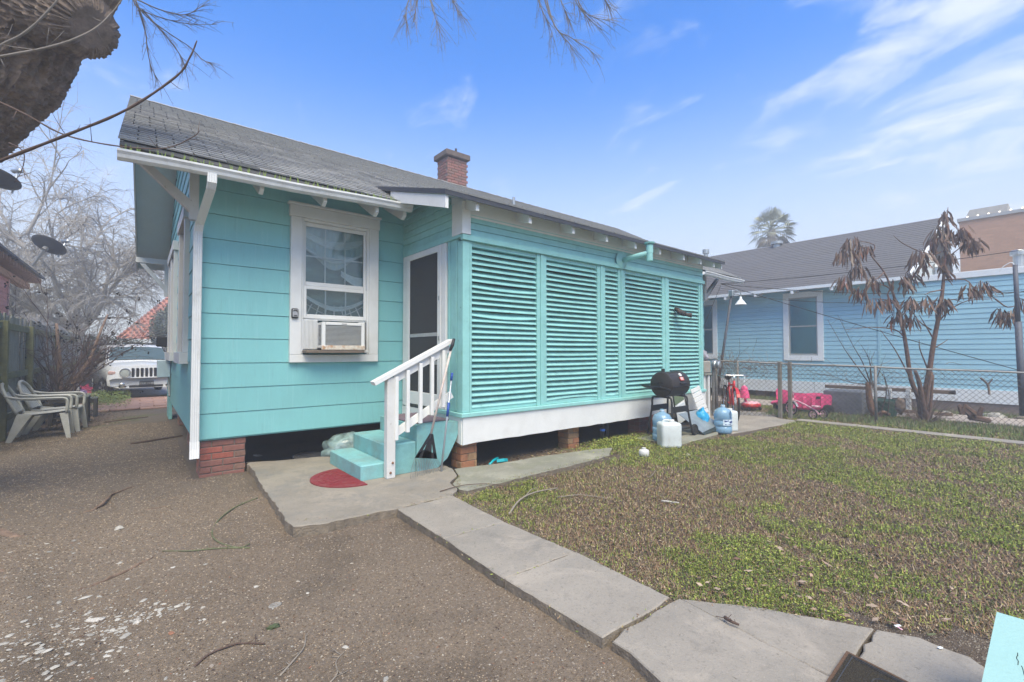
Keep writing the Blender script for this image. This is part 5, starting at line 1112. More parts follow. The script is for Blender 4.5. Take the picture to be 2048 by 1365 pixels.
# dry vines on the fence near the gate
M_vine = mat('dry_vine', (0.17, 0.13, 0.10), 0.95, 0.3, 10)
mb = MB()
for k in range(260):
    t = abs(random.gauss(0, 1)) * 0.75 if k % 4 else random.uniform(0, 4.3); z = fz(min(t, 5)) + random.gauss(-0.06, 0.09); p = fp(t, z) + side_ * random.uniform(-.08, .08); pts = [p]
    d = Vector((random.gauss(0, 1), random.gauss(0, 1), random.gauss(0.0, .8))).normalized() * random.uniform(.02, .07)
    for j in range(5): d = d + Vector((random.gauss(0, .02), random.gauss(0, .02), random.gauss(-.004, .02))); p = p + d; pts.append(p)
    mb.tube(pts, random.uniform(.0015, .004), 3, cap=False)
for k in range(40):
    p = fp(random.uniform(0.0, 0.35), 0.1) + side_ * random.uniform(-.1, .1); pts = [p]
    while pts[-1].z < random.uniform(.9, 1.6): pts.append(pts[-1] + Vector((random.gauss(0, .03), random.gauss(0, .03), random.uniform(.08, .14))))
    mb.tube(pts, .003, 3, cap=False)
tag(mb.build('dry_vines', M_vine), 'tangle of dry vines over the fence top near the lamp post', 'vines', kind='stuff')
# lamp post
lp_ = thing('lamp_post', 'thin dark pole with a white bell shaped lamp shade beside the porch end', 'lamp', (10.45, 5.3, 0.05))
L0, L1 = Vector((10.50, 5.34, 0.05)), Vector((10.6, 4.939, 2.834))
mb = MB(); mb.tube([L0, L1], [0.035, 0.028], 8); mb.build('pole', mat('blue_black_pipe', (0.06, 0.065, 0.08), 0.6, 0.3, 12), lp_, smooth=True)
Lc = L1 + Vector((0.10, -0.16, -0.05)); mb = MB(); mb.bbox(L1.x - .05, L1.x + .05, L1.y - .05, L1.y + .05, L1.z - 0.04, L1.z + .10, .01); mb.tube(ctube([L1 + Vector((0, 0, 0.05)), L1 + Vector((0.04, -0.08, 0.10)), Lc + Vector((0, 0, 0.08)), Lc], 3), 0.012, 6); mb.build('arm', M_galv, lp_)
mb = MB(); mb.lathe([(0.02, 0.0), (0.03, -0.06), (0.07, -0.11), (0.115, -0.17), (0.125, -0.185), (0.118, -0.185), (0.065, -0.12), (0.02, -0.06)], 20, Lc); smooth_mod(mb.build('lamp_shade', M_bwhite, lp_), 60)
# ---------------------------------------------------------------- blue house
BX = 15.5
bh = thing('blue_house', 'long light blue clapboard house with grey shingle gable roof behind the chain link fence', 'house', (16, 4, 0))
bwall = MB().box(BX + 0.01, BX + 0.08, -3.0, 13.0, 0.5, 3.45).build('wall', M_blue, bh)
BW = [(4.55, 5.62, 1.25, 3.32), (7.72, 8.8, 1.27, 3.32)]
nb = 23; ex = (3.42 - 0.60) / nb
for k in range(nb):
    z0 = 0.60 + k * ex; z1 = z0 + ex - 0.003
    spans = [(-3.0, 3.225), (3.295, 13.0)]
    for wa, wb, wz0, wz1 in BW:
        if z1 > wz0 + 0.02 and z0 < wz1 - 0.02:
            spans = [q for a, b in spans for q in (((a, wa + .05), (wb - .05, b)) if a < wa and b > wb else ((a, b),))]
    for a, b in spans:
        mb = MB(); lapboard(mb, 'y', a, b, BX, z0, z1, 1, 0.018); mb.build('clapboard', M_blue, bwall)
MB().bbox(BX - 0.03, BX + 0.01, 3.228, 3.292, 0.60, 3.45).build('joint_trim', M_blue, bh)
mb = MB(); mb.prism([(13.0, 0.27), (3.95, 0.27), (3.9, 0.30), (-3, 0.30), (-3, 0.595), (13.0, 0.655)], 'x', BX - 0.05, BX - 0.015); mb.build('skirt_board', M_bwhite, bh)
MB().box(BX - 0.02, BX + 0.3, -3.0, 3.9, -0.05, 0.30).build('foundation', mat('brown_foundation', (0.20, 0.155, 0.13), 0.9, 0.2, 5, 0.4, 40), bh)
MB().box(BX + 0.3, BX + 4, -3.0, 12.9, 0.3, 0.5).build('floor_frame', M_dark, bh)
for y in (6.2, 8.6, 11.0): MB().box(BX + 0.05, BX + 0.35, y, y + 0.3, 0, 0.4).build('pier', M_brick[1], bh)
for wa, wb, wz0, wz1 in BW:
    f = MB(); f.bbox(BX - 0.05, BX + 0.02, wa, wa + 0.15, wz0, wz1); f.bbox(BX - 0.05, BX + 0.02, wb - 0.15, wb, wz0, wz1); f.bbox(BX - 0.05, BX + 0.02, wa + 0.151, wb - 0.151, wz1 - 0.16, wz1); f.bbox(BX - 0.05, BX + 0.02, wa + 0.151, wb - 0.151, wz0, wz0 + 0.15)
    w = f.build('window_frame', M_bwhite, bh)
    m_ = (wz0 + wz1) / 2; mb = MB()
    for a, b, c, d in ((wa + .151, wa + .185, wz0 + .15, wz1 - .16), (wb - .185, wb - .151, wz0 + .15, wz1 - .16), (wa + .186, wb - .186, wz0 + .151, wz0 + .21), (wa + .186, wb - .186, wz1 - .20, wz1 - .161), (wa + .186, wb - .186, m_ - .02, m_ + .02)): mb.box(BX - 0.02, BX + 0.02, a, b, c, d)
    mb.build('sash', mat('grey_sash', (0.36, 0.37, 0.36), 0.6), w)
    MB().box(BX + 0.0, BX + 0.004, wa + .186, wb - .186, wz0 + .211, m_ - .021).build('lower_pane', M_pane, w); MB().box(BX + 0.006, BX + 0.009, wa + .186, wb - .186, m_ + .021, wz1 - .201).build('upper_pane', M_pane, w)
    mb = MB(); rows = [[(BX + 0.06 + 0.015 * math.sin(t * 40) + 0.012 * math.sin(t * 17 + z), wa + .15 + (wb - wa - .3) * t, z) for z in (wz0 + .2, wz0 + .8, wz0 + 1.4, wz1 - .1)] for t in np.linspace(0, 1, 40)]
    mb.loft(rows, closed=False, caps=False); mb.build('curtain', mat('green_curtain', (0.085, 0.155, 0.145), 0.9, 0.25, 3), w, smooth=True)
# roof: ridge along Y, real courses of shingles standing 8 mm proud of each other
ex_, ez_, rx_, rz_ = 14.98, 3.43, 18.6, 5.55
ns = 26; br = MB()
br.add([(ex_, 2.50, ez_ - .05), (ex_, 13.5, ez_ - .05), (rx_, 13.5, rz_ - .05), (rx_, 2.25, rz_ - .05)], [(0, 1, 2, 3)])
br.add([(rx_, 2.25, rz_ - .05), (rx_, 13.5, rz_ - .05), (22.2, 13.5, ez_), (22.2, 2.5, ez_)], [(0, 1, 2, 3)])
for k in range(ns):
    t0, t1 = k / ns, (k + 1) / ns; xa, za = ex_ + (rx_ - ex_) * t0, ez_ + (rz_ - ez_) * t0; xb, zb = ex_ + (rx_ - ex_) * t1, ez_ + (rz_ - ez_) * t1
    y0_, y1_ = 2.50 - .25 * t0, 13.5
    ysn = np.linspace(y0_, y1_, 26); low = [(xa, y, za + 0.012 + random.uniform(-.003, .003)) for y in ysn]; up = [(xb, y, zb + 0.001) for y in ysn]; bot = [(xa, y, za - 0.02) for y in ysn]
    br.loft([[bot[i], low[i], up[i]] for i in range(26)], closed=False, caps=False)
br.build('roof', M_roofb, bh)
mb = MB(); mb.prism([(ez_ - .09, 2.48), (ez_ - .0, 2.48), (ez_ - .0, 13.5), (ez_ - .09, 13.5)], 'x', 0, 0.02, M=Matrix.Translation((ex_ - .005, 0, 0)) @ Matrix(((1, 0, 0, 0), (0, 0, 1, 0), (0, 1, 0, 0), (0, 0, 0, 1)))); mb.build('fascia', M_bwhite, bh)
MB().box(ex_ + .02, BX, 2.5, 13.5, ez_ - .045, ez_ - .03).build('soffit', M_bwhite, bh)
for y in (4.2, 5.2, 6.25, 7.2, 8.0, 8.9, 9.8): MB().prism([(ex_ + .0, ez_ - .19), (ex_ + .10, ez_ - .19), (BX, ez_ - .08), (BX, ez_ - .047), (ex_ + .0, ez_ - .047)], 'y', y - .035, y + .035).build('rafter_tail', M_bwhite, bh)
# gable end: white rake board and grey white siding
mb = MB(); mb.add([(ex_ - .02, 2.49, ez_ - .10), (ex_ - .02, 2.49, ez_ + .06), (rx_, 2.22, rz_ + .10), (rx_, 2.22, rz_ - .14), (ex_ - .02, 2.53, ez_ - .10), (ex_ - .02, 2.53, ez_ + .06), (rx_, 2.26, rz_ + .10), (rx_, 2.26, rz_ - .14)], [(0, 3, 2, 1), (4, 5, 6, 7), (1, 2, 6, 5), (0, 4, 7, 3)]); mb.build('rake_board', M_bwhite, bh)
mb = MB(); mb.add([(BX, 2.75, 3.4), (20.8, 2.75, 3.4), (rx_, 2.55, rz_ - .06), (BX, 2.8, 3.6)], [(0, 1, 2, 3)]); mb.build('gable_siding', mat('pale_grey_siding', (0.46, 0.50, 0.50), 0.7), bh)
MB().bbox(BX - 0.06, BX - 0.0, -3.0, 2.70, 3.30, 3.45, 0.005).build('parapet_trim', M_bwhite, bh)
MB().box(BX + .0, 21, -3.0, 2.7, 3.40, 3.46).build('flat_roof', M_gutter, bh)
mb = MB(); mb.lathe([(.12, 5.25), (.12, 5.55), (.2, 5.56), (.2, 5.66), (0, 5.68)], 14, (18.5, 6.9, 0)); mb.build('roof_vent', M_galv, bh)
mb = MB(); mb.lathe([(.10, 3.46), (.10, 3.85), (.15, 3.86), (.15, 3.94), (.12, 3.98), (0, 3.99)], 14, (16.5, 0.75, 0)); mb.build('roof_vent', M_galv, bh)
mb = MB(); mb.lathe([(.07, 3.46), (.07, 3.8), (.12, 3.82), (0, 3.95)], 12, (16.8, 2.28, 0)); mb.build('roof_vent', M_galv, bh)
# brick building further back
bb = thing('brick_building', 'large tan orange brick building rising behind the blue house', 'building', (26, 0, 0))
def brick_mat(name, c1, c2, mo, sc):
    m = mat(name, c1, 0.9, 0.1, 3); nt = m.node_tree; n = nt.nodes; l = nt.links; b = n['Principled BSDF']
    g = n.new('ShaderNodeNewGeometry'); s_ = n.new('ShaderNodeSeparateXYZ'); l.new(g.outputs['Position'], s_.inputs[0]); c = n.new('ShaderNodeCombineXYZ'); l.new(s_.outputs[1], c.inputs[0]); l.new(s_.outputs[2], c.inputs[1])
    br_ = n.new('ShaderNodeTexBrick'); l.new(c.outputs[0], br_.inputs[0]); br_.inputs['Scale'].default_value = sc; br_.inputs['Color1'].default_value = (*c1, 1); br_.inputs['Color2'].default_value = (*c2, 1); br_.inputs['Mortar'].default_value = (*mo, 1); br_.inputs['Mortar Size'].default_value = 0.015; br_.inputs['Brick Width'].default_value = .5; br_.inputs['Row Height'].default_value = .17
    l.new(br_.outputs[0], b.inputs['Base Color']); return m
MB().box(26, 46, -14, 2.78, 0, 6.85).build('wall', brick_mat('tan_brick', (0.50, 0.27, 0.155), (0.42, 0.22, 0.125), (0.40, 0.28, 0.20), 2.2), bb)
MB().box(25.94, 46, -14, 2.84, 6.852, 6.98).build('coping', mat('grey_coping', (0.35, 0.35, 0.34), 0.7), bb)
mb = MB(); mb.prism([(2.75, 6.99), (2.55, 7.45), (1.45, 7.45), (1.50, 6.99)], 'x', 26.8, 27.6); mb.build('rooftop_screen', mat('beige_metal', (0.42, 0.39, 0.34), 0.8), bb)
Mlit = bpy.data.materials.new('warm_bulb'); Mlit.use_nodes = True; e_ = Mlit.node_tree.nodes['Principled BSDF']; e_.inputs['Emission Color'].default_value = (1, .8, .55, 1); e_.inputs['Emission Strength'].default_value = 1.6
for k in range(7):
    mb = MB(); mb.lathe([(0, 0), (0.03, 0.01), (0.035, 0.035), (0.02, 0.06), (0, 0.07)], 10, (26.1, 2.55 - k * 0.30, 6.99)); mb.build('light_bulb', Mlit, bb)
# palm
pm = thing('palm_tree', 'tall fan palm fading into mist beyond the blue house roof', 'palm tree', (30, 11.5, 0))
pc = Vector((30, 11.5, 9.0)); mb = MB(); mb.tube([(30, 11.5, 0), (30.05, 11.5, 5), pc], [.3, .22, .24], 10); mb.build('trunk', M_treefar, pm)
M_frond = mat('fan_frond', (0.30, 0.30, 0.19), 0.8, 0.25, 3); M_dead = mat('dead_frond', (0.24, 0.20, 0.14), 0.9, 0.2, 3)
for k in range(46):
    a = k * 2.39996; el = R(85) - R(150) * (k / 46) ** 1.05; L = random.uniform(1.0, 1.2)
    d = Vector((math.cos(a) * math.cos(el), math.sin(a) * math.cos(el), math.sin(el))); c = pc + d * L * .75; u = d.cross(Vector((0, 0, 1))); u = u.normalized() if u.length > .1 else Vector((1, 0, 0)); w = u.cross(d)
    mb = MB(); mb.tube([pc, c], .02, 3)
    for j in range(17):
        f = (j / 16 - .5) * R(190); dd = (d * math.cos(f) + u * math.sin(f)); tip = c + dd * L * .62 + Vector((0, 0, -0.20 * abs(math.sin(f)) - .10)); mid = c + dd * L * .36; q = w * .012 + dd.cross(w) * .022
        mb.add([c, mid + q, tip, mid - q], [(0, 1, 2, 3)])
    mb.build('frond', M_frond if k < 36 else M_dead, pm)

# ---------------------------------------------------------------- young tree with frost killed leaf clusters
def branch_tube(mb, pts, r0, r1, n=7, k=4):
    P_ = ctube(pts, k); m = len(P_); mb.tube(P_, [r0 + (r1 - r0) * i / (m - 1) for i in range(m)], n)
tt = thing('young_tree', 'two stemmed young tree with drooping clusters of dead brown leaves at the fence', 'tree', (12.0, 2.0, 0.05))
M_stem = mat('reddish_bark', (0.145, 0.085, 0.06), 0.9, 0.35, 12, 0.5, 40)
DT = 10.0
mb = MB(); branch_tube(mb, [(12.914, 2.038, -0.045), (12.872, 2.055, 0.488), (12.734, 2.154, 0.914), (12.649, 2.203, 1.553), (12.65, 2.253, 1.982), (12.624, 2.325, 2.415), (12.573, 2.417, 2.853), (12.504, 2.525, 3.24), (12.279, 2.697, 3.599)], .052, .012, 8); mb.build('stem', M_stem, tt, smooth=True)
mb = MB(); branch_tube(mb, [(12.913, 1.974, -0.058), (12.888, 1.977, 0.493), (12.894, 1.889, 1.078), (12.898, 1.8, 1.762), (12.903, 1.714, 2.283), (12.951, 1.658, 2.805), (12.975, 1.622, 3.326), (12.992, 1.592, 3.848), (12.992, 1.575, 4.37)], .060, .012, 8); mb.build('stem', M_stem, tt, smooth=True)
mb = MB(); branch_tube(mb, [(12.887, 1.93, -0.029), (12.73, 1.977, 0.503), (12.601, 2.005, 0.874), (12.467, 2.043, 1.116)], .06, .03, 7); branch_tube(mb, [(12.844, 1.962, 0.076), (12.743, 1.898, 0.613), (12.808, 1.83, 1.083)], .04, .022, 6); branch_tube(mb, [(12.903, 1.917, -0.029), (12.936, 1.874, 0.498), (12.96, 1.837, 1.025)], .035, .02, 6); mb.build('cut_stub', M_stem, tt, smooth=True)
brs_w = [
 ((12.898, 1.8, 1.762), (12.68, 1.903, 2.074), (12.513, 1.968, 2.279)),
 ((12.901, 1.712, 2.387), (12.938, 1.547, 2.584), (12.999, 1.37, 2.522)),
 ((12.951, 1.658, 2.805), (12.616, 1.805, 2.739), (12.403, 1.851, 2.675)),
 ((12.921, 1.703, 2.178), (12.941, 1.551, 2.378), (12.938, 1.291, 2.541), (13.222, 0.928, 2.57)),
 ((12.974, 1.62, 3.431), (13.042, 1.429, 3.617), (13.082, 1.261, 3.799)),
 ((12.979, 1.626, 3.118), (12.685, 1.727, 3.41), (12.311, 1.9, 3.492)),
 ((12.995, 1.596, 3.639), (12.604, 1.79, 3.514), (12.07, 2.09, 3.697), (11.821, 2.223, 3.868)),
 ((12.677, 2.236, 1.821), (12.453, 2.35, 1.98), (11.955, 2.624, 2.027), (11.387, 2.961, 1.97)),
 ((12.573, 2.417, 2.853), (12.357, 2.525, 2.953), (12.025, 2.668, 2.939)),
 ((12.623, 2.323, 2.501), (12.277, 2.472, 2.619), (11.946, 2.613, 2.628)),
 ((12.504, 2.525, 3.24), (12.23, 2.625, 3.061), (11.858, 2.801, 3.024)),
 ((12.279, 2.697, 3.599), (12.156, 2.728, 3.772), (11.903, 2.872, 3.707)),
 ((12.279, 2.697, 3.599), (12.326, 2.651, 3.838), (11.841, 2.915, 3.922)),
 ((12.913, 1.845, 1.975), (12.689, 2.021, 2.186), (12.364, 2.144, 2.596)),
 ((13.222, 0.928, 2.57), (13.271, 0.765, 2.39), (13.312, 0.601, 2.448)),
 ((12.948, 1.654, 3.013), (12.892, 1.314, 2.965), (12.91, 1.178, 2.75)),
 ((12.993, 1.577, 4.266), (13.013, 1.553, 4.527)),
 ((12.919, 1.853, 1.553), (12.929, 1.713, 1.657), (13.048, 1.612, 1.761)),
 ((12.877, 1.901, 1.131), (12.607, 1.979, 1.552), (12.455, 1.967, 1.758)),
 ((12.734, 2.154, 0.914), (12.331, 2.333, 1.553), (11.953, 2.499, 1.97))
]
for b_ in brs_w:
    mb = MB(); branch_tube(mb, b_, .016, .005, 5, 3); mb.build('branch', M_stem, tt, smooth=True)
def dead_leaf(m, seed):
    g = random.Random(seed); mb = MB(); L = 0.33; rings = []
    for j in range(6):
        t = j / 5; w = 0.023 * math.sin(math.pi * min(.97, t * .9 + .08)) ; tw = g.uniform(-.3, .3) + t * g.uniform(-.8, .8); z = -L * t; dx = 0.05 * math.sin(t * 2.2 * g.uniform(.4, 1.2)); f = w * .55
        c, s_ = math.cos(tw), math.sin(tw)
        rings.append([(dx + (-w) * c - f * s_, (-w) * s_ + f * c, z), (dx, 0, z), (dx + w * c - f * s_, w * s_ + f * c, z)])
    mb.loft(rings, closed=False, caps=False); return mb.mesh('dead_leaf', m, True)
M_dl = [mat('dead_leaf_' + n_, c, 0.85, 0.25, 10) for n_, c in (('umber', (0.085, 0.055, 0.042)), ('brown', (0.15, 0.095, 0.07)), ('tan', (0.27, 0.21, 0.16)), ('rust', (0.16, 0.07, 0.045)))]
leafm = [dead_leaf(M_dl[i % 4], i) for i in range(12)]
CL = [
 ((11.841, 2.915, 3.944), 7, 0.12),
 ((12.047, 2.817, 3.772), 12, 0.18),
 ((11.712, 3.029, 3.664), 12, 0.16),
 ((11.881, 2.837, 3.342), 9, 0.14),
 ((11.609, 3.002, 3.077), 9, 0.16),
 ((12.056, 2.639, 3.066), 8, 0.12),
 ((11.852, 2.811, 2.853), 8, 0.12),
 ((12.26, 2.214, 3.055), 10, 0.15),
 ((12.363, 2.063, 3.13), 6, 0.08),
 ((12.318, 2.438, 2.651), 9, 0.15),
 ((11.946, 2.613, 2.607), 8, 0.15),
 ((12.371, 2.074, 2.59), 8, 0.1),
 ((12.385, 2.266, 2.291), 10, 0.12),
 ((12.417, 2.047, 2.247), 4, 0.06),
 ((12.42, 1.84, 2.583), 4, 0.05),
 ((12.794, 1.664, 2.584), 13, 0.14),
 ((12.295, 1.912, 3.533), 12, 0.15),
 ((12.377, 1.852, 3.308), 4, 0.1),
 ((12.959, 1.601, 4.391), 7, 0.08),
 ((12.923, 1.64, 4.109), 12, 0.16),
 ((12.702, 1.699, 3.844), 8, 0.12),
 ((12.965, 1.481, 3.978), 10, 0.16),
 ((13.046, 1.348, 4.037), 5, 0.1),
 ((13.114, 1.236, 3.799), 10, 0.14),
 ((13.013, 1.585, 3.535), 8, 0.13),
 ((12.961, 1.637, 3.222), 4, 0.08),
 ((12.956, 1.266, 2.834), 8, 0.13),
 ((13.152, 1.105, 2.885), 9, 0.13),
 ((13.335, 0.844, 2.33), 6, 0.12),
 ((13.326, 0.723, 2.301), 6, 0.1),
 ((13.327, 0.587, 2.507), 6, 0.08)
]
xv, xf = [], []
for (c, n, w) in CL:
    for k in range(int(n * 1.6)):
        a = random.uniform(0, 6.28); r_ = w * math.sqrt(random.random()); me_ = random.choice(leafm); Mx = Matrix.LocRotScale(Vector(c) + Vector((math.cos(a) * r_, math.sin(a) * r_, random.uniform(-.02, .10) - 0.5 * r_)), Matrix.Rotation(random.gauss(0, .14) + math.sin(a) * .28, 3, 'X') @ Matrix.Rotation(random.gauss(0, .14) - math.cos(a) * .28, 3, 'Y') @ Matrix.Rotation(random.uniform(0, 6.28), 3, 'Z'), Vector((1, 1, random.uniform(.7, 1.15))))
        b0 = len(xv); xv += [Mx @ v.co for v in me_.vertices]; xf += [tuple(b0 + q for q in p.vertices) for p in me_.polygons]
mb = MB(); mb.add(xv, xf); tag(mb.build('dead_leaves', M_dl[1], tt, smooth=True), kind='stuff')
for (c, n, w) in CL:
    for k in range(n):
        a = random.uniform(0, 6.28); r_ = w * math.sqrt(random.random()); p = Vector(c) + Vector((math.cos(a) * r_, math.sin(a) * r_, random.uniform(-.02, .10) - 0.5 * r_))
        inst('dead_leaf', random.choice(leafm), tt, p, (random.gauss(0, .14) + math.sin(a) * .28, random.gauss(0, .14) - math.cos(a) * .28, random.uniform(0, 6.28)), (1, 1, random.uniform(.75, 1.2)))
mb = MB()
for k in range(60):
    a = random.uniform(0, 6.28); p = Vector((12.599, 1.941, 0.05)) + Vector((math.cos(a) * .12, math.sin(a) * .12, 0)); e = p + Vector((math.cos(a) * random.uniform(.1, .5), math.sin(a) * random.uniform(.1, .5), random.uniform(.1, .6))); mb.tube([p, p.lerp(e, .5) + Vector((0, 0, .06)), e], .004, 3)
mb.build('sucker_twigs', M_twigd, tt)
# cut back shrub left of it
shb = thing('cut_shrub', 'pruned shrub with a thick curved stump and thin bare shoots at the fence', 'shrub', (11.8, 3.0, 0.05))
mb = MB(); branch_tube(mb, [(12.444, 2.676, 0.054), (12.331, 2.76, 0.304), (12.284, 2.788, 0.63), (12.272, 2.791, 0.847)], .075, .05, 9); branch_tube(mb, [(12.444, 2.676, 0.054), (12.4, 2.578, 0.208), (12.398, 2.452, 0.168)], .06, .03, 7); mb.build('stump', mat('orange_brown_bark', (0.17, 0.09, 0.055), 0.9, 0.3, 10, 0.5, 40), shb, smooth=True)
shoots = [
 ((12.306, 2.765, 0.793), (11.968, 2.9, 1.177), (11.693, 3.047, 1.554), (11.334, 3.255, 2.193)),
 ((12.323, 2.751, 0.793), (12.111, 2.844, 1.284), (11.877, 2.958, 1.661), (11.616, 3.15, 2.307)),
 ((12.349, 2.731, 0.771), (12.219, 2.754, 1.338), (12.018, 2.843, 1.661)),
 ((12.244, 2.751, 0.797), (12.185, 2.723, 1.177), (12.206, 2.698, 1.425)),
 ((12.343, 2.628, 0.1), (12.325, 2.497, 0.594), (12.16, 2.491, 0.973), (12.01, 2.607, 1.184)),
 ((12.357, 2.486, 0.147), (12.247, 2.432, 0.604), (12.133, 2.508, 1.131)),
 ((12.349, 2.731, 0.739), (12.391, 2.622, 1.067), (12.383, 2.557, 1.317)),
 ((12.273, 2.792, 0.793), (11.847, 3.008, 0.854), (11.595, 3.21, 0.962))
]
mb = MB()
for b_ in shoots:
    branch_tube(mb, b_, .014, .003, 4, 3)
    for j in range(6):
        p = Vector(b_[1]).lerp(Vector(b_[-1]), random.random()); e = p + Vector((random.gauss(0, .06), random.gauss(0, .12), random.uniform(.02, .22))); mb.tube([p, e], .0025, 3)
for k in range(46):
    p = Vector((12.289, 2.778, 0.815)); e = p + Vector((random.gauss(0, .12), random.gauss(0, .18), random.gauss(-.08, .14))); mb.tube([p, p.lerp(e, .5) + Vector((0, 0, .03)), e], .003, 3)
mb.build('shoots', M_twigd, shb)
mb = MB(); 
for k in range(7): branch_tube(mb, [Vector((12.707, 1.293, 0.264)) + Vector((0, random.uniform(-.15, .1), 0)), Vector((12.704, 1.29, 0.442)) + Vector((0, random.uniform(-.2, .2), random.uniform(-.04, .06)))], .05, .03, 6)
branch_tube(mb, [(12.731, 1.275, 0.215), (12.884, 1.151, 0.185), (13.023, 1.039, 0.145)], .06, .05, 6)
tag(mb.build('tree_stump', M_stem), 'low jagged stump of cut stems in the grass right of the young tree', 'stump')
for p, lab, sx in (((12.431, 2.289, 0.372), 'shrivelled brown bark lump hanging in the fence left of the tree', 1), ((13.422, 1.079, 0.836), 'forked scrap of dry branch caught high in the chain link', 0)):
    if sx: tag(link('bark_lump', lump('bark_lump', .10, 2, M_bark, None, .7, .8, 1.5, .4), loc=p), lab, 'bark')
    else:
        mb = MB(); p = Vector(p); branch_tube(mb, [p + Vector((0, -.02, -.20)), p, p + Vector((0, .10, .14))], .02, .02, 5); branch_tube(mb, [p, p + Vector((0, -.07, .12))], .02, .012, 5); tag(mb.build('branch_scrap', M_bark), lab, 'branch')
# grey block, pot, ladder, stones behind the fence
def lean(name, label, cat, m, x0, x1, y0, y1, z0, z1): return tag(MB().bbox(x0, x1, y0, y1, z0, z1, .02).build(name, m), label, cat)
q0 = (12.179, 2.835, 0.06)
lean('concrete_block', 'big grey concrete block behind the fence at the pruned shrub', 'block', mat('grey_block', (0.15, 0.155, 0.165), .9, .25, 6, .4, 40), 12.65, 13.35, 2.98, 3.75, .05, .60)
pt = thing('green_pot', 'dark green plant pot right of the grey block behind the fence', 'pot', (12.95, 2.62, .06))
mb = MB(); mb.lathe([(0, 0), (.16, 0), (.24, .34), (.26, .34), (.26, .38), (.22, .38), (.15, .05)], 18, (12.95, 2.62, .06)); mb.build('body', mat('green_plastic', (.04, .11, .075), .5), pt)
ld = thing('wooden_ladder', 'old wooden ladder with white splattered rungs lying on its side behind the fence', 'ladder', (13.4, 2.4, .3))
M_ldw = mat('ladder_wood', (.20, .14, .10), .9, .3, 8); M_rung = mat('splattered_rung', (.68, .68, .66), .7, .2, 9, dirt=(.05, .04, .03), dirt_amt=1.0, dirt_scale=26)
lx = 13.45; mb = MB(); mb.bbox(lx, lx + .07, 1.62, 3.95, .60, .68, .008); mb.build('rail', M_ldw, ld); mb = MB(); mb.bbox(lx - .1, lx - .03, 1.60, 3.2, .14, .21, .008); mb.build('rail', M_ldw, ld)
for y in (3.0, 2.66, 2.32, 1.98): MB().bbox(lx - .075, lx - .01, y - .045, y + .045, .13, .66, .01).build('rung', M_rung, ld)
mb = MB(); mb.tube([(lx + .035, 1.66, .64), (lx + .035, 1.56, .64)], .045, 8); mb.build('end_cap', M_blackp, ld)
for k in range(7):
    rock('border_stone', 'rounded grey stone in the row edging the strip by the blue house', (14.75, 1.9 - k * .42, .06), .12 + .03 * (k % 3), M_rkd if k % 2 else M_rk, sz_=.55, seed=40 + k, group='stones edging the neighbour strip')
# dark pole at the right edge and its cables
po = thing('utility_pipe', 'tall dark metal service pipe at the right edge of the photo', 'pipe', (13, .2, 0))
U0, U1 = Vector((12.9, 0.583, 0.304)), Vector((12.9, 0.632, 3.169)); mb = MB(); mb.tube([U0, U0.lerp(U1, .62)], .05, 8); mb.tube([U0.lerp(U1, .62), U1], .035, 8); mb.build('pipe', mat('blue_black_pipe_dull', (.075, .08, .10), .6, .2, 12), po, smooth=True)
mb = MB(); mb.tube(ctube([U1 + Vector((0, 0, -.03)), U1 + Vector((0, .05, .05)), U1 + Vector((0, .16, -.02)), U1 + Vector((0, .22, -.12))], 4), .008, 5); mb.build('drip_loop', M_bwhite, po)
def cable(label, a, b, sag, r=.008):
    a, b = Vector(a), Vector(b); mb = MB(); mb.tube([a.lerp(b, t) + Vector((0, 0, -sag * 4 * t * (1 - t))) for t in np.linspace(0, 1, 20)], r, 5); tag(mb.build('cable', M_rubber), label, 'cable', 'cables strung from the porch end')
HK = Vector((11.8, 5.78, 3.30))
cable('highest black cable from the rear eave, rising to the right past the blue house roof', HK, (15.432, -1.046, 3.922), .12)
cable('black cable from the rear eave crossing below the blue house eave', HK, (14.762, -0.979, 2.775), .22)
cable('long black cable sloping down from the rear eave across the blue house window', HK, (14.11, -0.892, 0.536), .05)
cable('thin low cable from the lamp pole crossing the blue wall', L1 + Vector((0, 0, .02)), (15.1, -1.009, 3.143), .42, .006)
cable('cable hanging from the rear eave down to the bicycle corner', HK + Vector((0, 0, -.05)), (10.2, 5.9, 1.0), .0, .006)

# ---------------------------------------------------------------- pink toys by the fence
def zb(x, y): return gz(x, y)
wg = thing('toy_wagon', 'hot pink plastic toy wagon against the chain link fence', 'wagon', (11.2, 4.0, .06))
w0, w1 = Vector((11.844, 4.37, 0.06)), Vector((12.476, 3.516, 0.06)); wd_ = (w1 - w0); wl_ = wd_.length; wdn = wd_.normalized(); wpn = Vector((-wdn.y, wdn.x, 0)); wpn = wpn if wpn.x > 0 else -wpn
MW = Matrix(((wdn.x, wpn.x, 0, w0.x), (wdn.y, wpn.y, 0, w0.y), (0, 0, 1, .05), (0, 0, 0, 1)))
rings = []
for t, h0, h1, inset in ((0, .18, .50, .03), (.04, .12, .56, 0), (.28, .10, .50, 0), (.55, .09, .44, 0), (.8, .09, .46, 0), (.96, .11, .46, 0), (1, .2, .42, .03)):
    x = t * wl_; rings.append([MW @ Vector((x, y, z)) for y, z in ((inset, h0 + .05), (.04 + inset, h0), (.40 - inset, h0), (.44 - inset, h0 + .05), (.46 - inset, h1), (.42 - inset, h1), (.40 - inset, h0 + .12), (.06 + inset, h0 + .12), (.04 + inset, h1), (-.02 + inset, h1))])
mb = MB(); mb.loft(rings); smooth_mod(mb.build('tub', M_pink, wg), 35)
mb = MB()
for t in (.25, .45, .62, .80): mb.bbox(t * wl_ - .04, t * wl_ + .04, -.035, -.01, .13, .40, .012, M=MW)
mb.build('moulded_rib', M_pink, wg)
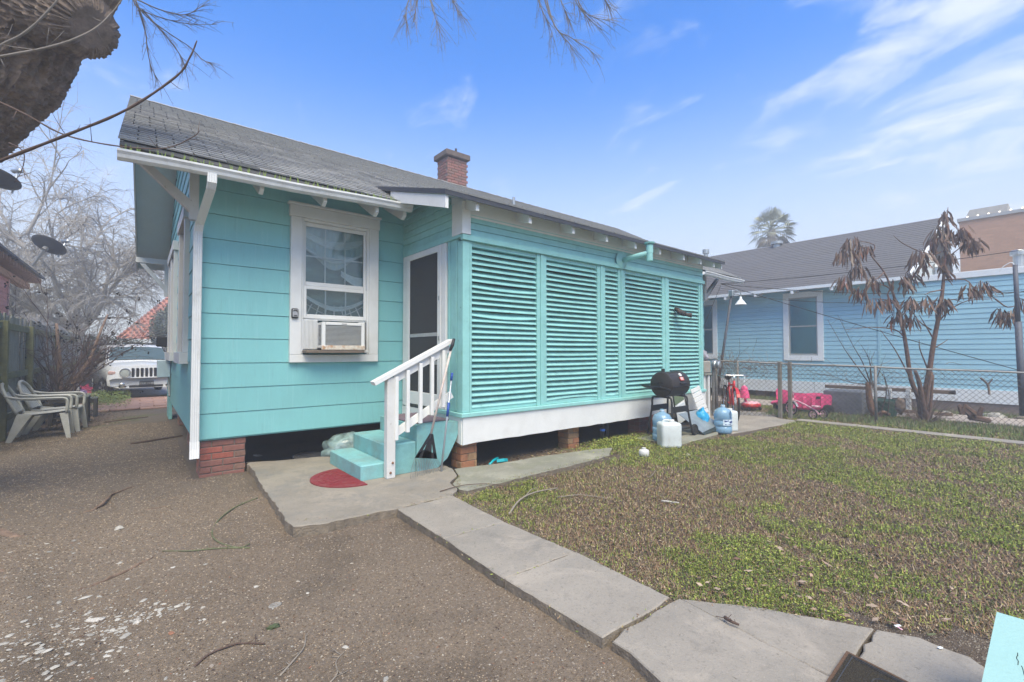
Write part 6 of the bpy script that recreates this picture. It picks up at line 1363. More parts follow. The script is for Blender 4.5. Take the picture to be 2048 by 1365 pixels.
for t in (.06, .90):
    for y in (-.04, .45):
        mb = MB(); mb.lathe([(0, -.03), (.045, -.035), (.05, -.02), (.10, -.032), (.12, -.02), (.12, .03), (.10, .04), (0, .04)], 18, MW @ Vector((t * wl_, y, .115)), M=(Matrix(((wdn.x, wpn.x, 0, 0), (wdn.y, wpn.y, 0, 0), (0, 0, 1, 0), (0, 0, 0, 1))) @ Matrix.Rotation(R(90), 4, 'X'))); mb.build('wheel', M_rubber, wg)
mb = MB(); mb.tube([MW @ Vector((0, .2, .26)), MW @ Vector((-.12, .2, .24)), MW @ Vector((-.16, .2, .2))], .035, 8); mb.build('tow_handle', M_pink, wg, smooth=True)
MB().bbox(.68 * wl_, .78 * wl_, -.026, -.018, .36, .42, .004, M=MW).build('badge', M_black, wg)
tc_ = thing('tricycle', 'pale pink child tricycle in front of the pink wagon', 'tricycle', (10.9, 3.9, .06))
f0 = Vector((11.635, 4.092, 0.06)); r0 = Vector((11.39, 3.478, 0.06)); dv = (r0 - f0); dl = dv.length; dn = dv.normalized(); pn = Vector((-dn.y, dn.x, 0))
def wheel3(c, r, m1, m2, nm='wheel'):
    mb = MB(); wheel(mb, c, r, .016, dn); w_ = mb.build(nm, M_rubber, tc_, smooth=True); mb = MB(); wheel(mb, c, r - .022, .007, dn); 
    for k in range(6):
        a = k * math.pi / 3; mb.tube([c, c + (dn * math.cos(a) + Vector((0, 0, 1)) * math.sin(a)) * (r - .02)], .006, 4)
    mb.build('rim', M_lpink, w_)
fc_ = f0 + Vector((0, 0, .155)); wheel3(fc_, .15, 0, 0); wheel3(r0 + pn * .15 + Vector((0, 0, .10)), .09, 0, 0); wheel3(r0 - pn * .15 + Vector((0, 0, .10)), .09, 0, 0)
hs = fc_ + dn * .07 + Vector((0, 0, .24)); mb = MB(); mb.tube([fc_ + pn * .04, hs], .010, 6); mb.tube([fc_ - pn * .04, hs], .010, 6)
mb.tube(ctube([hs - Vector((0, 0, .06)), hs + dn * .12 - Vector((0, 0, .07)), r0 + Vector((0, 0, .20)) - dn * .12, r0 + Vector((0, 0, .12))], 3), .018, 7); mb.tube([r0 + pn * .15 + Vector((0, 0, .10)), r0 - pn * .15 + Vector((0, 0, .10))], .012, 6); mb.build('frame', M_lpink, tc_, smooth=True)
mb = MB(); mb.tube([hs, hs + Vector((0, 0, .12)) - dn * .01], .010, 6); hh = hs + Vector((0, 0, .12)); mb.tube(ctube([hh + dn * .10 - pn * .16, hh - pn * .12 + dn * .03, hh, hh + pn * .12 + dn * .03, hh + dn * .10 + pn * .16], 3), .009, 6); mb.build('handlebar', M_galv, tc_, smooth=True)
mb = MB(); mb.bbox(-.07, .08, -.06, .06, 0, .04, .015, M=Matrix.Translation(r0 - dn * .05 + Vector((0, 0, .24))) @ Matrix.Rotation(math.atan2(dn.y, dn.x), 4, 'Z')); mb.build('seat', M_lpink, tc_); 
mb = MB(); mb.loft([[fc_ + (dn * math.cos(a) + Vector((0, 0, 1)) * math.sin(a)) * .18 + pn * s_ for s_ in (-.03, 0, .03)] for a in np.linspace(.3, 2.3, 8)], closed=False, caps=False); mb.build('mudguard', M_bwhite, tc_)
# ride-on toy with a hooded seat
rd = thing('ride_on_toy', 'round pink ride on toy with a hooded handle beside the fence post', 'toy', (10.6, 4.8, .06))
q = Vector((11.869, 5.079, 0.06)); mb = MB(); mb.lathe([(0, .05), (.16, .05), (.22, .10), (.22, .14), (.20, .17), (0, .19)], 24, q, sx=1.15, sy=1); mb.build('base', M_red, rd, smooth=False)
mb = MB(); mb.lathe([(0, .185), (.19, .172), (.16, .20), (0, .22)], 24, q, sx=1.1); mb.build('white_cushion', M_lpink, rd)
mb = MB(); mb.tube([q + Vector((-.12, .06, .16)), q + Vector((-.14, .1, .36))], .03, 8); mb.build('stem', M_pink, rd); qh = q + Vector((-.14, .1, .30)); mb = MB(); mb.lathe([(0, 0), (.13, 0), (.12, .06), (.10, .18), (.085, .19), (.08, .25), (.04, .30), (0, .31)], 16, qh, sx=.8); smooth_mod(mb.build('hood', M_pink, rd), 40)
for a in (0.3, 1.9, 3.4, 5.0):
    mb = MB(); mb.lathe([(0, -.02), (.05, -.02), (.05, .02), (0, .02)], 12, q + Vector((math.cos(a) * .2, math.sin(a) * .2, .05)), M=Matrix.Rotation(R(90), 4, 'X')); mb.build('wheel', M_rubber, rd)
mb = MB(); mb.tube([qh + Vector((0, 0, .28)), qh + Vector((0.02, 0, .55))], .012, 6); mb.build('flag_stick', M_bwhite, rd)
# ---------------------------------------------------------------- left side: fence, chairs, shrub
FX = -1.85
wf = thing('wooden_fence', 'mossy weathered board fence on the left behind the plastic chairs', 'fence', (FX, 14, 0))
pkm = [MB().bbox(-0.01, 0.01, -0.07, 0.07, 0, 2.12 + 0.03 * i, 0.004).mesh('picket', M_wood) for i in range(3)]
y = 9.6
while y < 24:
    inst('picket', pkm[random.randrange(3)], wf, (FX - 0.03, y, 0.02), (0, random.gauss(0, .004), random.gauss(0, .02))); y += 0.152
for z0, z1 in ((0.28, 0.40), (1.02, 1.14), (1.90, 2.02)):
    for a, b in ((9.6, 13.75), (13.87, 17.9), (18.02, 23)): MB().bbox(FX - 0.015, FX + 0.035, a, b, z0, z1, 0.006).build('rail', M_mosswood, wf)
for y in (11.45, 13.81, 17.96): MB().bbox(FX - 0.015, FX + 0.10, y - 0.055, y + 0.055, 0, 2.04, 0.008).build('post', M_mosswood, wf)

ch1 = thing('plastic_chair', 'grey white plastic garden chair by the left fence, nearest the camera', 'chair', (-1.30, 11.42, 0.0), 'plastic chairs by the left fence')
o3 = Vector((-1.30, 11.42, 0.0)); S3 = 1.10
def cp(x, y, z): return o3 + Vector((x, y, z)) * S3
mb = MB(); rows = [[cp(-.24 + .5 * t, y, .40 + .035 * t * t - .02 * math.cos(y * 6) ) for y in np.linspace(-.23, .23, 7)] for t in np.linspace(0, 1, 6)] + [[cp(.28, y, .40) for y in np.linspace(-.23, .23, 7)]]
mb.loft(rows, closed=False, caps=False); mb.loft([[p - Vector((0, 0, .02)) for p in r_] for r_ in rows], closed=False, caps=False); mb.build('seat', M_plastic, ch1, smooth=True)
mb = MB()
for k in range(7):
    y0, y1 = -.21 + k * .06, -.21 + k * .06 + .05
    def bz(y): return .86 - .35 * abs(y) ** 1.6 * 3
    mb.loft([[cp(-.25 - .19 * t - .02 * math.cos(y_ * 6), y_ * (1 + .15 * t), .44 + (bz(y_) - .44) * t) for y_ in (y0, y1)] for t in np.linspace(0, 1, 6)], closed=False, caps=False)
mb.build('back_slats', M_plastic, ch1, smooth=True)
mb = MB(); mb.tube(ctube([cp(-.26, -.25, .42), cp(-.36, -.27, .66), cp(-.43, -.18, .82), cp(-.455, 0, .88), cp(-.43, .18, .82), cp(-.36, .27, .66), cp(-.26, .25, .42)], 4), .024, 7); mb.build('back_frame', M_plastic, ch1, smooth=True)
for s_ in (-1, 1):
    mb = MB(); mb.loft([[cp(x, s_ * .27 + yy, z) for yy in (-.032, .032)] for x, z in ((-.40, .70), (-.28, .665), (-.1, .65), (.1, .65), (.24, .645), (.28, .62), (.285, .56))], closed=False, caps=False)
    mb.tube(ctube([cp(-.39, s_ * .27, .69), cp(-.2, s_ * .275, .645), (cp(.1, s_ * .275, .64)), cp(.26, s_ * .27, .63), cp(.29, s_ * .27, .55), cp(.28, s_ * .26, .40)], 3), .024, 7); mb.build('armrest', M_plastic, ch1, smooth=True)
    mb = MB(); mb.loft([[cp(*p) for p in q] for q in (((.20, s_ * .20, .40), (.30, s_ * .20, .40), (.30, s_ * .27, .40), (.20, s_ * .27, .40)), ((.29, s_ * .25, 0), (.34, s_ * .25, 0), (.34, s_ * .29, 0), (.29, s_ * .29, 0)))]); mb.build('leg', M_plastic, ch1)
    mb = MB(); mb.loft([[cp(*p) for p in q] for q in (((-.26, s_ * .20, .42), (-.10, s_ * .20, .40), (-.10, s_ * .27, .40), (-.26, s_ * .27, .42)), ((-.37, s_ * .25, 0), (-.31, s_ * .25, 0), (-.31, s_ * .29, 0), (-.37, s_ * .29, 0)))]); mb.build('leg', M_plastic, ch1)
c2 = copy_tree(ch1); c2.location = (-1.20, 12.15, 0.0); c2.rotation_euler = (0, 0, R(-6)); c2['label'] = 'second grey white plastic garden chair, just behind the nearest one'
for (x, y, s_, h, lab) in ((-1.12, 13.2, .30, .56, 'dark weathered side table behind the plastic chairs'), (-0.98, 14.5, .22, .42, 'smaller dark side table beyond the first one by the shrub')):
    t = thing('side_table', lab, 'table', (x, y, 0), 'dark side tables'); 
    for k in range(5): MB().bbox(x - s_ + k * s_ * .4, x - s_ + (k + .9) * s_ * .4, y - s_, y + s_, h, h + .025, .004).build('slat', mat('grey_green_board', (.12, .13, .12), .9, .2) if k == 0 else bpy.data.materials['grey_green_board'], t)
    for a in (-1, 1):
        for b in (-1, 1): MB().bbox(x + a * (s_ - .04) - .03, x + a * (s_ - .04) + .03, y + b * (s_ - .04) - .03, y + b * (s_ - .04) + .03, 0, h, .004).build('leg', M_dkwood, t)
    MB().bbox(x - s_ + .03, x + s_ - .03, y - s_ + .02, y - s_ + .05, h - .09, h - .001).build('apron', M_dkwood, t)
    MB().bbox(x - s_ + .07, x + s_ - .07, y - s_ + .07, y + s_ - .07, h * .25, h * .25 + .025).build('shelf', M_dkwood, t)
dc = thing('dark_chair', 'dark wooden slatted chair back standing against the fence behind the tables', 'chair', (-1.6, 13.5, 0))
for k in range(6): MB().bbox(-1.62 + k * .015, -1.59 + k * .015, 13.1, 13.7, .95 - k * .09, 1.02 - k * .09, .004).build('slat', M_dkwood, dc)
mb = MB(); mb.bbox(-1.6, -1.54, 13.1, 13.16, 0, 1.04); mb.bbox(-1.6, -1.54, 13.64, 13.7, 0, 1.04); mb.bbox(-1.6, -1.2, 13.1, 13.7, .40, .44); mb.bbox(-1.26, -1.2, 13.1, 13.16, 0, .40); mb.build('frame', M_dkwood, dc)
# bare shrub with dark seed heads
bs = thing('bare_shrub', 'tall tangled leafless shrub with dark dried seed heads by the left fence', 'shrub', (-1.6, 16.5, 0))
M_shr = mat('red_brown_stem', (.10, .06, .05), .9, .3, 10)
mb = MB(); hd_ = MB(); g = random.Random(12)
def grow(mb, p, d, L, r, depth, gr_=.0, heads=None):
    pts = [p]; n = 6
    for j in range(n):
        d = (d + Vector((g.gauss(0, .12), g.gauss(0, .12), g.gauss(0, .08) - gr_))).normalized(); p = p + d * L / n; pts.append(p)
    mb.tube(pts, [r * (1 - .7 * j / n) for j in range(n + 1)], 4 if r > .01 else 3, cap=False)
    if depth > 0:
        for k in range(g.randint(2, 4)):
            q = pts[g.randint(2, n)]; dd = (d + Vector((g.gauss(0, .5), g.gauss(0, .5), g.gauss(.1, .35)))).normalized(); grow(mb, q, dd, L * g.uniform(.4, .75), r * .55, depth - 1, gr_ * 1.1, heads)
    elif heads is not None and g.random() < .13:
        for k in range(g.randint(2, 6)):
            c = p + Vector((g.gauss(0, .025), g.gauss(0, .025), g.gauss(0, .03))); heads.lathe([(0, -.02), (.018, -.005), (.016, .012), (0, .022)], 5, c)
for k in range(34):
    a = g.uniform(0, 6.28); b0_ = Vector((-1.45 + g.gauss(0, .12), 15.2 + g.gauss(0, .45), 0))
    d = Vector((math.cos(a) * .25 + .02, math.sin(a) * .5 - .1, 1)).normalized(); grow(mb, b0_, d, g.uniform(1.3, 2.2), g.uniform(.012, .024), 3, .03, hd_)
tag(mb.build('stems', M_shr, bs), kind='stuff'); tag(hd_.build('seed_heads', M_dark, bs), kind='stuff')
mb = MB(); branch_tube(mb, [(-1.35, 15.0, 0), (-1.28, 15.2, .7), (-1.0, 15.6, 1.3), (-.85, 15.8, 1.9), (-.7, 16.2, 2.5)], .06, .02, 8); branch_tube(mb, [(-1.5, 15.3, 0), (-1.5, 15.4, 1), (-1.6, 15.6, 2.2)], .07, .03, 8); mb.build('main_stem', mat('tan_bark', (.22, .15, .11), .9, .3, 8), bs, smooth=True)
# dry leaves heaped under the shrub
def flats(name, P, L, C, m, tilt=.5, seed=1, asp=.35, n=4):
    g_ = np.random.default_rng(seed); k = len(P); a = g_.uniform(0, 6.28, k); t = g_.normal(0, tilt, k); b = g_.normal(0, tilt, k)
    u = np.stack([np.cos(a) * np.cos(t), np.sin(a) * np.cos(t), np.sin(t)], -1); w = np.stack([-np.sin(a), np.cos(a), b], -1); w /= np.linalg.norm(w, axis=1, keepdims=True)
    L = L[:, None]; V = np.stack([P - u * L * .5, P + w * L * asp * .5, P + u * L * .5, P - w * L * asp * .5], 1)
    V[..., 2] = np.maximum(V[..., 2], (P[:, 2] - .003)[:, None]); return raw_quads(name, V, C, m, 4)
M_leafattr = mat('leaf_litter_mat', (.2, .15, .1), .9, .15, 40, attr='Col')
def pal(k, cols, g_): c = np.array(cols)[g_.integers(0, len(cols), k)]; return c * g_.uniform(.7, 1.25, (k, 1))
N = 9000; ly = 12.4 + np.abs(rng.normal(0, 2.4, N)); lx_ = -1.05 + rng.normal(0, .38, N); kp = (lx_ > -1.8) & (lx_ < .3) & (ly < 21); lx_, ly = lx_[kp], ly[kp]
tag(flats('leaf_litter', np.stack([lx_, ly, gzf(lx_, ly) + rng.random(len(lx_)) ** 2 * .06 * np.exp(-((lx_ + 1.1) / .3) ** 2) + .006], -1), rng.uniform(.02, .06, len(lx_)), pal(len(lx_), [(.16, .10, .07), (.10, .065, .05), (.22, .16, .11), (.28, .22, .17)], rng), M_leafattr, .35, 4), 'brown dead leaves littering the foot of the left fence and shrub', 'leaf litter', kind='stuff')
# green tufts and the pinwheel flower
M_green = mat('leaf_attr', (.1, .15, .04), .75, .2, 30, attr='Col')
N = 5000; gx_ = rng.normal(-.72, .28, N); gy_ = rng.normal(18.4, 1.1, N); ok_ = (gx_ < -.2) & (gy_ < 20.5); gx_, gy_ = gx_[ok_], gy_[ok_]
tag(flats('ground_plants', np.stack([gx_, gy_, rng.random(len(gx_)) ** 1.5 * .28 + .03], -1), rng.uniform(.03, .09, len(gx_)), pal(len(gx_), [(.16, .22, .05), (.10, .16, .04), (.24, .27, .07)], rng), M_green, .7, 6), 'low bright green weeds between the shrub and the driveway', 'weeds', kind='stuff')
pw_ = thing('garden_pinwheel', 'pink and lilac pinwheel flower on a stick under the bare shrub', 'pinwheel', (-1.347, 20.098, 0))
pc_ = Vector((-1.347, 20.098, 0)) + Vector((0, 0, .30)); mb = MB(); mb.tube([(pc_.x, pc_.y + .02, 0), pc_ + Vector((0, .02, 0))], .008, 5); mb.build('stick', M_mosswood, pw_)
for k in range(6):
    a = k * math.pi / 3 + .3; u = Vector((math.cos(a), 0, math.sin(a))); w = Vector((-math.sin(a), 0, math.cos(a))); mb = MB()
    mb.add([pc_, pc_ + u * .10 + w * .06 - Vector((0, .03, 0)), pc_ + u * .20, pc_ + u * .10 - w * .055], [(0, 1, 2, 3)]); mb.build('petal', M_pink if k not in (3, 4) else mat('lilac_plastic_%d' % k, (.45, .28, .60), .5), pw_)
for i, (p, lab) in enumerate((((-.2, 13.1, .01), 'thin dark stick lying on the dirt in front of the dark tables'), ((.25, 9.8, .0), 'dark scrap of bark on the dirt beside the house'))):
    mb = MB(); q = Vector(p); branch_tube(mb, [q + Vector((-.35, -.1, .01)), q + Vector((0, 0, .025)), q + Vector((.35, .25, .015))], .018, .01, 5); tag(mb.build('fallen_stick', M_twigd), lab, 'stick')

# ---------------------------------------------------------------- white car
M_car = mat('white_car_paint', (.72, .73, .74), .25, .02, 3, coat=.6, spec=.5)
M_cglass = mat('car_glass', (.07, .105, .11), .16, .1, 1, spec=.35)
car = thing('parked_car', 'white off road car parked nose on in the driveway', 'car', (0.12, 18.9, 0.0))
CX0, CY0 = 0.16, 18.75; MC = Matrix.Translation((CX0, CY0, 0.0)) @ Matrix.Rotation(R(8), 4, 'Z') @ Matrix.Scale(1.07, 4)
def ring(y, pts): return [MC @ Vector((x, y, z)) for x, z in pts] + [MC @ Vector((-x, y, z)) for x, z in reversed(pts)]
mb = MB(); mb.loft([
 ring(0.10, ((.0, .37), (.60, .37), (.78, .40), (.82, .60), (.80, .80), (.70, .90), (.0, .93))),
 ring(0.00, ((.0, .35), (.62, .35), (.80, .42), (.84, .58), (.80, .62), (.72, .64), (.0, .64))),
 ring(0.06, ((.0, .34), (.70, .34), (.88, .44), (.90, .62), (.86, .86), (.76, .98), (.0, 1.02))),
 ring(0.28, ((.0, .34), (.66, .34), (.84, .48), (.92, .66), (.91, .90), (.82, 1.02), (.0, 1.07))),
 ring(1.15, ((.0, .34), (.66, .34), (.84, .48), (.92, .70), (.92, .96), (.85, 1.09), (.0, 1.14))),
 ring(4.1, ((.0, .26), (.72, .26), (.90, .40), (.92, .70), (.91, .98), (.86, 1.10), (.0, 1.12))),
 ring(4.35, ((.0, .34), (.66, .34), (.82, .44), (.86, .70), (.84, .94), (.80, 1.06), (.0, 1.1)))]); smooth_mod(mb.build('body', M_car, car), 35)
mb = MB(); mb.loft([
 ring(1.20, ((.0, 1.10), (.80, 1.08), (.81, 1.10), (.80, 1.12), (.0, 1.14))),
 ring(1.90, ((.0, 1.08), (.82, 1.08), (.72, 1.54), (.64, 1.58), (.0, 1.60))),
 ring(2.2, ((.0, 1.08), (.82, 1.08), (.70, 1.60), (.62, 1.64), (.0, 1.67))),
 ring(3.9, ((.0, 1.08), (.82, 1.08), (.70, 1.60), (.62, 1.64), (.0, 1.66))),
 ring(4.3, ((.0, 1.08), (.80, 1.08), (.74, 1.30), (.66, 1.34), (.0, 1.36)))]); smooth_mod(mb.build('cabin', M_car, car), 35)
mb = MB(); mb.loft([[MC @ Vector((x * (1 - .11 * t), 1.225 + .60 * t, 1.175 + .395 * t - .03 * abs(x / .74) ** 2.5 + .012)) for x in np.linspace(-.74, .74, 9)] for t in np.linspace(0, 1, 4)], closed=False, caps=False); mb.build('windscreen', M_cglass, car, smooth=True)
mb = MB(); 
for s_ in (-1, 1): mb.tube([MC @ Vector((s_ * .78, 1.22, 1.12)), MC @ Vector((s_ * .685, 1.88, 1.57))], .022, 5); mb.tube([MC @ Vector((s_ * .6, 2.2, 1.69)), MC @ Vector((s_ * .6, 3.9, 1.69))], .02, 5)
mb.build('black_trim', M_blackp, car)
for s_ in (-1, 1):
    mb = MB(); mb.add([MC @ Vector(p) for p in ((s_ * .822, 1.5, 1.14), (s_ * .822, 2.6, 1.14), (s_ * .725, 2.6, 1.52), (s_ * .735, 1.95, 1.50))], [(0, 1, 2, 3)]); mb.build('side_window', M_cglass, car)
    mb = MB(); mb.lathe([(0, 0), (.125, 0), (.125, .05), (.11, .062), (.06, .07), (0, .072)], 24, MC @ Vector((s_ * .50, .035, .80)), M=Matrix.Rotation(R(90), 4, 'X')); h_ = mb.build('headlight', mat('headlight_lens_%d' % s_, (.42, .45, .42), .15, .1, 10, coat=.8), car)
    mb = MB(); wheel(mb, MC @ Vector((s_ * .50, -.03, .80)), .13, .012, Vector((1, 0, 0))); mb.build('ring', M_chrome, h_)
    MB().bbox(s_ * .78 - .09, s_ * .78 + .09, .02, .2, .74, .86, .03, M=MC).build('turn_signal', mat('amber_clear_%d' % s_, (.55, .35, .30), .3), car)
    mb = MB(); mb.lathe([(0, 0), (.075, 0), (.075, .03), (.05, .04), (0, .04)], 16, MC @ Vector((s_ * .56, .01, .44)), M=Matrix.Rotation(R(90), 4, 'X')); mb.build('fog_lamp', M_chrome, car)
    mb = MB(); mb.bbox(s_ * 1.02 - .11, s_ * 1.02 + .11, 1.25, 1.40, 1.12, 1.27, .05, M=MC); mb.tube([MC @ Vector((s_ * .88, 1.32, 1.12)), MC @ Vector((s_ * .98, 1.32, 1.17))], .03); mb.build('mirror', M_blackp, car)
    for yy in (.78, 3.4):
        ax = Matrix.Rotation(R(8 + (16 if yy < 1 else 0)), 4, 'Z') @ Matrix.Rotation(R(90 * s_), 4, 'Y')
        mb = MB(); mb.lathe([(.20, -.08), (.30, -.10), (.34, -.07), (.345, 0), (.34, .07), (.30, .10), (.20, .085)], 28, MC @ Vector((s_ * .84, yy, .345)), M=ax); w_ = mb.build('wheel', M_rubber, car, smooth=True)
        mb = MB(); mb.lathe([(0, .06), (.05, .08), (.19, .07), (.22, .09), (.22, -.05), (0, -.05)], 24, MC @ Vector((s_ * .84, yy, .345)), M=ax); mb.build('rim', M_chrome, w_)
        mb = MB()
        for k in range(5): a = k * 1.2566; mb.box(-.035, .035, .06, .20, .07, .10, M=Matrix.Translation(MC @ Vector((s_ * .84, yy, .345))) @ ax @ Matrix.Rotation(a, 4, 'Z'))
        mb.build('spoke', M_galv, w_)
for k in range(7):
    x = -.315 + k * .105; MB().bbox(x - .034, x + .034, -.012 + .01, .06 + .02, .665, .935, .012, M=MC @ Matrix.Translation((0, .0, 0)) @ Matrix.Rotation(0, 4, 'X')).build('grille_slot', M_blackp, car)
mb = MB(); mb.bbox(-.40, .40, -.014, .02, .365, .43, .01, M=MC); mb.bbox(-.64, -.46, -.014, .02, .375, .425, .01, M=MC); mb.bbox(.46, .64, -.014, .02, .375, .425, .01, M=MC); mb.build('lower_intake', M_blackp, car)
pp = MB().bbox(-.17, .17, -.045, -.015, .40, .56, .01, M=MC).build('number_plate', mat('black_plate', (.03, .035, .045), .5), car)
def text(name, s_, size, M_, m, parent, ext=.002, align='CENTER'):
    c = bpy.data.curves.new(name, 'FONT'); c.body = s_; c.size = size; c.extrude = ext; c.align_x = align; c.align_y = 'CENTER'
    tmp = bpy.data.objects.new('tmp_text', c); COL.objects.link(tmp); dg_ = bpy.context.evaluated_depsgraph_get(); me = bpy.data.meshes.new_from_object(tmp.evaluated_get(dg_)); bpy.data.objects.remove(tmp)
    me.transform(M_); me.materials.clear(); me.materials.append(m); o = link(name, me, parent); KIDS.setdefault(parent.name, []).append(o); return o
text('plate_text', 'DLK 1138', .075, MC @ Matrix.Translation((0, -.047, .475)) @ Matrix.Rotation(R(90), 4, 'X'), mat('plate_silver', (.45, .47, .5), .5), pp)

# ---------------------------------------------------------------- far left: houses, hedge, bins, trees
ph = thing('pink_house', 'salmon pink house with open rafter eave at the left edge', 'house', (-3.4, 17, 0))
M_pk = mat('salmon_paint', (.55, .21, .17), .7, .08, 4); M_or = mat('tan_orange_rafter', (.42, .23, .14), .8, .1, 5)
wpk = MB().box(-6, -3.02, 12, 19.3, .4, 4.0).build('wall', M_pk, ph)
for k in range(30): 
    mb = MB(); lapboard(mb, 'y', 12, 19.3, 0, .4 + k * .12, .515 + k * .12, 1, .014); mb.v = [(-3.0 - x, y_, z) for x, y_, z in mb.v]; mb.f = [tuple(reversed(f)) for f in mb.f]; mb.build('clapboard', M_pk, wpk)
MB().bbox(-3.03, -2.96, 19.22, 19.32, .4, 3.85).build('corner_board', mat('pale_salmon', (.62, .36, .30), .7), ph)
MB().bbox(-3.1, -2.9, 12, 21.9, 3.60, 3.78).build('porch_beam', M_or, ph)
for k in range(26): MB().bbox(-3.3, -2.62, 12.1 + k * .385, 12.15 + k * .385, 3.80, 3.95).build('rafter_tail', M_or, ph)
mb = MB(); mb.prism([(-2.55, 3.955), (-6, 5.3), (-6, 5.36), (-2.55, 4.02)], 'y', 11.8, 22.0); mb.v = [(x, y_, z) for x, y_, z in mb.v]; mb.build('roof', M_roofb, ph)
def dish(label, c, r, tilt, base):
    t = thing('satellite_dish', label, 'satellite dish', base); Md = Matrix.Translation(c) @ tilt
    mb = MB(); mb.lathe([(0, 0), (r * .5, .02), (r * .85, .065), (r, .095), (r, .10), (r * .85, .075), (r * .5, .03), (0, .01)], 32, M=Md, sx=1.0, sy=.88); mb.v = mb.v; mb.build('reflector', mat('dish_grey_%d' % len(bpy.data.materials), (.045, .045, .05), .6, .1, 5), t, smooth=True)
    mb = MB(); mb.tube([Md @ Vector((0, 0, -.02)), Md @ Vector((0, 0, -.12))], .07, 10); mb.build('mount', M_galvd, t)
    mb = MB(); mb.tube([Md @ Vector((0, 0, -.12)), Vector(base)], .03, 8); mb.build('mast', M_galv, t)
    mb = MB(); mb.tube([Md @ Vector((0, -r * .85, .0)), Md @ Vector((0, -r * .55, r * 1.15))], .02, 6); mb.bbox(-.12, .12, -.05, .05, -.04, .04, .02, M=Md @ Matrix.Translation((0, -r * .5, r * 1.2))); mb.build('feed_arm', M_galv, t)
TL = Vector((.55, .55, .72)).to_track_quat('Z', 'Y').to_matrix().to_4x4()
dish('black satellite dish on the roof edge of the pink house, wholly in view', (-2.156, 18.7, 4.545), .44, Matrix.Rotation(R(14), 4, 'Y') @ Matrix.Rotation(R(52), 4, 'X') @ Matrix.Rotation(R(180), 4, 'Y') if False else Vector((.42, .42, .80)).to_track_quat('Z', 'Y').to_matrix().to_4x4(), (-2.463, 18.967, 4.009))
dish('black satellite dish cut off by the left edge of the photo', (-2.431, 14.131, 5.08), .42, Vector((.3, .3, .9)).to_track_quat('Z', 'Y').to_matrix().to_4x4(), (-2.632, 14.348, 3.431))

def house_box(name, label, x0, x1, y0, y1, z0, ez, rz_, wallm, roofm, ov=.5, tiles=False):
    t = thing(name, label, 'house', ((x0 + x1) / 2, y0, 0)); MB().box(x0, x1, y0, y1, z0, ez).build('wall', wallm, t)
    cx_, cy1, cy2 = (x0 + x1) / 2, y0 + (y1 - y0) * .45, y1 - (y1 - y0) * .45; mb = MB()
    A_ = [(x0 - ov, y0 - ov, ez), (x1 + ov, y0 - ov, ez), (x1 + ov, y1 + ov, ez), (x0 - ov, y1 + ov, ez)]; hx = min((y1 - y0) / 2, (x1 - x0) / 2 - .3); rid = [(x0 + hx, (y0 + y1) / 2, rz_), (x1 - hx, (y0 + y1) / 2, rz_)]
    mb.add(A_ + rid, [(0, 1, 5, 4), (1, 2, 5), (2, 3, 4, 5), (3, 0, 4), (3, 2, 1, 0)]); r_ = mb.build('roof', roofm, t)
    if tiles:
        tv = MB()
        for i in range(30):
            tt_ = i / 30
            ya = (y0 - ov) + ((y0 + y1) / 2 - y0 + ov) * tt_; za = ez + (rz_ - ez) * tt_; xa = x0 - ov + (hx + ov) * tt_; xb = x1 + ov - (hx + ov) * tt_
            k = int((xb - xa) / .3)
            for j in range(k):
                xx = xa + (xb - xa) * (j + .5) / max(k, 1); tv.tube([(xx, ya - .05, za + .05), (xx, ya + .24, za + .14)], .085, 5, cap=True)
        tag(tv.build('tiles', roofm, r_), kind='stuff')
    MB().box(x0 - ov, x1 + ov, y0 - ov - .02, y0 - ov, ez - .22, ez + .03).build('fascia', M_bwhite, t); return t
M_terr = mat('terracotta_tile', (.46, .19, .13), .8, .2, 6)
th_ = house_box('tiled_house', 'cream house with terracotta tiled hip roof across the street', -.72, 9.0, 39.0, 48, -1.5, 2.35, 8.2, mat('cream_siding', (.52, .49, .40), .8, .06, 3), M_terr, .6, True)
for a, b in ((1.05, 1.9), (2.25, 3.1)):
    f = MB(); f.bbox(a - .14, a, 38.92, 39.0, -.6, 2.0); f.bbox(b, b + .14, 38.92, 39, -.6, 2.0); f.bbox(a, b, 38.92, 39, 1.8, 2.0); f = f.build('window_frame', M_bwhite, th_); MB().box(a, b, 38.96, 38.98, -.6, .72).build('lower_pane', M_glass, f); MB().box(a, b, 38.96, 38.98, .8, 1.8).build('blind', mat('white_blind_%d' % int(a * 9), (.6, .6, .6), .7), f); MB().box((a + b) / 2 - .03, (a + b) / 2 + .03, 38.93, 38.955, -.6, .72).build('mullion', M_bwhite, f)
MB().bbox(-.74, -.55, 38.9, 39.0, -1.5, 2.2).build('corner_board', M_bwhite, th_)
MB().bbox(.72, .88, 38.9, 39.0, -1.5, 2.2).build('pilaster', M_bwhite, th_)
house_box('grey_house', 'pale grey house half hidden behind the bare shrub and big bare trees', -9, -3.4, 36, 44, -.5, 2.6, 5.0, mat('pale_grey_wall', (.5, .5, .5), .8, .05, 3), mat('grey_far_roof', (.2, .19, .18), .9, .1, 3), .5)
bn_ = []
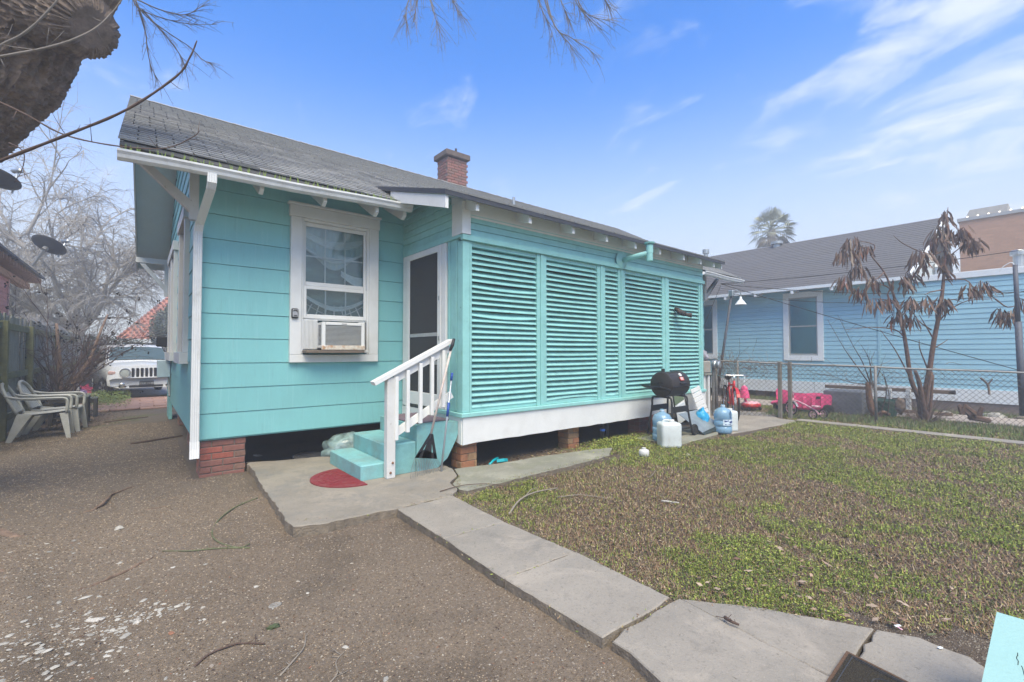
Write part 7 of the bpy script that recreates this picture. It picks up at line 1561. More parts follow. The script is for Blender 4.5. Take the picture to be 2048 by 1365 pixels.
for i, (x, y, lab) in enumerate(((-1.55, 24.2, 'dark grey wheeled rubbish bin left of the white car, nearer the shrub'), (-1.02, 24.6, 'dark grey wheeled rubbish bin left of the white car, nearer the car'))):
    t = thing('wheeled_bin', lab, 'bin', (x, y, 0), 'wheeled bins by the drive'); mb = MB(); mb.loft([[(x - a, y - a, z), (x + a, y - a, z), (x + a, y + a, z), (x - a, y + a, z)] for a, z in ((.24, .03), (.31, 1.0))]); mb.build('body', mat('bin_grey_%d' % i, (.06, .065, .07), .6), t); MB().bbox(x - .34, x + .34, y - .36, y + .34, 1.0, 1.10, .03).build('lid', M_blackp, t); MB().box(x - .12, x + .12, y - .315, y - .30, .7, .74).build('badge', M_galv, t)
def leafball(name, label, cat, c, rx, ry, rz_, n, ls, cols, seed, trunk=None):
    g_ = np.random.default_rng(seed); k = n; u = g_.normal(0, 1, (k, 3)); u /= np.linalg.norm(u, axis=1, keepdims=True); lob = 1 + .35 * (fnoise(u[:, 0] * 2 + 5, u[:, 1] * 2 + u[:, 2] * 3, 1.5, seed) - .5) * 2
    rr = (g_.random(k) ** .45) * lob; P_ = np.array(c) + u * rr[:, None] * np.array([rx, ry, rz_]); t = thing(name, label, cat, (c[0], c[1], 0)) if trunk else None
    V_ = None; a = g_.uniform(0, 6.28, k); e = g_.uniform(-1.2, 1.2, k); d = np.stack([np.cos(a) * np.cos(e), np.sin(a) * np.cos(e), np.sin(e)], -1); w = np.cross(d, g_.normal(0, 1, (k, 3))); w /= np.linalg.norm(w, axis=1, keepdims=True); L = (ls * g_.uniform(.6, 1.3, k))[:, None]
    V_ = np.stack([P_ - d * L / 2, P_ + w * L * .25, P_ + d * L / 2, P_ - w * L * .25], 1); o = raw_quads('crown' if trunk else name, V_, pal(k, cols, g_), M_green, 4)
    if trunk: child(o, t); tag(o, kind='stuff'); mb = MB(); mb.tube([(c[0], c[1], -1), (c[0] + .1, c[1], c[2])], [.18, .08], 8); mb.build('trunk', M_treefar, t)
    else: tag(o, label, cat)
    return t or o
GR = [(.05, .085, .03), (.07, .11, .035), (.035, .06, .025), (.09, .12, .05)]
leafball('hedge', 'dark green hedge behind the wheeled bins', 'hedge', (-2.0, 30, .9), 2.6, 1.2, 1.5, 22000, .12, GR, 3)
leafball('bush', 'olive bush between the hedge and the car', 'bush', (-.6, 28.6, .6), .9, 1.0, 1.1, 9000, .10, [(.10, .11, .05), (.07, .09, .04), (.14, .12, .07)], 4)
leafball('evergreen_tree', 'grey green evergreen tree in front of the terracotta roof', 'tree', (1.35, 33, 2.6), .95, 1.2, 1.6, 11000, .16, [(.20, .23, .16), (.24, .26, .19), (.16, .19, .13)], 6, trunk=1)  # leaf colours lightened to stand in for haze
def bare_tree(name, label, base, h, spread, seed, lean=(0, 0), nmain=9):
    g2 = random.Random(seed); t = thing(name, label, 'tree', base); B_ = Vector(base); mb = MB()
    fork = B_ + Vector((lean[0], lean[1], h * .30)); branch_tube(mb, [B_ - Vector((0, 0, .3)), B_ + Vector((lean[0] * .5, lean[1] * .5, h * .16)), fork], .34, .26, 9)
    tw = MB(); cnt = [0]
    def br_(p, d, L, r, dep):
        pts = [p]; n = 5
        for j in range(n):
            d = (d + Vector((g2.gauss(0, .13), g2.gauss(0, .13), g2.gauss(0, .10) - .055 * (3 - dep)))).normalized(); p = p + d * L / n; pts.append(p)
        (mb if dep >= 3 else tw).tube(pts, [max(r * (1 - .75 * j / n), .004) for j in range(n + 1)], 5 if dep >= 2 else 3, cap=False)
        if dep > 0:
            for k in range((5, 7, 7, 6, 5)[dep]):
                q = pts[g2.randint(1, n)]; dd = (d + Vector((g2.gauss(0, .55), g2.gauss(0, .55), g2.gauss(.05, .4)))).normalized(); br_(q, dd, L * g2.uniform(.42, .72), r * .5, dep - 1)
    for k in range(nmain):
        a = 6.28 * k / nmain + g2.uniform(-.3, .3); e = g2.uniform(.55, 1.25); br_(fork - Vector((0, 0, g2.uniform(0, h * .05))), Vector((math.cos(a) * math.cos(e) * spread, math.sin(a) * math.cos(e) * spread, math.sin(e))).normalized(), h * g2.uniform(.42, .58), .13, 4)
    mb.build('trunk', M_treefar, t, smooth=True); tag(tw.build('twigs', M_treefar, t), kind='stuff')
bare_tree('bare_tree', 'big leafless tree in the mist between the pink house and the turquoise house', (-2.5, 27.5, 0), 8.2, 1.1, 5, (.3, 0), 7)
bare_tree('bare_tree', 'second leafless tree further left in the mist above the pink house', (-5.4, 31, 0), 9.0, 1.1, 9, (.0, 0), 6)

# ---------------------------------------------------------------- near tree at the upper left
nt_ = thing('large_tree', 'massive rough barked leaning tree trunk at the upper left corner', 'tree', (-2.165, 7.232, 0.093))
axis = ctube([(-2.618, 7.613, -0.276), (-2.284, 7.244, 0.748), (-1.879, 6.8, 2.288), (-1.626, 6.435, 3.214), (-1.413, 6.244, 3.741), (-1.148, 6.013, 4.224), (-0.849, 5.754, 4.708), (-0.468, 5.421, 5.389), (-0.143, 5.256, 6.297)], 14)
m_ = len(axis); NR = 130; rad = [.72 - .25 * min(1, i / (m_ * .3)) for i in range(m_)]; rad = [r_ + .08 * max(0, 1 - abs(i / m_ - .6) * 5) for i, r_ in enumerate(rad)]
def barked(mb, axis, rad, NR, amp=.03):
    base = MB(); base.tube(axis, rad, NR); V_ = []
    m_ = len(axis)
    for i in range(m_):
        for k in range(NR):
            p = Vector(base.v[i * NR + k]); c = Vector(axis[i]); nrm = (p - c).normalized(); a = 2 * math.pi * k / NR
            q = Vector((math.cos(a) * 7.5, math.sin(a) * 7.5, i * .075)); rd_ = 1 - abs(noise.noise(q + Vector((noise.noise(q * .6), 0, 0)))) * 2
            rd2 = 1 - abs(noise.noise(Vector((q.x * 2.1, q.y * 2.1, q.z * 3.4)))) * 2
            V_.append(p + nrm * (amp * (rd_ ** 1.0 - .5) + amp * .55 * rd2 + .06 * noise.noise(p * 1.6)))
    mb.add(V_, base.f)
axis2 = [axis[0].lerp(axis[0], 0)]; 
ax_f = []; rd_f = []
for i in range(m_ - 1):
    for j in range(3): ax_f.append(axis[i].lerp(axis[i + 1], j / 3)); rd_f.append(rad[i] + (rad[i + 1] - rad[i]) * j / 3)
mb = MB(); barked(mb, ax_f, rd_f, 260, .048); mb.build('trunk', M_bark, nt_, smooth=False)
sa = ctube([(-0.854, 5.762, 4.576), (-0.669, 5.511, 4.45), (-0.493, 5.295, 4.311), (-0.36, 5.138, 4.215)], 16); sr = [.36 - .15 * i / len(sa) for i in range(len(sa))]; sr[-4:] = [.21, .20, .185, .15]; sr = [r_ * (1 + .05 * math.sin(i * .9)) for i, r_ in enumerate(sr)]
mb = MB(); barked(mb, sa, sr, 150, .024); mb.build('cut_limb', M_bark, nt_, smooth=False)
mb = MB(); branch_tube(mb, [(-0.337, 5.318, 5.257), (0.466, 5.402, 6.377), (2.203, 4.727, 7.412), (3.806, 3.927, 7.683), (5.608, 2.953, 8.322)], .16, .06, 8); branch_tube(mb, [(-0.337, 5.318, 5.257), (-0.226, 5.994, 5.517), (-0.146, 6.446, 5.482)], .06, .014, 6); mb.build('limb', M_bark, nt_, smooth=True)
for pts, r_, m__ in (
 (((-0.923, 4.88, 3.624), (-0.801, 4.715, 3.655), (-0.653, 4.591, 3.76), (-0.506, 4.465, 3.954), (-0.453, 4.418, 4.084)), .012, M_twig),
 (((-0.894, 4.731, 3.531), (-0.775, 4.569, 3.513), (-0.486, 4.331, 3.588), (-0.299, 4.239, 3.725), (-0.192, 4.211, 3.89), (-0.12, 4.148, 4.021)), .010, M_twig),
 (((-0.921, 4.714, 2.716), (-0.764, 4.583, 2.804), (-0.418, 4.295, 2.978), (-0.101, 4.031, 3.152), (0.159, 3.875, 3.407), (0.232, 3.812, 3.542), (0.268, 3.779, 3.656)), .0125, M_twigd),
 (((-0.933, 4.961, 3.367), (-0.82, 4.87, 3.313), (-0.664, 4.746, 3.218), (-0.452, 4.642, 3.097), (-0.15, 4.462, 3.039), (0.12, 4.37, 3.069), (0.282, 4.235, 3.153), (0.326, 4.197, 3.203)), .008, M_twigd),
 (((-0.765, 4.835, 3.019), (-0.702, 4.785, 2.979), (-0.676, 4.765, 2.925), (-0.688, 4.779, 2.823), (-0.729, 4.815, 2.729)), .005, M_twigd)):
    mb = MB(); P_ = ctube(pts, 6); k = len(P_); mb.tube(P_, [r_ * (1 - .7 * i / k) * (1 + .12 * math.sin(i * 1.7)) for i in range(k)], 7)
    for j in range(7):
        i_ = g.randint(3, k - 2); d = Vector((g.gauss(0, 1), g.gauss(0, 1), g.gauss(0, 1))).normalized() * g.uniform(.03, .12); mb.tube([P_[i_], P_[i_] + d, P_[i_] + d * 1.5 + Vector((0, 0, .01))], [.003, .002, .001], 3)
    mb.build('hanging_branch', m__, nt_, smooth=True)
HT = [
[((-0.146, 6.446, 5.482), (-0.087, 6.404, 5.29), (0.106, 6.25, 5.18), (0.341, 6.061, 5.109), (0.597, 5.852, 5.098)), ((-0.146, 6.446, 5.482), (-0.044, 6.371, 5.235), (0.171, 6.139, 4.98), (0.359, 5.927, 4.784), (0.466, 5.845, 4.649), (0.571, 5.761, 4.595)), ((-0.119, 6.426, 5.427), (-0.02, 6.484, 5.114), (0.005, 6.471, 4.89), (0.052, 6.44, 4.666), (0.164, 6.355, 4.441)), ((-0.089, 6.403, 5.372), (0.107, 6.374, 5.338), (0.331, 6.319, 5.356), (0.507, 6.172, 5.47)), ((-0.044, 6.37, 5.263), (0.155, 6.344, 5.058), (0.288, 6.242, 4.834), (0.343, 6.202, 4.666))],
[((2.384, 4.632, 5.756), (2.312, 4.698, 5.527), (2.288, 4.722, 5.385), (2.285, 4.727, 5.299)), ((2.45, 4.577, 5.813), (2.388, 4.636, 5.527), (2.361, 4.667, 5.27)), ((2.405, 4.613, 5.813), (2.498, 4.546, 5.527), (2.555, 4.507, 5.299), (2.616, 4.464, 5.099)), ((2.582, 4.468, 5.813), (2.698, 4.384, 5.527), (2.767, 4.333, 5.339))],
[((3.574, 4.037, 6.122), (3.674, 3.969, 5.699), (3.762, 3.905, 5.458), (3.821, 3.863, 5.246)), ((3.644, 3.98, 6.122), (3.745, 3.913, 5.639), (3.843, 3.841, 5.397), (3.962, 3.749, 5.216), (4.011, 3.713, 5.107)), ((3.667, 3.961, 6.122), (3.809, 3.867, 5.458), (3.961, 3.747, 5.307), (4.127, 3.616, 5.174), (4.199, 3.561, 5.077)), ((3.925, 3.877, 6.206), (4.074, 3.768, 5.837), (4.172, 3.694, 5.653), (4.342, 3.561, 5.456)), ((3.972, 3.839, 6.206), (4.122, 3.73, 5.776), (4.22, 3.655, 5.64), (4.411, 3.501, 5.579)), ((3.761, 3.885, 6.122), (3.885, 3.797, 5.699), (3.958, 3.744, 5.488)), ((4.211, 3.644, 6.206), (4.335, 3.553, 5.899), (4.419, 3.49, 5.714))]
]
for lines in HT:
    mb = MB()
    for pts in lines:
        P_ = ctube(pts, 5); k = len(P_); mb.tube(P_, [.0085 * (1 - .78 * i / k) for i in range(k)], 5)
        for j in range(26):
            i_ = g.randint(1, k - 2); dr_ = (P_[i_ + 1] - P_[i_]).normalized(); d = (dr_ + Vector((g.gauss(0, .35), g.gauss(0, .35), g.gauss(-.12, .25)))).normalized(); L = g.uniform(.10, .42); a_ = P_[i_]; b_ = a_ + d * L * .5 + Vector((0, 0, g.gauss(0, .01))); c_ = b_ + (d + Vector((0, 0, -.25))).normalized() * L * .5
            mb.tube([a_, b_, c_], [.0032, .0022, .001], 3, cap=False)
            for q_ in range(2): e_ = b_.lerp(c_, g.random()); mb.tube([e_, e_ + Vector((g.gauss(0, .03), g.gauss(0, .03), g.gauss(-.01, .03)))], [.0016, .0008], 3, cap=False)
    tag(mb.build('twig_spray', M_twig, nt_), kind='stuff')
# surface roots in the dirt at the left edge
mb = MB()
for pts, r_ in ((((-1.508, 7.056, 0.0), (-0.882, 5.638, 0.02), (-0.732, 5.383, 0.02), (-0.626, 5.328, -0.03)), .055), (((-0.869, 4.717, 0.0), (-0.72, 4.632, 0.02), (-0.656, 4.43, 0.01), (-0.64, 4.278, -0.03)), .03),
                (((-0.412, 5.807, 0.0), (-0.281, 5.92, 0.035), (-0.187, 6.368, 0.03), (0.106, 6.785, -0.01)), .022), (((-0.295, 3.961, 0.0), (-0.135, 4.043, 0.012), (0.046, 4.2, 0.02), (0.167, 4.404, -0.01)), .018), (((-0.19, 3.242, 0.0), (-0.154, 3.112, 0.012), (-0.105, 3.067, -0.01)), .012), (((0.002, 2.818, -0.01), (0.03, 2.825, 0.01), (0.012, 2.709, 0.0)), .008), (((-0.054, 5.552, -0.01), (0.166, 5.547, 0.018), (0.344, 5.585, -0.01)), .012)):
    branch_tube(mb, [Vector(p) - Vector((0, 0, r_ * .45)) for p in pts], r_ * .7, r_ * .3, 8, 5)
mb.v = [tuple(Vector(p) + Vector((noise.noise(Vector(p) * 22), noise.noise(Vector(p) * 22 + Vector((9, 0, 0))), noise.noise(Vector(p) * 30))) * .014) for p in mb.v]
tag(mb.build('tree_roots', mat('root_bark', (.17, .115, .08), .95, .35, 14, .8, 50), nt_), kind='stuff')

# ---------------------------------------------------------------- twigs on the ground
M_gt = mat('fallen_twig_grey', (.24, .205, .165), .9, .2, 20); M_gg = mat('mossy_twig', (.11, .12, .06), .9, .2, 20)
for i, (lab, r_, m__, pts) in enumerate((
 ('long green mossy vine lying curved on the dirt left of the patio', .007, M_gg, ((0.937, 5.218, 0.01), (0.723, 5.086, 0.015), (0.558, 4.811, 0.012), (0.476, 4.476, 0.012), (0.502, 4.215, 0.012), (0.601, 4.017, 0.012), (0.678, 4.036, 0.012))),
 ('straight mossy stick joining the curved vine on the dirt', .006, M_gg, ((0.668, 3.98, 0.01), (0.457, 4.101, 0.012), (0.308, 4.189, 0.012), (0.15, 4.339, 0.005))),
 ('dark bent twig near the bottom edge left of centre', .006, M_twigd, ((0.218, 2.648, 0.008), (0.287, 2.703, 0.012), (0.383, 2.708, 0.015), (0.426, 2.699, 0.012), (0.515, 2.627, 0.012))),
 ('pale curved stem near the bottom edge below the moss clump', .005, M_gt, ((0.519, 2.322, 0.008), (0.602, 2.4, 0.012), (0.66, 2.466, 0.015), (0.698, 2.573, 0.012))),
 ('thin brown twig at the bottom edge right of the pale stem', .004, M_gt, ((0.686, 2.144, 0.008), (0.732, 2.182, 0.012), (0.751, 2.259, 0.01), (0.809, 2.305, 0.01))),
 ('long arching pale twig on the moss beside the patio crack', .010, M_gt, ((2.532, 3.146, 0.08), (2.812, 3.328, 0.1), (3.056, 3.385, 0.11), (3.395, 3.411, 0.085))),
 ('short pale side twig above the long arching twig', .006, M_gt, ((2.935, 3.383, 0.1), (3.057, 3.447, 0.12), (3.153, 3.478, 0.11))),
 ('thin dark vine trailing across the patio crack', .005, M_twigd, ((2.341, 4.01, 0.11), (2.619, 4.026, 0.115), (2.863, 3.92, 0.11), (2.983, 3.773, 0.1), (3.191, 3.694, 0.09))),
 ('thin tan twig lying in the brown lawn', .005, M_gt, ((3.208, 3.223, 0.07), (3.403, 3.104, 0.085), (3.566, 2.892, 0.07))),
 ('curved bare twig standing in the lawn before the canister', .005, M_gt, ((4.529, 3.073, 0.07), (4.588, 3.066, 0.09), (4.849, 3.191, 0.08))),
 ('broken brown stick on the walk joint', .010, M_twigd, ((2.388, 1.167, 0.115), (2.369, 1.126, 0.12), (2.379, 1.09, 0.115))),
 ('pale wood sliver lying in the brown lawn', .012, M_rk, ((3.896, 2.506, 0.075), (3.919, 2.43, 0.08), (3.973, 2.368, 0.075))))):
    if pts[0][2] < .05: pts = [(p[0], p[1], gz(p[0], p[1]) + r_ * .8 + max(p[2] - .01, 0)) for p in pts]
    mb = MB(); branch_tube(mb, pts, r_, r_ * .55, 6, 5)
    P_ = ctube(pts, 5)
    if r_ < .011:
        for j in range(4): q_ = P_[g.randint(1, len(P_) - 2)]; mb.tube([q_, q_ + Vector((g.gauss(0, .03), g.gauss(0, .03), g.uniform(0, .02)))], .002, 3)
    tag(mb.build('fallen_twig', m__, smooth=True), lab, 'twig')
tag(link('moss_clump', lump('moss_clump', .018, 4, mat('green_moss', (.06, .075, .035), .95, .3, 50), None, 1.6, .8, .6, .6), loc=(0.58, 2.764, 0.01)), 'small dark green moss clump right below the half buried shell', 'moss')
# patch of rust coloured litter on the patio
# bottom right: board and doormat
bd = thing('teal_bench', 'pale turquoise painted plank jutting in at the bottom right corner', 'bench', (2.6, .25, .09))
b1_, b2_, b3_ = Vector((2.778, 0.214, 0.42)), Vector((2.785, 0.058, 0.42)), Vector((2.15, 0.204, 0.42))
ed = (b3_ - b1_).normalized(); wdv = (b2_ - b1_); b4_ = b1_ + ed * 1.2; b5_ = b2_ + ed * 1.2
mb = MB(); dn_ = Vector((0, 0, -.035)); mb.add([b1_, b4_, b5_, b2_, b1_ + dn_, b4_ + dn_, b5_ + dn_, b2_ + dn_], [(0, 1, 2, 3), (7, 6, 5, 4), (0, 4, 5, 1), (1, 5, 6, 2), (2, 6, 7, 3), (3, 7, 4, 0)])
M_plank = mat('pale_turquoise_plank', (.31, .50, .455), .6, .04, 3, .2, 60, dirt=(.12, .28, .27), dirt_amt=.0); mb.build('seat', M_plank, bd)
mb = MB()
for k in range(15):
    p = b1_ + ed * g.uniform(.02, .5) + wdv.normalized() * g.uniform(.02, .3); P_ = [p + Vector((0, 0, .0012))]
    for j in range(5): P_.append(P_[-1] + ed * g.uniform(.01, .03) + wdv.normalized() * g.gauss(0, .003))
    mb.tube(P_, .0011, 3)
mb.build('paint_crack', M_dark, bd)
for s_ in (.12, 1.0):
    p = b1_ + ed * s_ + wdv * .5; MB().bbox(p.x - .04, p.x + .04, p.y - .04, p.y + .04, .05, .384).build('leg', M_plank, bd)
dm_ = thing('doormat', 'dark brown coir doormat with black border at the bottom edge', 'mat', (2.577, 0.687, 0.094))
d0, d1, d2 = Vector((2.574, 0.686, 0.096)), Vector((2.533, 0.437, 0.096)), Vector((2.255, 0.679, 0.096)); eu, ev = (d1 - d0).normalized(), (d2 - d0).normalized()
def quadp(mb, a, b, c, d, z0, z1):
    pts = [d0 + eu * a + ev * c, d0 + eu * b + ev * c, d0 + eu * b + ev * d, d0 + eu * a + ev * d]; mb.add([p + Vector((0, 0, z0)) for p in pts] + [p + Vector((0, 0, z1)) for p in pts], [(3, 2, 1, 0), (4, 5, 6, 7), (0, 1, 5, 4), (1, 2, 6, 5), (2, 3, 7, 6), (3, 0, 4, 7)])
mb = MB(); quadp(mb, 0, .75, 0, .45, 0, .012); mb.build('base', mat('brown_coir', (.13, .075, .045), .95, .3, 120, .8, 300), dm_)
mb = MB(); quadp(mb, .015, .735, .018, .432, .0125, .016); mb.build('pile', mat('dark_coir', (.045, .035, .022), .95, .5, 160, 1.0, 300, dirt=(.14, .12, .08), dirt_amt=.6, dirt_scale=160), dm_)
mb = MB()
for a, b, c, d in ((.03, .72, .032, .037), (.03, .72, .41, .415), (.03, .035, .037, .41), (.715, .72, .037, .41), (.045, .70, .045, .048), (.045, .70, .40, .403)): quadp(mb, a, b, c, d, .0165, .019)
mb.tube([d0 + eu * (.20 + .07 * math.cos(a)) + ev * (.14 + .06 * math.sin(a)) + Vector((0, 0, .018)) for a in np.linspace(0, 6.28, 24)], .003, 4)
mb.build('border_line', M_blackmat, dm_)
# litter by the walk
for lab, p, m__, L in (('white and pink scrap of plastic in the soil by the walk', (3.084, 0.597, 0.07), M_bwhite, .035), ('mossy chip of wood on the soil by the walk', (3.123, 0.472, 0.07), M_gg, .05), ('small white shard on the corner of the last walk slab', (2.963, 0.417, 0.095), M_bwhite, .022)):
    tag(MB().bbox(-L / 2, L / 2, -.006, .006, 0, .006, .002).build('scrap', m__, loc=p, rot=(0, 0, R(-30))), lab, 'scrap')
tag(MB().bbox(-.012, .012, -.004, .004, 0, .004, .001).build('scrap', M_lpink, loc=(3.057, 0.582, 0.074), rot=(0, 0, R(60))), 'tiny pink strip lying across the white scrap by the walk', 'scrap')

# ---------------------------------------------------------------- lawn
g_ = np.random.default_rng(21)
def sample(n, near=2.0, pw=1.35):
    n = int(n * 1.35); x = g_.uniform(2.25, 14.2, n); y = g_.uniform(-2.4, 5.4, n); d = np.hypot(x, y); keep = g_.random(n) < np.clip((near / np.maximum(d, .1)) ** pw, 0, 1)
    x, y, d = x[keep], y[keep], d[keep]; m = lawnmask(x, y)
    ok = (m > .35 + .5 * g_.random(len(x))) & ~((x > 10.62) & (x < 11.05) & (y < 3.72)) & ~((x > 13.05) & (x < 14.6))
    wob_ = (fnoise(x, y, 6, 71, 3) - .35) * .22
    ok &= ~((x < 2.42 + wob_) & (y > 1.0)) & ~((x < 3.35) & (y < 1.50 + wob_ * 1.4 - (x - 2.4) * 1.35)) & ~((x < 3.1 + wob_) & (y < .8)) & ~((x < 3.35) & (y < .42))
    ok &= ~((x > 2.5) & (x < 5.2) & (y > 3.9)) | ((x > 5.0) & (y > 4.1) & (y < 4.9) & (x < 6.3)); ok &= ~((x > 7.9) & (y > 3.6) & (x < 10.7)) & ~((x > 6.3) & (x < 8.2) & (y > 3.82))
    ok &= ~((x > 10.6) & (y > 3.9) & (x < 11.7) & (y < 5.6) & (y > 3.66 + .72 * (x - 10.5)))
    return x[ok], y[ok], d[ok]
def green_amt(x, y):
    n = fnoise(x, y, .9, 31, 4) * .5 + fnoise(x, y, 4.2, 32, 4) * .5; n = .5 + (n - .5) * 1.45
    brownzone = np.exp(-(((x - 4.4) / 1.5) ** 2 + ((y - 2.9) / .9) ** 2)) * .16
    greenz = np.exp(-(((x - 3.3) / .8) ** 2 + ((y - 1.2) / .45) ** 2)) * .10 + sstep(5, 8, x) * .05
    bare = np.exp(-(((x - 3.35) / .55) ** 2 + ((y - 2.05) / .16) ** 2)) * .3
    return n - brownzone + greenz - bare
GC = [(.20, .25, .04), (.13, .175, .03), (.26, .30, .05), (.30, .31, .07), (.08, .115, .025)]
BC = [(.20, .115, .062), (.25, .165, .09), (.125, .075, .042), (.40, .31, .20), (.26, .155, .09), (.22, .17, .08)]
# broad little leaves of clover and pennywort
x, y, d = sample(1250000, 2.4, 1.2); ga = green_amt(x, y); k = g_.random(len(x)) < sstep(.40, .72, ga) ** 1.2 * .72 + .03; x, y, d = x[k], y[k], d[k]
hgt = g_.random(len(x)) ** 1.2 * .038 * (.5 + fnoise(x, y, 2.5, 41)); 
tag(flats('clover_leaves', np.stack([x, y, gzf(x, y) + .006 + hgt], -1), (.006 + .007 * g_.random(len(x))) * (1 + d * .10), np.where(g_.random((len(x), 1)) < .16, pal(len(x), BC, g_), pal(len(x), GC, g_)) * (.75 + .6 * fnoise(x, y, 1.7, 43)[:, None]), M_green, .45, 8, .75), 'patchy green clover and weeds growing through the back lawn', 'weeds', kind='stuff')
# blades
x, y, d = sample(1100000, 2.6, 1.2); ga = green_amt(x, y); dead = g_.random(len(x)) > .12 + .72 * sstep(.36, .66, ga)
k = g_.random(len(x)) < .62; x, y, d, dead = x[k], y[k], d[k], dead[k]; n = len(x)
a = g_.uniform(0, 6.28, n); ln = (.022 + .028 * g_.random(n)) * np.where(dead, .9, 1.0); lean_ = np.where(dead, g_.uniform(.7, 1.5, n), g_.uniform(.2, 1.1, n)); wv_ = (.0011 + .0008 * g_.random(n)) * (1 + d * .25)
P0 = np.stack([x, y, gzf(x, y)], -1); dr = np.stack([np.cos(a) * np.sin(lean_), np.sin(a) * np.sin(lean_), np.abs(np.cos(lean_))], -1); sd_ = np.stack([-np.sin(a), np.cos(a), 0 * a], -1)
V = np.stack([P0 - sd_ * wv_[:, None], P0 + sd_ * wv_[:, None], P0 + dr * ln[:, None] + np.array([0, 0, .003])], 1)
C = np.where(dead[:, None], pal(n, BC, g_), pal(n, GC, g_))
tag(raw_quads('grass', V, C, M_green, 3), 'short thin winter grass, half green half brown, on the back lawn', 'grass', kind='stuff')
# dead leaf crumbs
x, y, d = sample(420000, 2.4, 1.25); ga = green_amt(x, y); k = g_.random(len(x)) < .62 * (1 - sstep(.42, .66, ga)) + .22; x, y, d = x[k], y[k], d[k]
tag(flats('dead_leaf_crumbs', np.stack([x, y, gzf(x, y) + .005 + .012 * g_.random(len(x))], -1), (.007 + .012 * g_.random(len(x)) ** 2) * (1 + d * .08), pal(len(x), BC, g_), M_leafattr, .5, 9, .45), 'reddish brown crumbs of dead leaves spread over the back lawn', 'dead leaves', kind='stuff')
x = g_.uniform(2.5, 3.9, 90); y = g_.uniform(.35, 1.5, 90); k = (lawnmask(x, y) > .5) & (y > 1.5 - (x - 2.4) * 1.3); x, y = x[k], y[k]
tag(flats('fallen_leaves', np.stack([x, y, gzf(x, y) + .03], -1), g_.uniform(.03, .06, len(x)), pal(len(x), [(.30, .20, .14), (.22, .13, .09), (.36, .27, .2)], g_), M_leafattr, .3, 10, .5), 'larger tan fallen leaves on the lawn near the bottom right corner', 'fallen leaves', kind='stuff')
# bare soil crumbs and weeds along the edges of the walk
N = 60000; x = np.concatenate([g_.uniform(2.3, 3.8, N), g_.uniform(2.36, 2.75, 30000)]); y = np.concatenate([g_.uniform(.25, 1.75, N), g_.uniform(1.4, 3.9, 30000)]); s_c = g_.uniform(.0018, .0055, len(x)); a_c = g_.uniform(0, 6.28, len(x)); zz = gzf(x, y)
B3 = np.stack([np.stack([x + np.cos(a_c + t) * s_c * 1.3, y + np.sin(a_c + t) * s_c, zz], -1) for t in (0, 2.1, 4.2)], 1); tp_ = np.stack([x, y, zz + s_c * .9], -1); T3 = np.stack([np.stack([B3[:, i], B3[:, (i + 1) % 3], tp_], 1) for i in range(3)], 1).reshape(-1, 3, 3); tn = g_.random((len(x), 1))
tag(raw_quads('edge_soil_crumbs', T3, np.repeat(np.where(g_.random((len(x), 1)) < .16, np.array([.30, .26, .20]) * (.7 + .5 * tn), np.array([.105, .08, .058]) * (.5 + 1.1 * tn)), 3, 0), M_stone, 3), 'dark crumbly soil and grit beside the walk slabs', 'grit', kind='stuff')
ed_pts = []
for a_, b_, n_ in (((2.395, 3.8), (2.40, 1.5), 900), ((2.43, 1.46), (2.93, .68), 260), ((2.56, 4.0), (2.80, 4.4), 160), ((2.62, 3.93), (4.9, 4.0), 700), ((1.765, 3.6), (1.74, 1.6), 70), ((.96, 4.1), (1.6, 3.84), 60), ((1.82, 3.835), (2.38, 3.85), 60), ((1.80, 3.005), (2.34, 2.98), 25), ((1.8, 2.24), (2.36, 2.22), 25), ((1.85, 1.45), (2.36, 1.45), 90)):
    t_ = g_.random(n_); ed_pts.append(np.stack([a_[0] + (b_[0] - a_[0]) * t_ + g_.normal(0, .018, n_), a_[1] + (b_[1] - a_[1]) * t_ + g_.normal(0, .018, n_)], -1))
E_ = np.concatenate(ed_pts); tag(flats('edge_weeds', np.stack([E_[:, 0], E_[:, 1], .085 + .03 * g_.random(len(E_))], -1), g_.uniform(.006, .022, len(E_)), np.where(g_.random((len(E_), 1)) < .5, pal(len(E_), GC, g_), pal(len(E_), BC, g_)), M_green, .6, 17, .4), 'small weeds and crumbs along the slab edges and joints', 'weeds', kind='stuff')
# brown bits scattered over the dirt, thicker along the roots
N = 16000; x = g_.uniform(-2.2, 1.75, N); y = .4 + g_.random(N) ** 1.5 * 8; cl_ = fnoise(x, y, 1.1, 81, 4); k = (g_.random(N) < sstep(.45, .75, cl_) + .12) & ~((x > .97) & (y > 3.88)) & ~((x > .5) & (y > 6.4)); x, y = x[k], y[k]
tag(flats('dirt_litter', np.stack([x, y, gzf(x, y) + .004], -1), g_.uniform(.005, .022, len(x)), pal(len(x), [(.10, .06, .04), (.16, .10, .065), (.07, .045, .035), (.22, .16, .11)], g_), M_leafattr, .35, 18, .35), 'dark brown bark bits and leaf crumbs strewn over the dirt yard', 'leaf litter', kind='stuff')
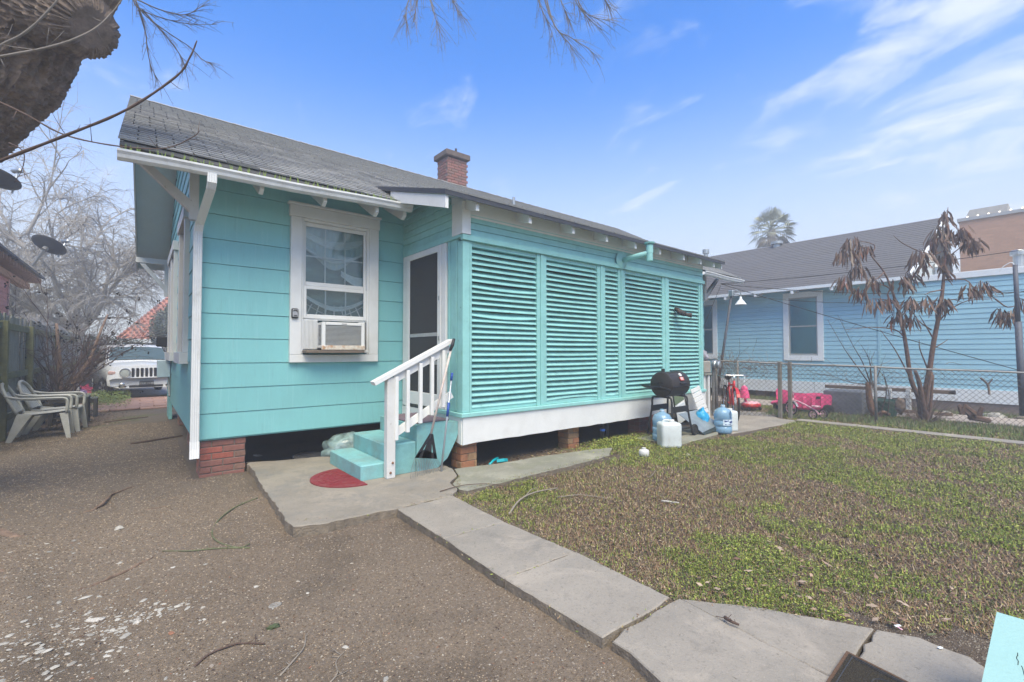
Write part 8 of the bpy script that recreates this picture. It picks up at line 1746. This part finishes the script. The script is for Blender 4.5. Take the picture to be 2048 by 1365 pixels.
# tufts along the fence and in the neighbour strip
x = np.concatenate([g_.uniform(11.05, 13.0, 26000), g_.uniform(14.56, 15.4, 9000)]); y = np.concatenate([g_.uniform(-.3, 4.6, 26000), g_.uniform(-1, 7, 9000)]); tuft = fnoise(x, y, 1.4, 55); k = (tuft > .47) | (g_.random(len(x)) < .15); x, y = x[k], y[k]; n = len(x)
a = g_.uniform(0, 6.28, n); le = g_.uniform(.1, .8, n); ln = g_.uniform(.04, .12, n); P0 = np.stack([x, y, np.maximum(gzf(x, y), .04)], -1); dr = np.stack([np.cos(a) * np.sin(le), np.sin(a) * np.sin(le), np.cos(le)], -1); sd_ = np.stack([-np.sin(a), np.cos(a), 0 * a], -1) * .006
tag(raw_quads('grass_tufts', np.stack([P0 - sd_, P0 + sd_, P0 + dr * ln[:, None]], 1), pal(n, [(.13, .20, .05), (.10, .16, .04), (.2, .22, .08), (.22, .16, .11)], g_), M_green, 3), 'longer green grass tufts along the foot of the chain link fence', 'grass', kind='stuff')
# leaves under the hedge row and under the house edge
N = 5000; x = np.concatenate([g_.normal(12.0, .5, N), g_.uniform(3.4, 7.2, 1800)]); y = np.concatenate([g_.uniform(-.3, 4.6, N), g_.uniform(4.62, 5.1, 1800)])
tag(flats('brown_litter', np.stack([x, y, gzf(x, y) + .012], -1), g_.uniform(.02, .06, len(x)), pal(len(x), BC, g_), M_leafattr, .4, 12), 'brown leaf litter under the young tree and along the porch foot', 'leaf litter', kind='stuff')
# weeds by the pipes under the porch
x = g_.normal(5.9, .45, 5200); y = g_.normal(4.55, .22, 5200); k = (y > 4.2) & (y < 5.0); x, y = x[k], y[k]
tag(flats('porch_weeds', np.stack([x, y, gzf(x, y) + .01 + .05 * g_.random(len(x)) ** 2], -1), g_.uniform(.015, .035, len(x)), pal(len(x), GC, g_), M_green, .5, 14, .7), 'bright green low weeds under the porch edge near the black pipes', 'weeds', kind='stuff')

# ---------------------------------------------------------------- misty air
hb = MB().box(-60, 62, -14, 70, -1.0, 12.5)
Mh = bpy.data.materials.new('haze'); Mh.use_nodes = True; nh = Mh.node_tree.nodes; nh.clear(); pv = nh.new('ShaderNodeVolumePrincipled'); pv.inputs['Density'].default_value = 0.0105; pv.inputs['Color'].default_value = (.93, .95, .98, 1); pv.inputs['Anisotropy'].default_value = .2
oh = nh.new('ShaderNodeOutputMaterial'); Mh.node_tree.links.new(pv.outputs[0], oh.inputs['Volume'])
tag(hb.build('haze', Mh), kind='stuff')
